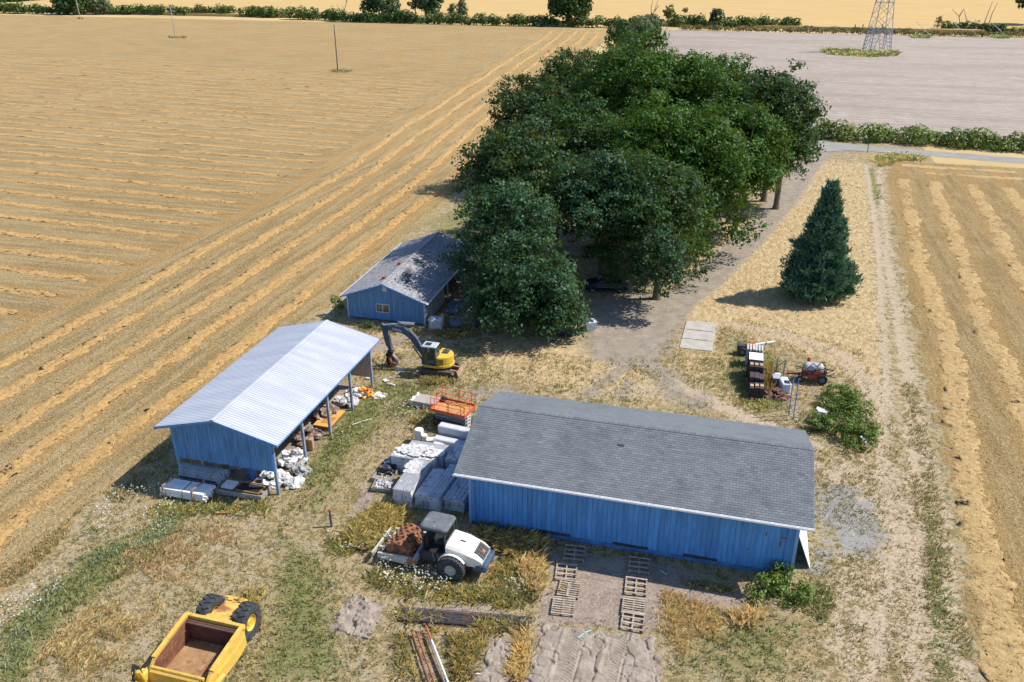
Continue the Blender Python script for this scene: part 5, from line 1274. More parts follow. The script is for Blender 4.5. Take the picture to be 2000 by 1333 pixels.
for sy in (-1, 1):
    mb = MB(); mb.cbox((-2.20, sy * .62, .66), (.20, .30, .16), .03); mb.build('headlight', pmat('lamp_glass', (.55, .57, .6), .15, .05, 3) if sy < 0 else bpy.data.materials['lamp_glass'], t)
    mb = MB(); mb.cbox((2.22, sy * .72, .86), (.16, .16, .30), .03); mb.build('tail_light', pmat('red_lamp', (.40, .01, .012), .2, .05, 3) if sy < 0 else bpy.data.materials['red_lamp'], t)
    mb = MB(); mb.box((.2, sy * .915, .56), (2.6, .02, .05)); mb.build('side_trim', STEEL, t)
    mb = MB(); mb.cbox((-.55, sy * .98, 1.08), (.12, .18, .12), .03); mb.build('mirror', PAINT, t)
    for x in (-1.42, 1.38): wheel(t, (x, sy * .80, .33), .33, .21, .21, (0, 1, 0), bpy.data.materials['silver_trim'], TYRE, 30, .006)
mb = MB(); mb.box((-2.33, 0, .52), (.05, 1.2, .18)); mb.build('grille', BLACK, t)
# ================================================================= things lying about the yard
g = np.random.default_rng(77)
def frag(mb, c, d, rot, mi=0, j=.18):
    """an irregular torn block"""
    hx, hy, hz_ = d[0] / 2, d[1] / 2, d[2] / 2
    m = Euler(rot).to_matrix(); c = Vector(c)
    P = []
    for z in (-1, 1):
        for k in range(6):
            a = 2 * math.pi * (k + g.uniform(-.25, .25)) / 6; P.append(c + m @ Vector((hx * 1.1 * math.cos(a) * g.uniform(1 - j, 1 + j), hy * 1.1 * math.sin(a) * g.uniform(1 - j, 1 + j), hz_ * z * g.uniform(1 - j, 1 + j * .5))))
    mb.add(P, [tuple(range(6))[::-1], tuple(range(6, 12))] + [(i, (i + 1) % 6, 6 + (i + 1) % 6, 6 + i) for i in range(6)], mi, g.uniform(.2, .8))
def heap(name, label, cat, c, rx, ry, h, n, size, mat, flat=.55, group=None, tilt=.7):
    """a jumbled pile of torn pieces: one heap"""
    mb = MB()
    for i in range(n):
        a = g.uniform(0, 6.28); k = math.sqrt(g.uniform(0, 1)); s = g.uniform(.5, 1.3) * size
        x, y = math.cos(a) * k * rx, math.sin(a) * k * ry; z = h * (1 - k * k) * g.uniform(.3, 1.0) + s * flat * .3
        frag(mb, (x, y, z), (s * g.uniform(.8, 1.5), s, s * flat), (g.uniform(-tilt, tilt), g.uniform(-tilt, tilt), g.uniform(0, 3)))
    o = mb.build(name, mat); o.location = (c[0], c[1], 0); return tag(o, label, cat, group)

# ---- steel pipes and bars in the front
mb = MB(); a, b = at(785, 1203), at(1030, 1222); d = (b - a).normalized(); n_ = Vector((-d.y, d.x, 0)); L = (b - a).length
for k in range(30):
    o_ = n_ * (-.42 + (k % 15) * .062) + Vector((0, 0, .10 + .05 * (k // 15) + g.uniform(0, .02))); s_ = g.uniform(-.25, .25)
    mb.tube([a + o_ + d * s_, a + o_ + d * (L * .5) + n_ * g.uniform(-.03, .03), b + o_ + d * s_], .024, 5)
mb.box((a + b) / 2 - d * 2 + Vector((0, 0, .04)), (.14, 1.2, .08), (0, 0, math.atan2(d.y, d.x))); mb.box((a + b) / 2 + d * 2 + Vector((0, 0, .04)), (.14, 1.2, .08), (0, 0, math.atan2(d.y, d.x)))
tag(mb.build('steel_bar_bundle', pmat('weathered_bars', (.085, .075, .085), .7, .35, 6, col2=(.17, .095, .07), amt=.58, scale2=3)), 'long bundle of dark rusted steel bars lying in the front grass', 'steel bars')
mb = MB(); mb.bar(at(870, 1196, .06), at(957, 1204, .06), .16, .04); tag(mb.build('timber_plank', WOOD), 'pale weathered plank lying along the back of the steel bar bundle', 'plank')
def pipe(name, label, p0, p1, r, mat, z0=.22, z1=.22, ext_=2.2):
    mb = MB(); a, b = at(*p0, z0), at(*p1, z1); b = b + (b - a).normalized() * ext_; mb.cyl(a, b, r, None, 10)
    return tag(mb.build(name, mat), label, 'pipe', 'pipes lying in the front grass')
PIPER = pmat('rusty_pipe', (.25, .105, .07), .8, .25, 5, col2=(.16, .07, .05), amt=.6, scale2=3)
pipe('steel_pipe', 'rusty pipe on the outer side, away from the white pole', (804, 1232), (838, 1333), .055, PIPER)
pipe('steel_pipe', 'rusty pipe lying between the outer rusty one and the angle iron', (813, 1234), (848, 1333), .055, PIPER)
pipe('angle_iron', 'greyish rusty angle iron tucked against the white pole', (834, 1238), (868, 1333), .045, pmat('grey_rust', (.26, .19, .16), .8, .25, 4))
t = thing('marker_pole', 'white pole with an orange and rusty end among the rusty pipes', 'pole', (0, 0, 0), 0, 'pipes lying in the front grass')
a, b = at(832, 1223, .26), at(875, 1333, .26); b2 = b + (b - a).normalized() * 2.2
mb = MB(); mb.cyl(a.lerp(b, .27), b2, .055, None, 10); mb.build('white_length', pmat('white_pole', (.72, .76, .80), .5, .08, 3), t)
mb = MB(); mb.cyl(a, a.lerp(b, .27), .05, None, 10); mb.build('painted_end', pmat('orange_rust', (.42, .13, .05), .7, .3, 5), t)
mb = MB(); mb.tube([at(803, 1231, .30), at(835, 1238, .30)], .03, 6); mb.tube([at(813, 1234, .30), at(829, 1247, .22)], .025, 6); tag(mb.build('pipe_strap', PIPER), 'short rusty cross rod with a bent end over the pipe tops', 'rod', 'pipes lying in the front grass')
mb = MB(); mb.tube([at(900, 1317, .03), at(930, 1316, .05), at(960, 1319, .03)], .03, 6); tag(mb.build('plastic_pipe', WHITE), 'thin pale pipe end in the bare soil at the bottom edge', 'pipe')

# ---- pallets laid as two tracks to the barn
def pallet(name, nslat, sw, seed):
    g2 = np.random.default_rng(seed); t = thing(name, '', 'pallet', (0, 0, 0), 0, 'pallets laid in two lines to the barn')
    mb = MB()
    for x in (-.56, 0, .56): mb.box((x, 0, .055), (.07, 1.32, .10), None, 0, g2.uniform(.2, .8))
    mb.build('runner', PALW, t)
    mb = MB()
    for k in range(nslat):
        y = -.60 + k * 1.20 / (nslat - 1); mb.box((0, y, .118), (1.22, sw, .025), (0, 0, g2.uniform(-.02, .02)), 0, g2.uniform(.1, .95))
    mb.build('slat', PALW, t); return t
pa, pb_ = pallet('wooden_pallet', 4, .10, 1), pallet('wooden_pallet', 8, .085, 2)
PL = [(pa, (1122, 1083), .10, 'shaded open-slatted pallet touching the barn wall, roller side'), (pa, (1106, 1120), .13, 'sunlit open-slatted pallet next after the shaded one, roller side'),
      (pb_, (1112, 1153), .04, 'close-slatted pallet with a loose board across it'), (pb_, (1100, 1187), .10, 'close-slatted pallet at the rut end of the line nearer the roller'),
      (pa, (1248, 1107), .09, 'shaded open-slatted pallet touching the barn wall, second line'), (pa, (1242, 1148), .07, 'sunlit open-slatted pallet half in the barn shadow, second line'),
      (pb_, (1237, 1187), .05, 'close-slatted pallet third from the barn in the second line'), (pa, (1236, 1216), .03, 'broken pallet sinking into dry weeds at the end of the second line')]
used = set()
for proto, p, rzz, lab in PL:
    c = at(*p)
    if proto.name not in used: used.add(proto.name); o = proto; o.location = (c.x, c.y, .02); o.rotation_euler = (0, 0, rzz); o['label'] = lab
    else: dup(proto, (c.x, c.y, .02), rzz, lab)
mb = MB(); mb.bar(at(1111, 1140, .17), at(1107, 1165, .17), .10, .03); tag(mb.build('loose_board', PALW), 'short loose board lying across a close-slatted pallet', 'board')
CYAN = pmat('pale_blue_strap', (.32, .62, .64), .5, .1, 3)
for pts, lab in (([(1128, 1247), (1140, 1238), (1155, 1231)], 'pale blue strap curving on the rutted soil, longer one'), ([(1136, 1243), (1144, 1247)], 'tiny offcut of pale blue strap beside the longer one'), ([(1153, 1245), (1163, 1239), (1166, 1234)], 'pale blue strap bent into a hook on the rutted soil'), ([(1290, 1115), (1303, 1123)], 'short pale blue strap in the barn shadow')):
    mb = MB(); mb.tube([at(*p, .03) for p in pts], .028, 4); tag(mb.build('plastic_strap', CYAN), lab, 'strap', 'pale blue straps on the soil')

# ---- rutted soil with tyre tread prints
def tread_sheet(name, poly, ruts, seed, rough=0.0, stp=.045):
    P = [(p.x, p.y) for p in ats(poly)]; xs = np.arange(min(p[0] for p in P), max(p[0] for p in P), stp); ys = np.arange(min(p[1] for p in P), max(p[1] for p in P), stp)
    X, Y = np.meshgrid(xs, ys); d = segdist(X, Y, P + [P[0]]); ins = inside(X, Y, P); s = np.where(ins, d, -d) + (vnoise(X * 2.2, Y * 2.2, seed) - .5) * .9
    Z = .03 + vnoise(X * 1.3, Y * 1.3, seed + 1) * .03 + vnoise(X * 4, Y * 4, seed + 2) * .025 + vnoise(X * 10, Y * 10, seed + 3) * .025 + rough * (vnoise(X * 2.4 + Y, Y * 5.5, seed + 8) > .55) * vnoise(X * 7, Y * 7, seed + 9) * .22
    Z = Z - .12 * (np.abs(vnoise(X * 1.7 + 9, Y * 1.7, seed + 5) - .5) < .025) - .07 * (vnoise(X * 3.1 + 9, Y * 3.1, seed + 5) > .74) * vnoise(X * 9, Y * 9, seed + 6)
    for (rx0, wd, ang) in ruts:
        u = X - (rx0 + (Y - Y.mean()) * .03); k = np.clip((wd / 2 - np.abs(u)) / .06, 0, 1)
        lug_ = (np.sin((Y * 1.0 + np.abs(u) * ang) * 2 * math.pi / .19) > .1) * 1.0
        Z = Z * (1 - .65 * k) + k * (-.02 + .055 * lug_) + np.exp(-((u - wd / 2 - .07) / .06) ** 2) * (-.09) * (vnoise(Y * 3, Y * 0 + 2, seed) > .15) + np.exp(-((u + wd / 2 + .12) / .09) ** 2) * .05
    Z = np.where(s < .3, np.minimum(Z, .16 * np.clip(s / .3, 0, 1) - .03), Z) ; Z = np.where(s < .04, -.14, Z)
    ii = np.arange(X.size).reshape(X.shape); F = np.stack([ii[:-1, :-1], ii[:-1, 1:], ii[1:, 1:], ii[1:, :-1]], -1).reshape(-1, 4)
    keep = (s.ravel()[F] > -.05).any(1)
    o = npmesh(name, np.stack([X.ravel(), Y.ravel(), Z.ravel()], -1), F[keep], SOILM); return structure(o)
def soil_material():
    n = NT('dry_soil'); p = n.pos(); a = n.noise(p, 1.4, 5, .7); b = n.noise(p, 9, 4, .75)
    c = n.mix(n.ss(a, .35, .65), (.235, .195, .155), (.34, .285, .235)); c = n.mix(n.ss(b, .5, .68, 0, .6), c, (.40, .34, .285)); c = n.mix(n.ss(b, .28, .42, .5, 0), c, (.19, .145, .115))
    return n.out(c, .95, 0, n.bump(b, .5, .03), .1)
SOILM = soil_material()
c1, c2 = at(1108, 1290), at(1196, 1290)
tread_sheet('rutted_soil', SOIL[1], [(c1.x, .95, .55), (c2.x, .9, .55)], 51)
tread_sheet('ploughed_patch', SOIL[2], [], 61, 1.0)
tread_sheet('bare_soil', SOIL[3], [], 71, .4)

# ---- wooden post with a red top
c = at(648, 1029); t = thing('wooden_post', 'grey round post with a red painted top in the grass', 'post', tuple(c))
mb = MB(); mb.cyl((0, 0, -.1), (-.03, 0, 1.22), .085, .08, 12); mb.build('shaft', pmat('dark_post_wood', (.13, .115, .105), .9, .3, 6, stretch=(1, 1, .3)), t)
mb = MB(); mb.cyl((-.03, 0, 1.22), (-.032, 0, 1.30), .082, .08, 12); mb.build('painted_top', pmat('pink_red_paint', (.55, .09, .10), .6, .1, 4), t)

# ---- stacked roofing panels and foam beside the barn
RIB = pmat('grey_ribbed_panel', (.30, .32, .36), .6, .12, 2, col2=(.48, .47, .45), amt=.63, scale2=1.6, col3=(.20, .19, .19), amt3=.62, scale3=4)
INSUL = pmat('panel_edge', (.58, .58, .61), .8, .15, 3, col2=(.28, .25, .23), amt=.6, scale2=2.5, col3=(.62, .60, .45), amt3=.64, scale3=3)
TARPY = pmat('pale_wrapped_panel', (.50, .52, .56), .8, .2, 2.4, col2=(.25, .25, .27), amt=.57, scale2=2.2, col3=(.60, .58, .50), amt3=.63, scale3=5)
def panel_stack(label, x0, x1, y0, y1, z0, z1, ribs, topm=RIB, edge=INSUL, rzz=0, lay=5, along='y', rag=0.0, grp='stacked panels beside the long barn'):
    cx, cy = (x0 + x1) / 2, (y0 + y1) / 2; w_, L = x1 - x0, y1 - y0
    t = thing('panel_stack', label, 'panel stack', (cx, cy, 0), rzz, grp)
    mb = MB()
    for k in range(lay):
        za = (z1 - .05) * k / lay; zb = (z1 - .05) * (k + 1) / lay
        dz0 = (z0 - z1) * (k / lay); sh = g.uniform(-.03, .03, 4)
        mb.ext([(-w_ / 2 + sh[0], -L / 2 + sh[1] - rag * g.uniform(0, 1), za + .01), (w_ / 2 + sh[0], -L / 2 + sh[1] - rag * g.uniform(0, 1), za + .01), (w_ / 2 + sh[2], L / 2 + sh[3] + rag * g.uniform(0, 1), za + .01), (-w_ / 2 + sh[2], L / 2 + sh[3] + rag * g.uniform(0, 1), za + .01)], (0, 0, zb - za - .012))
    mb.build('panel', edge, t)
    mb = MB(); n = ribs
    if n:
        dw = w_ / n
        for k in range(n):
            xa = -w_ / 2 + k * dw
            for (u0, h0), (u1, h1) in (((0, .0), (.55, .0)), ((.55, .0), (.66, .05)), ((.66, .05), (.86, .05)), ((.86, .05), (1, 0))):
                mb.add([(xa + u0 * dw, -L / 2, z1 - .045 + h0), (xa + u1 * dw, -L / 2, z1 - .045 + h1), (xa + u1 * dw, L / 2, z1 - .045 + h1), (xa + u0 * dw, L / 2, z1 - .045 + h0)], [(0, 1, 2, 3)])
    else: mb.box((0, 0, z1 - .03), (w_, L, .04))
    mb.build('top_sheet', topm, t); return t
panel_stack('ribbed panel stack with striped top in full sun, inner column', -17.74, -17.14, 40.05, 43.5, 1.3, 1.38, 4, rzz=-.01)
panel_stack('ribbed panel stack partly covered by torn foam, outer column', -18.36, -17.78, 40.02, 43.5, 1.3, 1.36, 4, rzz=-.01)
panel_stack('pale wrapped panel stack in the shade, next to the sunny ribbed ones', -16.95, -16.15, 40.3, 43.4, .9, .98, 0, TARPY, TARPY, rzz=-.05, rag=.12)
panel_stack('shaded ribbed stack in the middle of the dark group', -16.05, -15.2, 40.2, 43.9, .9, 1.12, 4, TARPY, TARPY, rzz=-.08, rag=.10)
panel_stack('shaded stack leaning nearest the barn wall', -15.1, -13.75, 40.6, 44.3, .9, .92, 5, TARPY, TARPY, rzz=-.06, rag=.12)
panel_stack('crosswise pale stack, row next to the sunny ribbed columns', -20.0, -16.9, 43.75, 44.4, 1.1, 1.25, 0, FOAM2, INSUL, rag=.05)
panel_stack('crosswise pale stack, middle row with ragged foam top', -19.7, -16.6, 44.45, 45.1, 1.1, 1.32, 0, FOAM, INSUL, rag=.05)
panel_stack('crosswise stack with grey ribbed top, at the back of the pile', -19.3, -16.3, 45.15, 45.8, 1.1, 1.28, 0, RIB, INSUL, rag=.05)
panel_stack('tall dark stack pressed against the barn end behind the crosswise rows', -16.4, -14.2, 44.4, 46.6, 1.2, 1.18, 5, TARPY, TARPY, rag=.08)
for (c, rx, ry, h, n, lab) in (((-17.95, 42.6), .5, .9, .05, 60, 'torn foam scraps scattered on the sunny ribbed stack'), ((-18.3, 44.6), 1.5, .7, .05, 110, 'torn foam scraps over the crosswise stacks')):
    o = heap('foam_scraps', lab, 'foam scraps', c, rx, ry, h, n, .30, FOAM2, .05, 'foam scraps', .07); o.location.z = 1.335
heap('foam_scraps', 'crumpled white foam spilling from the end of the crosswise stacks', 'foam scraps', (-20.35, 44.2), .45, .8, .7, 26, .30, FOAM2, .5, 'foam scraps')
# tray crates beside them
def crate(name, label, c, dx, dy, h, rzz, mat, th=.04, inner=None, cat='crate', grp=None, fill=None):
    t = thing(name, label, cat, (c[0], c[1], 0), rzz, grp); mb = MB()
    mb.box((0, 0, .05), (dx, dy, .06))
    for sx in (-1, 1): mb.box((sx * (dx / 2 - th / 2), 0, h / 2 + .03), (th, dy, h))
    for sy in (-1, 1): mb.box((0, sy * (dy / 2 - th / 2), h / 2 + .03), (dx - 2 * th - .004, th, h))
    mb.build('tray', mat, t)
    if fill: fill(t)
    return t
def fill_black(t):
    mb = MB(); mb.box((-.1, .45, .38), (1.0, .5, .36)); mb.box((.05, -.35, .36), (1.2, .12, .40), (0, .05, .1)); mb.build('black_box', BLACK, t)
    mb = MB(); mb.box((-.3, -.05, .30), (.7, .35, .06), (.2, .1, 0)); mb.build('board', pmat('rusty_board', (.30, .14, .07), .8, .2, 3), t)
crate('junk_tray', 'long low tray holding black boxes beside the crosswise stacks', (-20.1, 43.4), 1.25, 2.6, .28, -.10, WOOD, fill=fill_black)
def fill_stones(t):
    mb = MB()
    for i in range(60): frag(mb, (g.uniform(-.55, .55), g.uniform(-.38, .38), .22 + g.uniform(0, .1)), (.16, .13, .10), (g.uniform(0, 3), g.uniform(0, 3), 0))
    mb.build('offcut', FOAM2, t)
crate('junk_tray', 'tray full of white offcuts in the grass by the ribbed stack', (-19.75, 41.7), 1.4, 1.0, .26, .12, WOOD, fill=fill_stones)
# wrapped long bundles
def beam(label, c, L, w_, h, z, rzz, mat=FOAM, name='wrapped_beam', strap=True):
    t = thing(name, label, 'wrapped bundle', (c[0], c[1], z), rzz, 'white wrapped bundles by the scissor lift')
    mb = MB(); mb.cbox((0, 0, h / 2), (L, w_, h), .05); mb.build('wrapping', mat, t)
    if strap: mb = MB(); mb.box((L * .18, 0, h / 2), (.05, w_ + .02, h + .02)); mb.build('strap', pmat('brown_strap', (.35, .25, .12), .8, .1, 3) if 'brown_strap' not in bpy.data.materials else bpy.data.materials['brown_strap'], t)
    return t
FOAMB = pmat('dusty_white_wrap', (.52, .53, .56), .7, .10, 2, col2=(.42, .42, .44), amt=.6, scale2=1.5)
beam('long white wrapped bundle, lowest of three by the scissor lift', (-16.9, 47.5), 2.9, .62, .55, .05, -.12, FOAMB)
beam('long white wrapped bundle resting on top by the scissor lift', (-16.75, 48.25), 3.0, .62, .60, .62, -.12, FOAMB, strap=False)
beam('long white wrapped bundle underneath the upper one by the lift', (-16.75, 48.25), 2.9, .60, .55, .05, -.12, FOAMB, strap=False)
for p, s_, rzz, lab in (((-19.55, 47.75), (.62, .55, .95), .3, 'tallest white foam block standing at the end of the row'), ((-19.05, 47.55), (.4, .45, .70), .6, 'narrower foam block leaning on the tallest one'), ((-18.5, 47.45), (.75, .6, .5), .2, 'squat torn foam block in the middle of the row'), ((-17.85, 47.1), (.8, .5, .42), -.3, 'low flat foam block next to the brown-sided one'), ((-17.3, 46.6), (.75, .6, .55), .5, 'foam block with a brown side, nearest the barn'), ((-16.8, 46.55), (.7, .5, .35), .1, 'pale flat slab leaning at the end of the foam row')):
    mb = MB(); frag(mb, (0, 0, s_[2] / 2), s_, (g.uniform(-.1, .1), g.uniform(-.1, .1), rzz), 0, .10); o = mb.build('foam_block', FOAM); o.location = (p[0], p[1], 0); tag(o, lab, 'foam block', 'foam blocks behind the panel stacks')
c = at(825, 792); t = thing('concrete_box', 'flat grey-topped box beside the scissor lift with a white torn sheet', 'box', (c.x + .3, c.y + .1, 0), -.1)
mb = MB(); mb.cbox((0, 0, .28), (1.9, 1.25, .56), .04); mb.build('box_body', pmat('weathered_box', (.36, .33, .30), .85, .15, 3), t)
mb = MB()
for k in range(5): frag(mb, (-.98 + g.uniform(-.1, .1), -.5 + k * .26, .30), (.28, .3, .55), (g.uniform(-.3, .3), g.uniform(-.3, .3), 0))
mb.build('torn_sheet', FOAM, t)
heap('foam_scraps', 'patch of bright white torn foam on the grass outside the shed', 'foam scraps', at(740, 774), .55, .5, .12, 34, .26, FOAM, .3, 'foam scraps', .35)
LIT = [((781, 722), .55, .3, 'largest white torn sheet on the grass by the excavator track'), ((779, 737), .3, .12, 'bird-shaped scrap of white sheet near the excavator'), ((755, 745), .35, .2, 'white scrap beside the far shed post'), ((762, 752), .6, .1, 'long pale strip lying outside the far shed post'), ((720, 740), .3, .2, 'small white scrap under the far end of the shed'), ((685, 722), .25, .15, 'pale crumpled sheet behind the shed end panel')]
for p, a_, b_, lab in LIT:
    mb = MB(); 
    for k in range(3): frag(mb, (g.uniform(-.2, .2) * a_, g.uniform(-.2, .2) * b_, .05 + .03 * k), (a_ * g.uniform(1, 1.6), b_ * g.uniform(1, 1.6), .03), (g.uniform(-.15, .15), g.uniform(-.15, .15), g.uniform(-.4, .4)), 0, .3)
    o = mb.build('white_scrap', FOAM); c = at(*p); o.location = (c.x, c.y, 0); tag(o, lab, 'scrap', 'white scraps on the grass')
mb = MB(); mb.tube([at(687, 830, .06), at(700, 826, .08), at(715, 821, .06), at(727, 818, .05)], [.05, .03, .04, .02], 5); tag(mb.build('white_rope', FOAM), 'twisted white strip lying beyond the plywood box', 'strip')
mb = MB(); mb.box(at(433, 1001, .05), (.75, .22, .05), (0, 0, .3)); tag(mb.build('loose_board', PLY), 'short pale board in the weeds in front of the shed', 'board')
mb = MB(); mb.bar(at(460, 1006, .05), at(500, 984, .05), .14, .05); tag(mb.build('loose_board', WOOD), 'long weathered board lying in the tall dry grass near the shed post', 'board')

# ---- things under and around the open shed
def long_bundle(label, x0, x1, yc, zc, w_, h, mat, nstrap, round_=False, grp='long bundles at the open shed gable'):
    t = thing('long_bundle', label, 'bundle', ((x0 + x1) / 2, yc, 0), 0, grp); mb = MB(); L = x1 - x0
    for k in range(10):
        for j in range(3):
            y = -w_ / 2 + (k + .5) * w_ / 10; z = zc - h / 2 + (j + .5) * h / 3
            if round_: z = zc - h / 2 + (j + .5) * h / 3 * math.cos((y / w_) * 2.0)
            e0, e1 = g.uniform(-.14, .14, 2); mb.box((e0 / 2 + e1 / 2, y, z), (L + e0 - e1, w_ / 10 * .97, h / 3 * .97), None, 0, g.uniform(.2, .8))
    mb.build('length', mat, t)
    for k in range(nstrap):
        x = -L / 2 + (k + .5) * L / nstrap; mb = MB()
        for y0, z0, y1, z1 in ((-w_ / 2 - .01, zc - h / 2, -w_ / 2 - .01, zc + h / 2 + .015), (-w_ / 2 - .01, zc + h / 2 + .012, w_ / 2 + .01, zc + h / 2 + .012 - (.12 if round_ else 0))): mb.bar((x, y0, z0), (x, y1, z1), .07, .015)
        mb.build('strap', bpy.data.materials['brown_strap'], t)
    return t
WRAPW = pmat('white_profile', (.74, .75, .76), .7, .12, 3, tint=.15); WRAPB = pmat('grey_blue_profile', (.30, .36, .42), .6, .12, 3, tint=.15)
t = long_bundle('white strapped bundle lying in front between two brown stakes', -33.1, -30.0, 37.72, .42, 1.15, .55, WRAPW, 1)
mb = MB()
for k in range(3): mb.box((-1.2 + k * 1.2, 0, .07), (.12, 1.2, .14))
mb.build('bearer', WOOD, t)
for x, lab in ((-32.85, 'brown stake holding the white bundle, at its outer end'), (-30.75, 'brown stake holding the white bundle, at its inner end')):
    mb = MB(); mb.bar((x, 37.06, 0), (x, 37.06, .98), .09, .09); mb.bar((x, 37.06, .98), (x + .25, 37.9, 1.02), .09, .07); mb.bar((x, 38.38, 0), (x, 38.38, .98), .09, .09)
    tag(mb.build('wooden_stake', pmat('brown_stake', (.28, .19, .13), .85, .2, 4) if 'brown_stake' not in bpy.data.materials else bpy.data.materials['brown_stake']), lab, 'stake', 'stakes round the white bundle')
long_bundle('blue-grey strapped bundle in the shade behind the white one', -32.95, -29.95, 39.35, .62, 1.2, 1.0, WRAPB, 3, True)
def fill_shed_crate(t):
    mb = MB()
    for k in range(3): mb.box((-.95, -.25 + k * .26, .48), (.85, .24, .14))
    mb.build('white_sheet', WRAPW, t)
    mb = MB(); mb.box((.55, -.05, .50), (1.65, .85, .10), (0, .02, 0)); mb.build('window_screen', pmat('brown_frame', (.30, .17, .05), .6, .15, 4), t)
    mb = MB(); mb.box((.55, -.05, .556), (1.52, .72, .012), (0, .02, 0)); mb.build('screen_mesh', BLACK, t)
crate('timber_crate', 'grey timber crate with a dark framed screen on top, near the shed post', (-28.25, 38.85), 3.3, 1.25, .44, .0, WOOD, .05, fill=fill_shed_crate)
for (x, y, lab, mat, s_) in ((-31.9, 40.9, 'pale sheet-metal sack in the dark under the shed gable', FOAM2, (1.2, .8, .7)), (-30.3, 41.2, 'slanting pale board stacked in the dark under the gable', TARPY, (1.0, .3, 1.1))):
    mb = MB(); frag(mb, (0, 0, s_[2] / 2), s_, (0, .15, .3)); o = mb.build('stored_bale', mat); o.location = (x, y, 0); tag(o, lab, 'bale', 'stored bales under the shed')
t = thing('plastic_drum', 'blue plastic drum in the shade under the gable', 'drum', (-28.6, 40.5, 0)); mb = MB(); mb.lathe((0, 0, 0), (0, 0, 1), [(0, .001), (0, .28), (.05, .30), (.30, .30), (.32, .31), (.34, .30), (.60, .30), (.62, .31), (.64, .30), (.85, .30), (.90, .27), (.90, .001)], 20); mb.build('drum_shell', pmat('blue_drum', (.05, .14, .32), .5, .1, 3), t); mb = MB(); mb.cyl((.1, 0, .9), (.1, 0, .94), .05, None, 8); mb.build('cap', BLACK, t)
HEAPS = [((-27.1, 40.6), .9, .9, .75, 46, .42, FOAM, 'bright white heap of bagged scraps right behind the front shed post'), ((-25.9, 40.6), .8, .7, .5, 36, .34, FOAM2, 'low white heap spilling out past the front shed post'), ((-25.9, 42.0), .7, .6, .45, 40, .28, pmat('grey_crumpled_sheet', (.36, .37, .38), .7, .3, 4, col2=(.16, .16, .17), amt=.55, scale2=4), 'grey crumpled sheet heap between the first and second shed posts'),
         ((-27.0, 43.0), .9, .9, .8, 46, .45, FOAM, 'white foam heap between the first and second shed posts'), ((-27.4, 45.9), .9, .9, .9, 44, .42, pmat('brown_mixed_junk', (.20, .13, .10), .85, .4, 4, col2=(.42, .38, .34), amt=.55, scale2=2.5), 'brown and grey junk heap behind the cardboard boxes'),
         ((-27.6, 49.2), .9, 1.2, .9, 46, .45, bpy.data.materials['brown_mixed_junk'], 'brown junk heap behind the plywood box'), ((-26.9, 51.2), .9, .8, .7, 44, .42, FOAM2, 'heap of broken boards and sheet before the fourth shed post'), ((-26.6, 52.9), .8, .7, .55, 50, .30, FOAM, 'white scrap heap under the orange netting')]
for c, rx, ry, h, n, s_, m_, lab in HEAPS: heap('scrap_heap', lab, 'scrap heap', c, rx, ry, h, n, s_, m_, .5, 'scrap heaps under the shed edge')
heap('orange_netting', 'crumpled orange and yellow netting thrown on the white scraps', 'netting', (-26.15, 52.95), .75, .6, .85, 46, .24, pmat('orange_net', (.80, .22, .02), .6, .2, 3, col2=(.80, .48, .03), amt=.55, scale2=2.5), .4)
t = thing('plywood_box', 'shallow plywood box with an orange lid lying under the shed edge', 'box', (-26.9, 48.5, 0), -.02)
mb = MB(); mb.box((0, 0, .16), (1.30, 2.45, .28)); mb.build('box_body', pmat('dark_ply_edge', (.16, .11, .07), .85, .2, 4), t); mb = MB(); mb.box((0, 0, .33), (1.36, 2.5, .05)); mb.build('lid', pmat('orange_ply', (.62, .34, .09), .7, .08, 2), t)
mb = MB(); mb.box((.1, -.35, .358), (.85, .95, .006)); mb.build('stain', pmat('brown_stain', (.42, .19, .06), .7, .15, 2), t)
for dx_, lab in ((-.16, 'darker cardboard carton beside the second shed post'), (.16, 'lighter upright cardboard carton just outside the second shed post')):
    t = thing('cardboard_box', lab, 'cardboard box', (-26.65 + dx_ + .05, 44.75, 0), .2, 'cardboard boxes by the second shed post'); mb = MB(); mb.cbox((0, 0, .43), (.28, .42, .86), .015); mb.build('carton', CARD if dx_ > 0 else pmat('dark_cardboard', (.26, .16, .10), .85, .15, 3), t); mb = MB(); mb.box((0, 0, .862), (.05, .42, .006)); mb.build('tape', pmat('packing_tape', (.45, .33, .2), .4, .1, 3), t)

# ---- by the house and under the oaks
def tote(label, x, y, rzz):
    t = thing('liquid_tote', label, 'liquid tote', (x, y, 0), rzz); mb = MB(); mb.cbox((0, 0, .66), (1.12, .94, .98), .09); mb.build('tank', pmat('milky_plastic', (.50, .56, .62), .5, .12, 2), t)
    mb = MB(); 
    for k in range(6):
        x_ = -.58 + k * .232
        for sy in (-1, 1): mb.box((x_, sy * .49, .66), (.028, .028, 1.02))
    for k in range(5):
        y_ = -.49 + k * .245
        for sx in (-1, 1): mb.box((sx * .585, y_, .66), (.028, .028, 1.02))
    for k in range(6):
        z = .17 + k * .2
        for sy in (-1, 1): mb.box((0, sy * .515, z), (1.2, .022, .022))
        for sx in (-1, 1): mb.box((sx * .61, 0, z), (.022, 1.0, .022))
    mb.build('cage', pmat('cage_steel', (.62, .65, .68), .4, .1, 4, .4), t)
    mb = MB(); mb.box((0, 0, .07), (1.2, 1.0, .13)); mb.build('pallet_base', WOOD, t)
    mb = MB(); mb.cyl((0, 0, 1.15), (0, 0, 1.21), .12, None, 14); mb.build('lid', pmat('red_lid', (.20, .05, .05), .5, .1, 4), t)
tote('caged white liquid tote standing at the corner of the house', -24.75, 66.1, R(4))
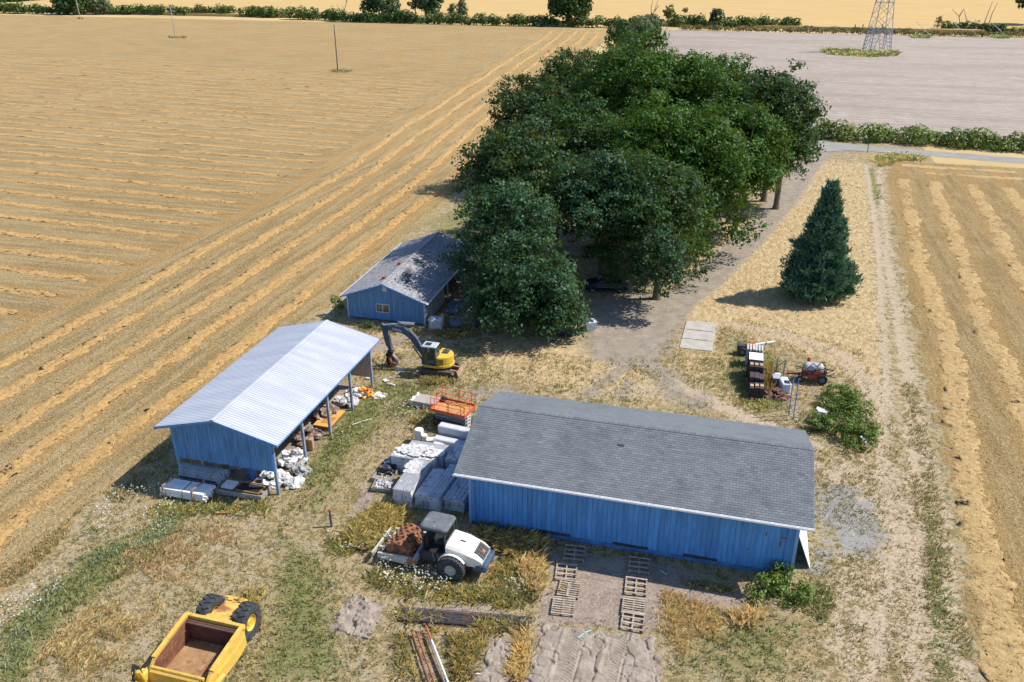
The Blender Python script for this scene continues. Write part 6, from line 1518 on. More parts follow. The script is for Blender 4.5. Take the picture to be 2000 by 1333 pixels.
c = at(1149, 645); t = thing('plastic_bin', 'open white plastic bin in dappled shade beside the gravel', 'bin', (c.x + .1, c.y + .3, 0), R(28))
mb = MB(); loft(mb, [[(-.42, -.36, 0), (.42, -.36, 0), (.42, .36, 0), (-.42, .36, 0)], [(-.50, -.44, .78), (.50, -.44, .78), (.50, .44, .78), (-.50, .44, .78)]]); mb.build('bin_body', pmat('white_bin_plastic', (.60, .66, .72), .5, .08, 3), t)
mb = MB(); mb.box((0, -.45, .78), (1.06, .05, .07)); mb.box((0, .45, .78), (1.06, .05, .07)); mb.box((-.51, 0, .78), (.05, .86, .07)); mb.box((.51, 0, .78), (.05, .86, .07)); mb.build('rim', bpy.data.materials['white_bin_plastic'], t)
mb = MB()
for k in range(12): frag(mb, (g.uniform(-.4, .4), g.uniform(-.35, .35), .82), (.25, .2, .14), (g.uniform(0, 3), g.uniform(0, 3), 0))
mb.build('rubbish', pmat('dark_rubbish', (.10, .10, .11), .8, .4, 5), t)
def barrel(label, x, y, ax, col, r=.55, L=1.1, nm='steel_tank'):
    t = thing(nm, label, 'tank', (x, y, r), 0, 'tanks under the oak'); a = Vector(ax).normalized()
    mb = MB(); mb.lathe(-a * L / 2, a, [(0, .001), (0, r * .6), (.06, r * .94), (.12, r), (L * .33, r), (L * .34, r * 1.03), (L * .36, r), (L * .66, r), (L * .67, r * 1.03), (L * .69, r), (L - .12, r), (L - .06, r * .94), (L, r * .6), (L, .001)], 24); mb.build('shell', pmat('tank_paint', col, .6, .2, 3), t)
    mb = MB(); mb.cyl((0, 0, r * .95), (0, 0, r + .10), .07, None, 10); mb.build('filler_cap', CHAR, t)
barrel('green drum lying end-on under the low oak', -19.75, 68.0, (.25, -1, 0), (.10, .12, .05)); barrel('dark blue drum lying beside the green one', -21.25, 68.0, (.15, -1, 0), (.03, .045, .07), .58)
barrel('grey tank in the weeds beside the caged tote', -23.2, 66.9, (.8, .6, 0), (.12, .16, .20), .45, 1.2)
mb = MB(); mb.cyl((0, 0, -.1), (0, 0, .75), .30, .26, 12); o = mb.build('tree_stump', pmat('stump_wood', (.26, .22, .20), .9, .3, 5)); c = at(1073, 648); o.location = (c.x, c.y, 0); tag(o, 'pale grey stump under the low oak', 'stump')
heap('scrap_heap', 'pile of dark bags and pale scraps between the stump and the bin', 'scrap heap', at(1105, 652), 1.0, .5, .35, 30, .35, pmat('bagged_rubbish', (.06, .065, .08), .5, .4, 3, col2=(.42, .42, .44), amt=.66, scale2=4), .5)
heap('scrap_heap', 'bluish junk heap along the house porch', 'scrap heap', (-24.6, 71.5), .8, 1.6, .5, 34, .45, pmat('porch_junk', (.14, .20, .28), .7, .4, 3, col2=(.32, .27, .22), amt=.58, scale2=3), .5)
t = thing('garden_bench', 'small dark frame table by the house gable behind the excavator', 'table', (-27.4, 65.3, 0), .1)
mb = MB(); mb.box((0, 0, .70), (1.5, .6, .05)); mb.build('top', STEEL, t)
for sx in (-1, 1):
    for sy in (-1, 1): mb = MB(); mb.bar((sx * .7, sy * .26, 0), (sx * .7, sy * .26, .68), .04, .04); mb.build('leg', STEEL, t)
for k, (px, py) in enumerate(((963, 350), (983, 352), (993, 350))):
    c = at(px, py); t = thing('plastic_drum', ('blue drum with a white top at the grove edge, outermost', 'blue drum at the grove edge, middle of three', 'blue drum half hidden by the grove leaves')[k], 'drum', (c.x, c.y, 0), 0, 'blue drums at the grove edge')
    mb = MB(); mb.lathe((0, 0, 0), (0, 0, 1), [(0, .001), (0, .42), (.1, .45), (.5, .45), (.53, .47), (.56, .45), (1.0, .45), (1.1, .40), (1.1, .001)], 18); mb.build('drum_shell', pmat('bright_blue_drum', (.03, .12, .50), .45, .1, 3) if k == 0 else bpy.data.materials['bright_blue_drum'], t); mb = MB(); mb.cyl((0, 0, 1.1), (0, 0, 1.14), .38, None, 16); mb.build('lid', WHITE, t)

# ---- concrete slab
P = ats([(1327, 680), (1391, 687), (1398, 633), (1341, 627)])
t = thing('concrete_slab', 'pale cracked concrete slab of three strips in the dry grass', 'slab', tuple(P[0]), 0)
for k in range(3):
    a, b = P[0].lerp(P[3], k / 3 + .004), P[1].lerp(P[2], k / 3 + .004); c_, d_ = P[1].lerp(P[2], (k + 1) / 3 - .006), P[0].lerp(P[3], (k + 1) / 3 - .006)
    mb = MB(); q_ = [a, a.lerp(b, .5) + Vector((0, g.uniform(-.05, .05), 0)), b, c_, c_.lerp(d_, .45) + Vector((0, g.uniform(-.05, .05), 0)), d_]; mb.ext([p_ - P[0] + Vector((0, 0, -.06)) for p_ in q_], (0, 0, .10 + .012 * k)); mb.build('strip', CONC, t)

# ---- stacks, white board, pump and sprayer on the right
TILE = pmat('dark_roof_tile', (.060, .045, .045), .75, .25, 5, tint=.3); TILETOP = pmat('terracotta_face', (.48, .30, .20), .85, .15, 4)
def tile_stack(label, x, y, n, h, tops, rzz=0):
    t = thing('tile_stack', label, 'tile stack', (x, y, 0), rzz, 'stacks of roof tiles'); mb = MB()
    for k in range(3): mb.box((-.5 + .5 * k, 0, .05), (.1, 1.0, .10))
    mb.box((0, 0, .115), (1.15, 1.05, .03)); mb.build('pallet_base', WOOD, t)
    for k in range(3):
        mb = MB(); hh = h - g.uniform(0, .12) - (0 if k in tops else .12)
        for j in range(int((hh - .13) / .07)): mb.box((-.375 + .375 * k + g.uniform(-.01, .01), g.uniform(-.02, .02), .165 + j * .07), (.345, .98, .060), None, 0, g.uniform(.1, .9))
        mb.build('column', TILE, t)
        if k in tops: mb = MB(); mb.box((-.375 + .375 * k, -.05, .165 + int((hh - .13) / .07) * .07 - .005), (.25, .36, .05)); mb.build('loose_tile', TILETOP, t)
tile_stack('front stack of dark roof tiles, three orange tile faces on top', 3.62, 60.55, 3, 1.15, (0, 1, 2))
tile_stack('middle stack of dark roof tiles with bare dark tops', 3.60, 61.75, 3, 1.5, ())
tile_stack('rear stack of dark roof tiles below the white board', 3.52, 62.95, 3, 1.75, (0, 1, 2))
t = thing('white_board_stack', 'dark stack topped by a plain white board', 'board stack', (3.45, 64.4, 0)); mb = MB()
for k in range(16): mb.box((g.uniform(-.02, .02), 0, .10 + k * .10), (1.16, 1.25, .088), None, 0, g.uniform(.1, .9))
mb.build('stack', TILE, t); mb = MB(); mb.box((.02, -.1, 1.72), (1.10, 1.35, .05)); mb.build('board', WHITE, t)
mb = MB()
mb = MB(); t = thing('pallet_pile', 'pile of small grey pallets behind the white board', 'pallet pile', (3.4, 66.3, 0))
for k in range(11):
    mb = MB()
    for x in (-.55, 0, .55): mb.box((x, 0, .06 + k * .15), (.09, 1.1, .09))
    for j in range(6): mb.box((-.58 + j * .232, 0, .125 + k * .15), (.15, 1.1, .022), None, 0, g.uniform(.2, .9))
    for j in range(3): mb.box((0, -.48 + j * .48, .018 + k * .15), (1.25, .12, .02))
    mb.build('pallet', pmat('silver_wood', (.42, .41, .40), .9, .2, 5, tint=.2) if k == 0 else bpy.data.materials['silver_wood'], t)
t = thing('grain_auger', 'red pump with a long white tube on dark wheels behind the tile stacks', 'auger', (2.9, 68.2, 0), 0)
mb = MB(); mb.cyl((-.1, 0, .75), (.55, .15, .92), .26, .22, 12); mb.cbox((.1, 0, .60), (.55, .5, .45), .06); mb.cbox((.52, -.15, .45), (.2, .3, .55), .04); mb.build('pump_body', ORANGE, t)
mb = MB(); mb.cyl((.5, .15, .90), (2.15, .75, 1.10), .10, None, 12); mb.build('tube', WHITE, t); mb = MB(); mb.bar((.45, -.3, .25), (1.5, .42, .92), .05, .05); mb.lathe((1.45, .5, 1.01), (1.65, .6, .2), [(-.04, .125), (.04, .125)], 12); mb.build('strut', STEEL, t)
for y in (-.42, .42): wheel(t, (-.42, y, .36), .36, .22, .18, (0, 1, 0), STEEL, TYRE, 16, .02)
mb = MB(); mb.cbox((-.55, 0, .62), (.7, .5, .5), .06); mb.build('engine', CHAR, t)
heap('broken_tiles', 'heap of broken reddish roof tiles beside the front tile stack', 'tile heap', (5.15, 61.35), 1.0, .8, .35, 40, .42, pmat('broken_tile', (.17, .085, .07), .85, .35, 4, col2=(.42, .30, .22), amt=.66, scale2=3), .22, None, .6)
t = thing('timber_gallows', 'tall timber frame of two posts and a slanting brace', 'frame', (5.15, 64.3, 0)); mb = MB()
for x, z in ((0, 1.75), (.62, 1.75)): mb = MB(); mb.bar((x, x * .05, -.1), (x, x * .05, z), .10, .10); mb.build('post', WOOD, t)
mb = MB(); mb.bar((.04, -.07, 1.0), (.58, -.05, 1.68), .09, .05); mb.build('brace', WOOD, t)
t = thing('appliance', 'dented white appliance tipped over beside the broken tiles', 'appliance', (5.8, 62.3, 0), .12); mb = MB(); mb.cbox((0, 0, .42), (.72, 1.2, .84), .07, (0, 0, .1)); mb.build('cabinet', pmat('dented_white', (.58, .62, .66), .5, .12, 2), t); mb = MB(); mb.cbox((.10, -.25, .85), (.42, .5, .06), .02); mb.build('hatch', GLASS, t); mb = MB(); mb.cbox((.0, .46, .86), (.5, .22, .05), .02); mb.build('lid', WHITE, t)
t = thing('metal_cabinet', 'grey louvred cabinet standing against the white appliance', 'cabinet', (5.15, 63.0, 0), .08); mb = MB(); mb.cbox((0, 0, .40), (.62, .8, .80), .03); mb.build('cabinet_body', pmat('speckled_grey', (.34, .35, .38), .6, .3, 7), t); mb = MB()
for k in range(6): mb.box((0, -.41, .16 + k * .11), (.5, .02, .05))
mb.build('louvre', CHAR, t)
mb = MB(); frag(mb, (0, 0, .3), (.45, .4, .55), (0, 0, .4), 0, .12); o = mb.build('white_sack', FOAM); o.location = (5.3, 64.0, 0); tag(o, 'bulging white sack at the foot of the timber frame', 'sack')
BLUEP = pmat('blue_pole_paint', (.10, .22, .55), .5, .1, 3)
for (b_, t_, lab) in (((1540, 812), (1545, 744), 'thin blue pole nearer the tile stacks'), ((1549, 819), (1553, 747), 'thin blue pole nearer the bramble patch')):
    c = at(*b_); mb = MB(); mb.cyl((0, 0, -.1), (-.05, .05, 3.35), .038, None, 8)
    for k in range(8): mb.cyl((-.05 * k / 8, 0, .35 + k * .36), (-.05 * k / 8, 0, .41 + k * .36), .05, None, 8)
    o = mb.build('blue_pole', BLUEP); o.location = (c.x, c.y, 0); tag(o, lab, 'pole', 'blue poles')
t = thing('field_sprayer', 'red trailed field sprayer with white tank and folded black booms', 'sprayer', (8.0, 64.6, 0), .03)
mb = MB(); mb.lathe((-.75, 0, 1.12), (1, 0, 0), [(0, .001), (0, .26), (.08, .40), (.22, .46), (1.28, .46), (1.42, .40), (1.5, .26), (1.5, .001)], 24); mb.build('tank', pmat('white_tank', (.42, .41, .41), .5, .12, 2, col2=(.42, .36, .34), amt=.62, scale2=2), t)
mb = MB(); mb.cbox((0, -.42, .78), (1.55, .18, .55), .03); mb.cbox((0, .42, .78), (1.55, .18, .55), .03); mb.cbox((0, 0, .48), (1.7, .7, .16), .03); mb.cbox((.1, -.56, .70), (1.0, .14, .5), .03); mb.build('frame', REDP, t)
mb = MB(); mb.cyl((-.40, .25, 1.60), (-.40, .25, 1.88), .14, .12, 12); mb.build('filler', REDP, t)
for y in (-.62, .55): wheel(t, (.72, y, .40), .40, .22, .20, (0, 1, 0), STEEL, TYRE, 16, .02)
wheel(t, (-.95, -.45, .26), .26, .14, .14, (0, 1, 0), STEEL, TYRE, 14, .012)
mb = MB()
for sy in (-1, 1):
    mb.tube([(-1.25, sy * .55, .80), (-.2, sy * .62, 1.10), (.9, sy * .60, 1.45)], .035, 6); mb.tube([(-1.2, sy * .60, .65), (.4, sy * .68, .98), (1.7, sy * .62, .72)], .035, 6); mb.tube([(.9, sy * .6, 1.45), (1.05, sy * .6, .75), (1.65, sy * .3, .95), (1.1, sy * .2, .60)], .03, 6)
    for k in range(5): mb.tube([(-1.0 + k * .45, sy * .58, .84 + k * .12), (-.8 + k * .45, sy * .64, .74 + k * .06)], .02, 5)
mb.tube([(-.55, -.56, 1.2), (-.1, -.3, 1.68), (.4, -.5, 1.3)], .03, 5); mb.tube([(.0, -.56, 1.0), (.4, -.2, 1.66), (.85, .4, 1.3)], .03, 5)
mb.build('spray_boom', BLACK, t)
mb = MB(); mb.bar((-.9, 0, .48), (-2.0, 0, .42), .12, .12); mb.build('drawbar', REDP, t)
mb = MB(); frag(mb, (0, 0, .55), (1.0, .6, .35), (.15, .2, .3), 0, .25); o = mb.build('white_rock', pmat('pale_lump', (.46, .46, .47), .9, .2, 3)); c = at(1600, 822); o.location = (c.x, c.y, .25); tag(o, 'white boulder-like lump poking out of the bramble patch', 'lump')
for p0, p1, lab in (((1681, 852), (1694, 868), 'grey metal strip sticking out of the bramble patch edge'), ((1624, 768), (1632, 776), 'pale metal sheet in the far end of the bramble patch')):
    mb = MB(); mb.bar(at(*p0, .6), at(*p1, .25), .20, .03); mb.bar(at(p0[0] + 3, p0[1] - 4, .5), at(p1[0] - 2, p1[1] - 6, .3), .08, .05); tag(mb.build('metal_strip', STEEL), lab, 'metal strip', 'scrap in the brambles')

# ---- utility poles
PWOOD = pmat('pole_wood', (.14, .115, .095), .9, .25, 4, stretch=(1, 1, .2)); PGREY = pmat('grey_pole_wood', (.40, .38, .36), .9, .2, 4, stretch=(1, 1, .2))
def upole(label, px, py, h, mat, lean, arms):
    c = at(px, py); t = thing('utility_pole', label, 'utility pole', tuple(c), 0, 'utility poles crossing the mown field'); mb = MB(); mb.cyl((0, 0, -.3), (lean * h, 0, h), .19, .13, 10); mb.build('shaft', mat, t)
    for z, L in arms:
        mb = MB(); mb.box((lean * z, -.18, z), (L, .14, .16), (0, 0, YAW)); mb.build('crossarm', WHITE if mat is PWOOD else PGREY, t)
        mb = MB()
        for k in (-.45, -.22, .22, .45): mb.cyl((lean * z + k * L * .96 * math.cos(YAW), -.18 + k * L * .96 * math.sin(YAW), z + .08), (lean * z + k * L * .96 * math.cos(YAW), -.18 + k * L * .96 * math.sin(YAW), z + .34), .07, .05, 8)
        mb.build('insulator', pmat('pale_insulator', (.6, .62, .65), .3, .1, 3) if 'pale_insulator' not in bpy.data.materials else bpy.data.materials['pale_insulator'], t)
upole('dark brown utility pole with one white crossarm, closest to the grove', 660, 140, 12.2, PWOOD, 0, ((11.2, 2.6),))
upole('pale leaning utility pole with two crossarms in the mown field', 343, 73, 11.0, PGREY, -.02, ((10.6, 4.2), (9.2, 3.2)))
upole('pale utility pole in front of the tree clump, top out of view', 157, 37, 12.5, PGREY, -.03, ((12.0, 3.0),))
upole('small far utility pole standing in the distant grain', 62, 13, 11, PGREY, -.02, ((10.4, 3.0),))

# ---- lattice tower
GSTEEL = pmat('galvanised_steel', (.34, .36, .41), .5, .15, 3, .35)
t = thing('lattice_tower', 'galvanised lattice power tower rising out of view in the ploughed field', 'lattice tower', (41.6, 314.6, 0), R(14))
hw = lambda z: 3.45 - (3.45 - 2.05) * min(z, 16.5) / 16.5 if z < 16.5 else 2.05 - (z - 16.5) * .05
lv = [7.0, 11.3, 15.2, 18.8, 22.2, 25.5, 28.5, 31.5]
for sx, sy in ((-1, -1), (1, -1), (1, 1), (-1, 1)):
    mb = MB()
    P_ = lambda z, k=0: Vector((sx * (hw(z) - k), sy * (hw(z) - k), z))
    mb.bar(P_(0), P_(16.5), .20, .20); mb.bar(P_(16.5), P_(32), .16, .16)
    for ax in (0, 1):   # inner trussed leg under the portal
        q0 = Vector((sx * (hw(0) - (.9 if ax == 0 else 0)), sy * (hw(0) - (.9 if ax else 0)), 0)); q1 = Vector((sx * (hw(6) - (2.3 if ax == 0 else 0)), sy * (hw(6) - (2.3 if ax else 0)), 6.3)); mb.bar(q0, q1, .12, .12)
        for k in range(5): mb.bar(P_(k * 1.2 + .3), q0.lerp(q1, min(1, (k + 1) / 5)), .09, .09); mb.bar(P_((k + 1) * 1.2), q0.lerp(q1, (k + .5) / 5.2), .08, .08)
    mb.build('leg', GSTEEL, t)
mb = MB()
for z in [6.3] + lv:
    c4 = [Vector((sx * hw(z), sy * hw(z), z)) for sx, sy in ((-1, -1), (1, -1), (1, 1), (-1, 1))]
    if z in (6.3, 7.0, 15.2, 25.5):
        for i in range(4): mb.bar(c4[i], c4[(i + 1) % 4], .14, .14)
for z0, z1 in zip(lv[:-1], lv[1:]):
    A_ = [Vector((sx * hw(z0), sy * hw(z0), z0)) for sx, sy in ((-1, -1), (1, -1), (1, 1), (-1, 1))]; B_ = [Vector((sx * hw(z1), sy * hw(z1), z1)) for sx, sy in ((-1, -1), (1, -1), (1, 1), (-1, 1))]
    for i in range(4): mb.bar(A_[i], B_[(i + 1) % 4], .10, .10); mb.bar(A_[(i + 1) % 4], B_[i], .10, .10)
mb.build('bracing', GSTEEL, t)
for p0, p1, lab in (((1797, 52), (1818, 71), 'guy wire nearest the lattice tower'), ((1862, 50), (1889, 70), 'guy wire in front of the leaning snag'), ((1935, 53), (1966, 72), 'guy wire beyond the pair of dead poles')):
    b_ = at(*p1); e_ = at(p0[0], p0[1], 0); mb = MB(); d_ = (b_ + (e_ - b_) * .0); mb.cyl(b_, b_ + Vector((-5.5, 6, 5.0)), .09, None, 6); tag(mb.build('guy_wire', pmat('guy_sleeve', (.55, .60, .70), .5, .05, 3) if 'guy_sleeve' not in bpy.data.materials else bpy.data.materials['guy_sleeve']), lab, 'guy wire', 'guy wires at the field corner')
for k, px in enumerate((1669, 1684, 1722)):
    c = at(px, 60); mb = MB(); mb.cyl((0, 0, -.1), (0, 0, 2.4), .22, .2, 8); o = mb.build('fence_post', PWOOD); o.location = tuple(c); tag(o, ('dark fence post left of the tower by a wide gap', 'dark fence post just left of the tower legs', 'dark fence post seen between the tower legs')[k].replace('left of', 'beside'), 'fence post', 'dark fence posts behind the tower')
c = at(1289, 46); t = thing('water_trough', 'dark round-ended trough at the gap beside the slanting sapling', 'trough', (c.x, c.y, 0), .1); mb = MB(); mb.cbox((0, 0, .9), (4.2, 1.8, 1.8), .5); mb.build('trough_body', CHAR, t); mb = MB(); mb.cbox((0, 0, 1.82), (3.6, 1.4, .08), .03); mb.build('lid', STEEL, t)
c = at(1694, 298); mb = MB(); mb.cyl((0, 0, -.1), (.0, 0, 1.5), .07, .06, 8); o = mb.build('road_post', PWOOD); o.location = tuple(c); tag(o, 'thin dark post at the road edge above the field corner', 'post')
# ================================================================= grass, weeds and flowers
def mask_at(m, x, y):
    i = np.clip(((y - gy0) / st).astype(int), 0, ny - 1); j = np.clip(((x - gx0) / st).astype(int), 0, nx - 1); return m[i, j]
def grass_mat():
    n = NT('dry_grass_blades'); c = n.attr('hue', 'Color')
    b = n.nd('ShaderNodeBsdfPrincipled', {'Base Color': c, 'Roughness': .75, 'Specular IOR Level': .15}); tr = n.nd('ShaderNodeBsdfTranslucent', {'Color': c})
    mx = n.nd('ShaderNodeMixShader', {0: .45, 1: b.outputs[0], 2: tr.outputs[0]}); o_ = n.nd('ShaderNodeOutputMaterial'); n.t.links.new(mx.outputs[0], o_.inputs[0]); return n.m
BLADE = grass_mat()
KEEP_OUT = [[(-13.3, 39.5), (5.7, 39.5), (5.7, 47.9), (-13.3, 47.9)], [(-34, 66.7), (-26, 66.7), (-26, 82.2), (-34, 82.2)], [(-3.0, 67.8), (.2, 67.8), (.2, 74.4), (-3.0, 74.4)]]
def scatter(poly, n, seed, soft=None, avoid=True):
    gg = np.random.default_rng(seed); xs = [p[0] for p in poly]; ys = [p[1] for p in poly]
    x = gg.uniform(min(xs), max(xs), n); y = gg.uniform(min(ys), max(ys), n); k = inside(x, y, poly)
    if avoid:
        bare = np.maximum.reduce([mask_at(gravel, x, y), mask_at(dust, x, y) * .92, mask_at(soil, x, y)])
        k &= gg.random(n) > bare * 1.05
    for q in KEEP_OUT: k &= ~inside(x, y, q)
    return x[k], y[k]
def blades(name, label, cat, parts):
    """parts: (x, y, h_lo, h_hi, width, lean, colours, nper, spread)"""
    VV, HH = [], []
    for x, y, h0, h1, wd, lean, cols, nper, spread, wind in parts:
        cols = np.array(cols, float); n = len(x); ci = rng.integers(0, len(cols), n); tone = rng.uniform(.7, 1.25, n); hb = rng.uniform(h0, h1, n)
        for k in range(nper):
            a = rng.uniform(0, 2 * np.pi, n); r = rng.uniform(0, spread, n)
            bx, by = x + np.cos(a) * r, y + np.sin(a) * r; h = hb * rng.uniform(.6, 1.15, n); L = lean * h * rng.uniform(.2, 1.2, n)
            tx, ty = bx + np.cos(a) * L + wind[0] * h, by + np.sin(a) * L + wind[1] * h
            pa_ = a + np.pi / 2 + rng.normal(0, .5, n); w2 = wd * rng.uniform(.6, 1.3, n) / 2
            mx_, my_ = bx * .45 + tx * .55, by * .45 + ty * .55
            z0 = np.full(n, -.06)
            V = np.stack([np.stack([bx - np.cos(pa_) * w2, by - np.sin(pa_) * w2, z0], -1), np.stack([bx + np.cos(pa_) * w2, by + np.sin(pa_) * w2, z0], -1),
                          np.stack([mx_ + np.cos(pa_) * w2 * .8 - np.cos(a) * L * .12, my_ + np.sin(pa_) * w2 * .8 - np.sin(a) * L * .12, h * .68], -1), np.stack([tx, ty, h * (1 - .12 * lean)], -1)], 1)
            VV.append(V.reshape(-1, 3)); HH.append(np.clip(cols[ci] * (tone * rng.uniform(.85, 1.15, n))[:, None], 0, .9))
    V = np.concatenate(VV); H = np.concatenate(HH); F = np.arange(len(V)).reshape(-1, 4)
    return stuff(npmesh(name, V, F, BLADE, attrs={'hue': ('FACE', np.concatenate([H, np.ones((len(H), 1))], 1))}), label, cat)
STRAWC = [(.60, .47, .25), (.52, .39, .18), (.68, .56, .34), (.44, .33, .15)]
OLIVEC = [(.34, .31, .12), (.42, .38, .17), (.28, .27, .10), (.48, .42, .22)]
GREENC = [(.26, .34, .11), (.34, .40, .15), (.22, .29, .09), (.42, .44, .20)]
GOLDC = [(.74, .57, .21), (.66, .50, .17), (.80, .66, .32), (.58, .46, .16), (.52, .45, .15)]
BROWNC = [(.42, .27, .13), (.50, .34, .17), (.34, .23, .11)]
NW = (0, 0)
yard = [(-35.2, 21), (14.5, 24), (14.5, 48), (12.5, 72), (2, 76), (-9, 64), (-24, 64), (-36, 66), (-36.3, 40)]
gpts = []
x, y = scatter(yard, 70000, 1); n1 = vnoise(x * .55, y * .55, 91) * .6 + vnoise(x * 1.7, y * 1.7, 92) * .4; gr_at = mask_at(green, x, y)
near_ = y < 64
ol = (n1 + gr_at * .35 > .56)
gpts.append((x[~ol], y[~ol], .05, .17, .05, .9, STRAWC, 2, .12, NW)); gpts.append((x[ol], y[ol], .06, .22, .055, .7, OLIVEC, 3, .12, NW))
x, y = scatter(yard, 26000, 2); k = mask_at(green, x, y) > .35; gpts.append((x[k], y[k], .10, .32, .055, .7, GREENC, 4, .14, NW))
lawn_p = P2([(1345, 565), (1440, 480), (1600, 312), (1690, 318), (1720, 600), (1735, 760), (1560, 690), (1420, 650)])
x, y = scatter(lawn_p, 16000, 3); gpts.append((x, y, .04, .12, .07, 1.0, STRAWC, 2, .15, NW))
x, y = scatter(P2([(1590, 890), (1720, 880), (1830, 940), (1880, 1333), (1600, 1333), (1570, 1140)]), 5200, 4, avoid=False); k = (rng.random(len(x)) > mask_at(np.maximum.reduce(track[:2]), x, y)) & (vnoise(x * .8, y * .5, 95) > .42); gpts.append((x[k], y[k], .05, .14, .05, .9, STRAWC + OLIVEC, 3, .12, NW))
x, y = scatter([(11.0, 24), (13.4, 24), (15.2, 50), (16.2, 66), (15.0, 66), (13.6, 50)], 5000, 5, avoid=False); k = vnoise(x * .7, y * .35, 96) > .40; gpts.append((x[k], y[k], .08, .26, .05, .8, OLIVEC + STRAWC[:2], 4, .14, NW))
x, y = scatter([(-37.2, 23), (-35.0, 23), (-35.6, 60), (-37.4, 60)], 7000, 6, avoid=False); k = vnoise(x * .9, y * .6, 97) > .45; gpts.append((x[k], y[k], .06, .22, .05, .8, OLIVEC + STRAWC, 3, .14, NW))
blades('yard_grass', 'short dry grass over the farmyard, straw and olive tufts', 'grass', gpts)
tall = []
def tallp(pts, n, h0, h1, cols, nper=5, seed=0, lean=1.2, wd=.030, spread=.12, wind=NW, avoid=False, thr=.0):
    P_ = P2(pts); x, y = scatter(P_, int(n * 1.25), 200 + seed, avoid=avoid); dd = segdist(x, y, list(P_) + [P_[0]]); k = (vnoise(x * .9 + seed, y * .9, 98) >= thr) & (rng.random(len(x)) < np.clip(dd / .9, .06, 1) * (.35 + .65 * vnoise(x * .6, y * .6, 93)))
    h1 = h1 * .8; tall.append((x[k], y[k], h0, h1, wd, lean, cols, nper, spread, wind))
tallp([(690, 1030), (740, 985), (800, 1005), (800, 1030), (760, 1080), (700, 1075), (660, 1060)], 2600, .35, .85, GOLDC + OLIVEC[:1], seed=1)
tallp([(640, 1040), (700, 1060), (700, 1095), (640, 1085)], 800, .2, .5, GOLDC + GREENC, seed=2)
tallp([(735, 1100), (880, 1140), (950, 1130), (985, 1080), (1050, 1090), (1060, 1175), (1000, 1195), (860, 1180), (760, 1165), (700, 1130)], 5600, .18, .5, GOLDC + OLIVEC + GREENC[:2], seed=3, thr=.25)
tallp([(930, 1030), (1075, 1058), (1060, 1085), (1010, 1095), (955, 1075), (925, 1050)], 1600, .4, .9, GOLDC + BROWNC, seed=4)
tallp([(1000, 1100), (1055, 1085), (1062, 1150), (1050, 1180), (1022, 1150)], 900, .5, 1.0, [(.86, .68, .34), (.78, .58, .26)], seed=5, lean=.9, wind=(.25, .1))
tallp([(1290, 1145), (1400, 1180), (1440, 1220), (1400, 1260), (1330, 1300), (1288, 1250), (1275, 1190)], 2600, .12, .36, [(.84, .66, .33), (.76, .56, .25), (.66, .50, .24)], seed=6, lean=1.1, wind=(.3, 0), thr=.2)
tallp([(1420, 1190), (1500, 1190), (1480, 1230), (1430, 1225)], 500, .4, .8, [(.78, .60, .30), (.68, .50, .23)], seed=7, lean=.9)
tallp([(1330, 1130), (1440, 1150), (1440, 1165), (1330, 1145)], 400, .2, .5, OLIVEC, seed=8)
tallp([(40, 1310), (110, 1225), (200, 1170), (300, 1150), (330, 1180), (260, 1240), (200, 1333), (60, 1333)], 4800, .10, .32, [(.86, .70, .38), (.78, .60, .28), (.68, .52, .26)], seed=9, lean=1.3, wind=(.5, .15), thr=.35)
tallp([(240, 1060), (430, 1010), (480, 1040), (400, 1130), (280, 1160), (200, 1150)], 2600, .08, .25, [(.72, .50, .27), (.80, .62, .36), (.64, .47, .25)], seed=10, lean=1.3, wind=(.4, .1), thr=.4)
tallp([(480, 1150), (520, 1150), (520, 1240), (500, 1260), (440, 1160)], 800, .3, .7, GOLDC, seed=11, lean=.8)
tallp([(300, 985), (400, 985), (520, 975), (545, 985), (520, 1010), (380, 1010), (290, 1010)], 2000, .2, .5, GOLDC + GREENC, seed=12)
tallp([(270, 940), (330, 960), (300, 1040), (250, 1060), (160, 1080), (110, 1120), (60, 1180), (0, 1250), (0, 1330), (40, 1290), (130, 1170), (230, 1090), (330, 1060), (360, 1010)], 3000, .15, .4, [(.38, .44, .24), (.46, .50, .30), (.32, .38, .18), (.52, .52, .32)], seed=13, thr=.3)
tallp([(760, 1185), (1040, 1210), (1030, 1240), (880, 1250), (770, 1225)], 1900, .2, .55, OLIVEC + GOLDC, seed=14, thr=.45)
tallp([(760, 1235), (800, 1230), (830, 1333), (770, 1333)], 700, .2, .5, OLIVEC + GOLDC, seed=15)
tallp([(870, 1240), (950, 1245), (920, 1333), (880, 1333)], 1500, .25, .6, GOLDC + BROWNC[:1] + OLIVEC, seed=16)
tallp([(1010, 1240), (1045, 1225), (1030, 1333), (985, 1333)], 900, .3, .6, [(.84, .66, .32), (.76, .56, .24)], seed=17, lean=1.1, wind=(-.3, 0))
tallp([(1060, 1205), (1220, 1235), (1260, 1240), (1250, 1215), (1130, 1205)], 900, .08, .25, BROWNC + GOLDC[:2], seed=18, thr=.45)
tallp([(830, 800), (930, 815), (940, 845), (850, 845), (800, 830)], 900, .25, .6, OLIVEC + GOLDC, seed=19)
tallp([(820, 735), (900, 740), (905, 755), (820, 755)], 900, .25, .55, OLIVEC + GOLDC, seed=20)
tallp([(757, 695), (785, 695), (785, 715), (757, 715)], 300, .2, .5, [(.34, .22, .10), (.28, .20, .09)], seed=21)
tallp([(1495, 715), (1512, 715), (1512, 770), (1495, 770)], 420, .5, 1.0, [(.46, .30, .10), (.38, .25, .08)], seed=22, lean=.4)
tallp([(1430, 760), (1470, 775), (1530, 790), (1500, 810), (1440, 790)], 700, .15, .4, GREENC + GOLDC, seed=23)
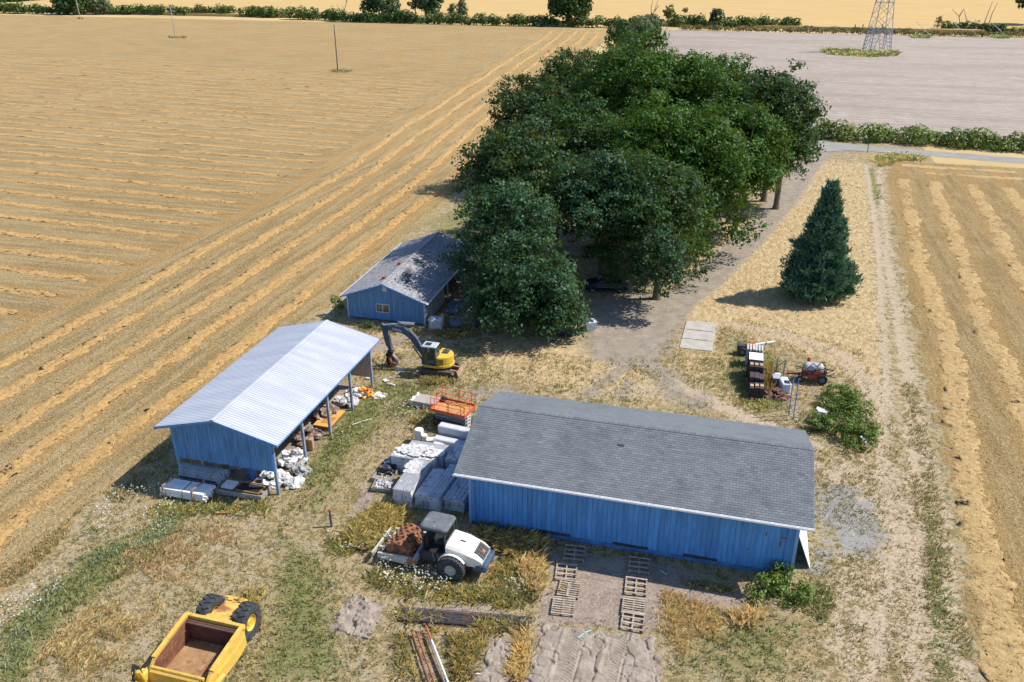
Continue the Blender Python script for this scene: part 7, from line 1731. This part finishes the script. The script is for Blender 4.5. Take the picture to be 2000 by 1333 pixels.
tallp([(845, 620), (935, 645), (935, 660), (880, 665), (845, 655)], 900, .3, .7, BROWNC + GOLDC[3:], seed=24)
tallp([(690, 632), (830, 648), (830, 656), (690, 640)], 700, .15, .35, OLIVEC, seed=25)
tallp([(1600, 1135), (1640, 1150), (1620, 1220), (1560, 1200)], 700, .15, .4, OLIVEC + GREENC, seed=26)
tallp([(1090, 55 + 1100), (1040, 1130), (1050, 1090)], 300, .3, .6, GOLDC, seed=27)
tallp([(1700, 305), (1760, 300), (1820, 312), (1760, 318), (1715, 330)], 700, .3, .9, GREENC + GOLDC, seed=28, wd=.12, spread=.4)
tallp([(1708, 360), (1722, 360), (1728, 392), (1712, 392)], 240, .15, .4, GREENC, seed=29, wd=.1, spread=.3)
tallp([(1608, 98), (1690, 103), (1750, 103), (1752, 110), (1690, 113), (1612, 107)], 900, .6, 1.8, GREENC + GOLDC, seed=30, wd=.4, spread=1.0)
tallp([(1778, 70), (1815, 71), (1815, 76), (1780, 75)], 260, .5, 1.2, GREENC, seed=31, wd=.4, spread=1.0); tallp([(1938, 70), (1972, 72), (1972, 77), (1940, 75)], 200, .8, 1.6, GREENC, seed=32, wd=.4, spread=1.0)
tallp([(645, 137), (690, 139), (680, 143), (648, 142)], 160, .3, .9, OLIVEC, seed=33, wd=.25, spread=.5); tallp([(328, 72), (365, 73), (365, 76), (330, 75)], 120, .3, .9, OLIVEC, seed=34, wd=.3, spread=.5); tallp([(150, 36), (163, 36), (163, 38.5), (150, 38.5)], 90, .4, 1.0, GREENC, seed=35, wd=.35, spread=.5)
blades('tall_grass', 'tall golden grass and weeds round the machines and stacks', 'tall grass', tall)
# flowers: flat white umbels and small yellow heads
FV, FF, FH_ = [], [], []
def flowers(pts, n, h0, h1, s, col, seed, thr=.0):
    x, y = scatter(P2(pts), int(n * .62), 400 + seed, avoid=False); k = vnoise(x * 1.1 + seed, y * 1.1, 99) >= thr; x, y = x[k], y[k]
    for xx, yy in zip(x, y):
        h = rng.uniform(h0, h1); r = s * .85 * rng.uniform(.5, 1.3); t1, t2 = rng.normal(0, .35, 2); o_ = len(FV)
        for i in range(6):
            a = math.pi * i / 3; dx, dy = math.cos(a) * r, math.sin(a) * r; FV.append((xx + dx, yy + dy, h + dx * t1 + dy * t2))
        FF.append((o_, o_ + 1, o_ + 2, o_ + 3)); FF.append((o_, o_ + 3, o_ + 4, o_ + 5)); c_ = np.array(col) * rng.uniform(.8, 1.1); FH_.extend([(*c_, 1)] * 2)
WH, YW = (.74, .75, .68), (.68, .50, .03)
flowers([(745, 1105), (800, 1110), (880, 1130), (890, 1150), (840, 1170), (770, 1160), (735, 1135)], 520, .35, .75, .055, WH, 1, .15)
flowers([(640, 1045), (720, 1050), (730, 1080), (650, 1080)], 230, .25, .5, .05, WH, 2, .3)
flowers([(868, 1125), (910, 1125), (905, 1140), (865, 1140)], 60, .4, .7, .055, WH, 3)
flowers([(225, 960), (330, 955), (350, 1010), (330, 1050), (265, 1050), (190, 1060), (160, 1050)], 1000, .3, .65, .05, WH, 4, .3)
flowers([(0, 1180), (110, 1120), (130, 1150), (60, 1200), (0, 1240)], 420, .25, .45, .05, WH, 5, .3)
flowers([(560, 930), (640, 860), (700, 790), (760, 760), (770, 790), (690, 860), (620, 960), (570, 990)], 620, .15, .35, .04, WH, 6, .35)
flowers([(790, 790), (850, 800), (845, 830), (780, 830), (740, 800)], 420, .25, .5, .05, WH, 7, .2)
flowers([(895, 825), (925, 825), (930, 850), (900, 850)], 70, .5, .9, .07, WH, 8)
flowers([(985, 1130), (1050, 1130), (1045, 1170), (990, 1170)], 160, .3, .6, .05, WH, 9, .2)
flowers([(740, 925), (770, 930), (765, 950), (745, 955)], 60, .4, .6, .05, WH, 10)
flowers([(1540, 810), (1570, 805), (1575, 835), (1545, 835)], 90, .2, .6, .05, WH, 11); flowers([(1650, 775), (1690, 790), (1695, 815), (1660, 810)], 70, .5, .9, .05, WH, 12)
flowers([(430, 955), (450, 960), (450, 985), (425, 990)], 60, .3, .5, .05, WH, 13); flowers([(1460, 660), (1500, 655), (1500, 672), (1460, 675)], 70, .15, .3, .05, WH, 14)
flowers([(600, 830), (700, 780), (820, 840), (760, 960), (640, 960)], 260, .1, .25, .035, WH, 15, .3); flowers([(430, 1010), (620, 1030), (600, 1300), (500, 1300), (300, 1100)], 160, .08, .2, .03, WH, 16, .3)
flowers([(840, 1120), (960, 1110), (1010, 1140), (950, 1190), (840, 1180)], 220, .25, .5, .035, YW, 17, .3); flowers([(300, 990), (400, 990), (380, 1010), (290, 1010)], 70, .2, .4, .035, YW, 18); flowers([(1460, 765), (1500, 780), (1490, 790), (1450, 780)], 40, .2, .3, .04, YW, 19); flowers([(900, 735), (920, 760), (890, 770)], 30, .2, .4, .05, YW, 20)
stuff(npmesh('wildflowers', np.array(FV), np.array(FF), BLADE, attrs={'hue': ('FACE', np.array(FH_))}), 'white and yellow wildflowers in drifts through the farmyard grass', 'wildflowers')
# loose straw flecks over the mown fields and the lawn
def flecks(name, label, polys, seed):
    gg = np.random.default_rng(seed); VV, HH = [], []
    for poly, n, s, lane in polys:
        xs = [p[0] for p in poly]; ys = [p[1] for p in poly]; x = gg.uniform(min(xs), max(xs), n); y = gg.uniform(min(ys), max(ys), n); k = inside(x, y, poly); x, y = x[k], y[k]; n = len(x)
        a = gg.uniform(0, np.pi, n); L = s * gg.uniform(.5, 1.5, n); W_ = L * .22; z = gg.uniform(.02, .10, n); tl = gg.normal(0, .35, n)
        ux, uy = np.cos(a) * L / 2, np.sin(a) * L / 2; vx, vy = -np.sin(a) * W_ / 2, np.cos(a) * W_ / 2
        V = np.stack([np.stack([x - ux - vx, y - uy - vy, z - tl * L / 2], -1), np.stack([x + ux - vx, y + uy - vy, z + tl * L / 2], -1), np.stack([x + ux + vx, y + uy + vy, z + tl * L / 2 + W_ * .3], -1), np.stack([x - ux + vx, y - uy + vy, z - tl * L / 2 + W_ * .3], -1)], 1)
        V[..., 2] = np.maximum(V[..., 2], .012); cols = np.array([(.58, .40, .17), (.48, .31, .11), (.62, .46, .24), (.44, .30, .12), (.38, .28, .13)]); ci = gg.integers(0, 5, n)
        VV.append(V.reshape(-1, 3)); HH.append(np.concatenate([cols[ci], np.ones((n, 1))], 1))
    V = np.concatenate(VV); stuff(npmesh(name, V, np.arange(len(V)).reshape(-1, 4), BLADE, attrs={'hue': ('FACE', np.concatenate(HH))}), label, 'straw')
flecks('loose_straw', 'loose straw strewn over the mown field between the rows', [([(-36.8, 22), (-36.9, 120), (-112, 120), (-33, 20)], 70000, .15, 0), ([(14.5, 30), (16, 60), (24, 140), (62, 140), (30, 60), (20, 30)], 42000, .15, 0)], 9)
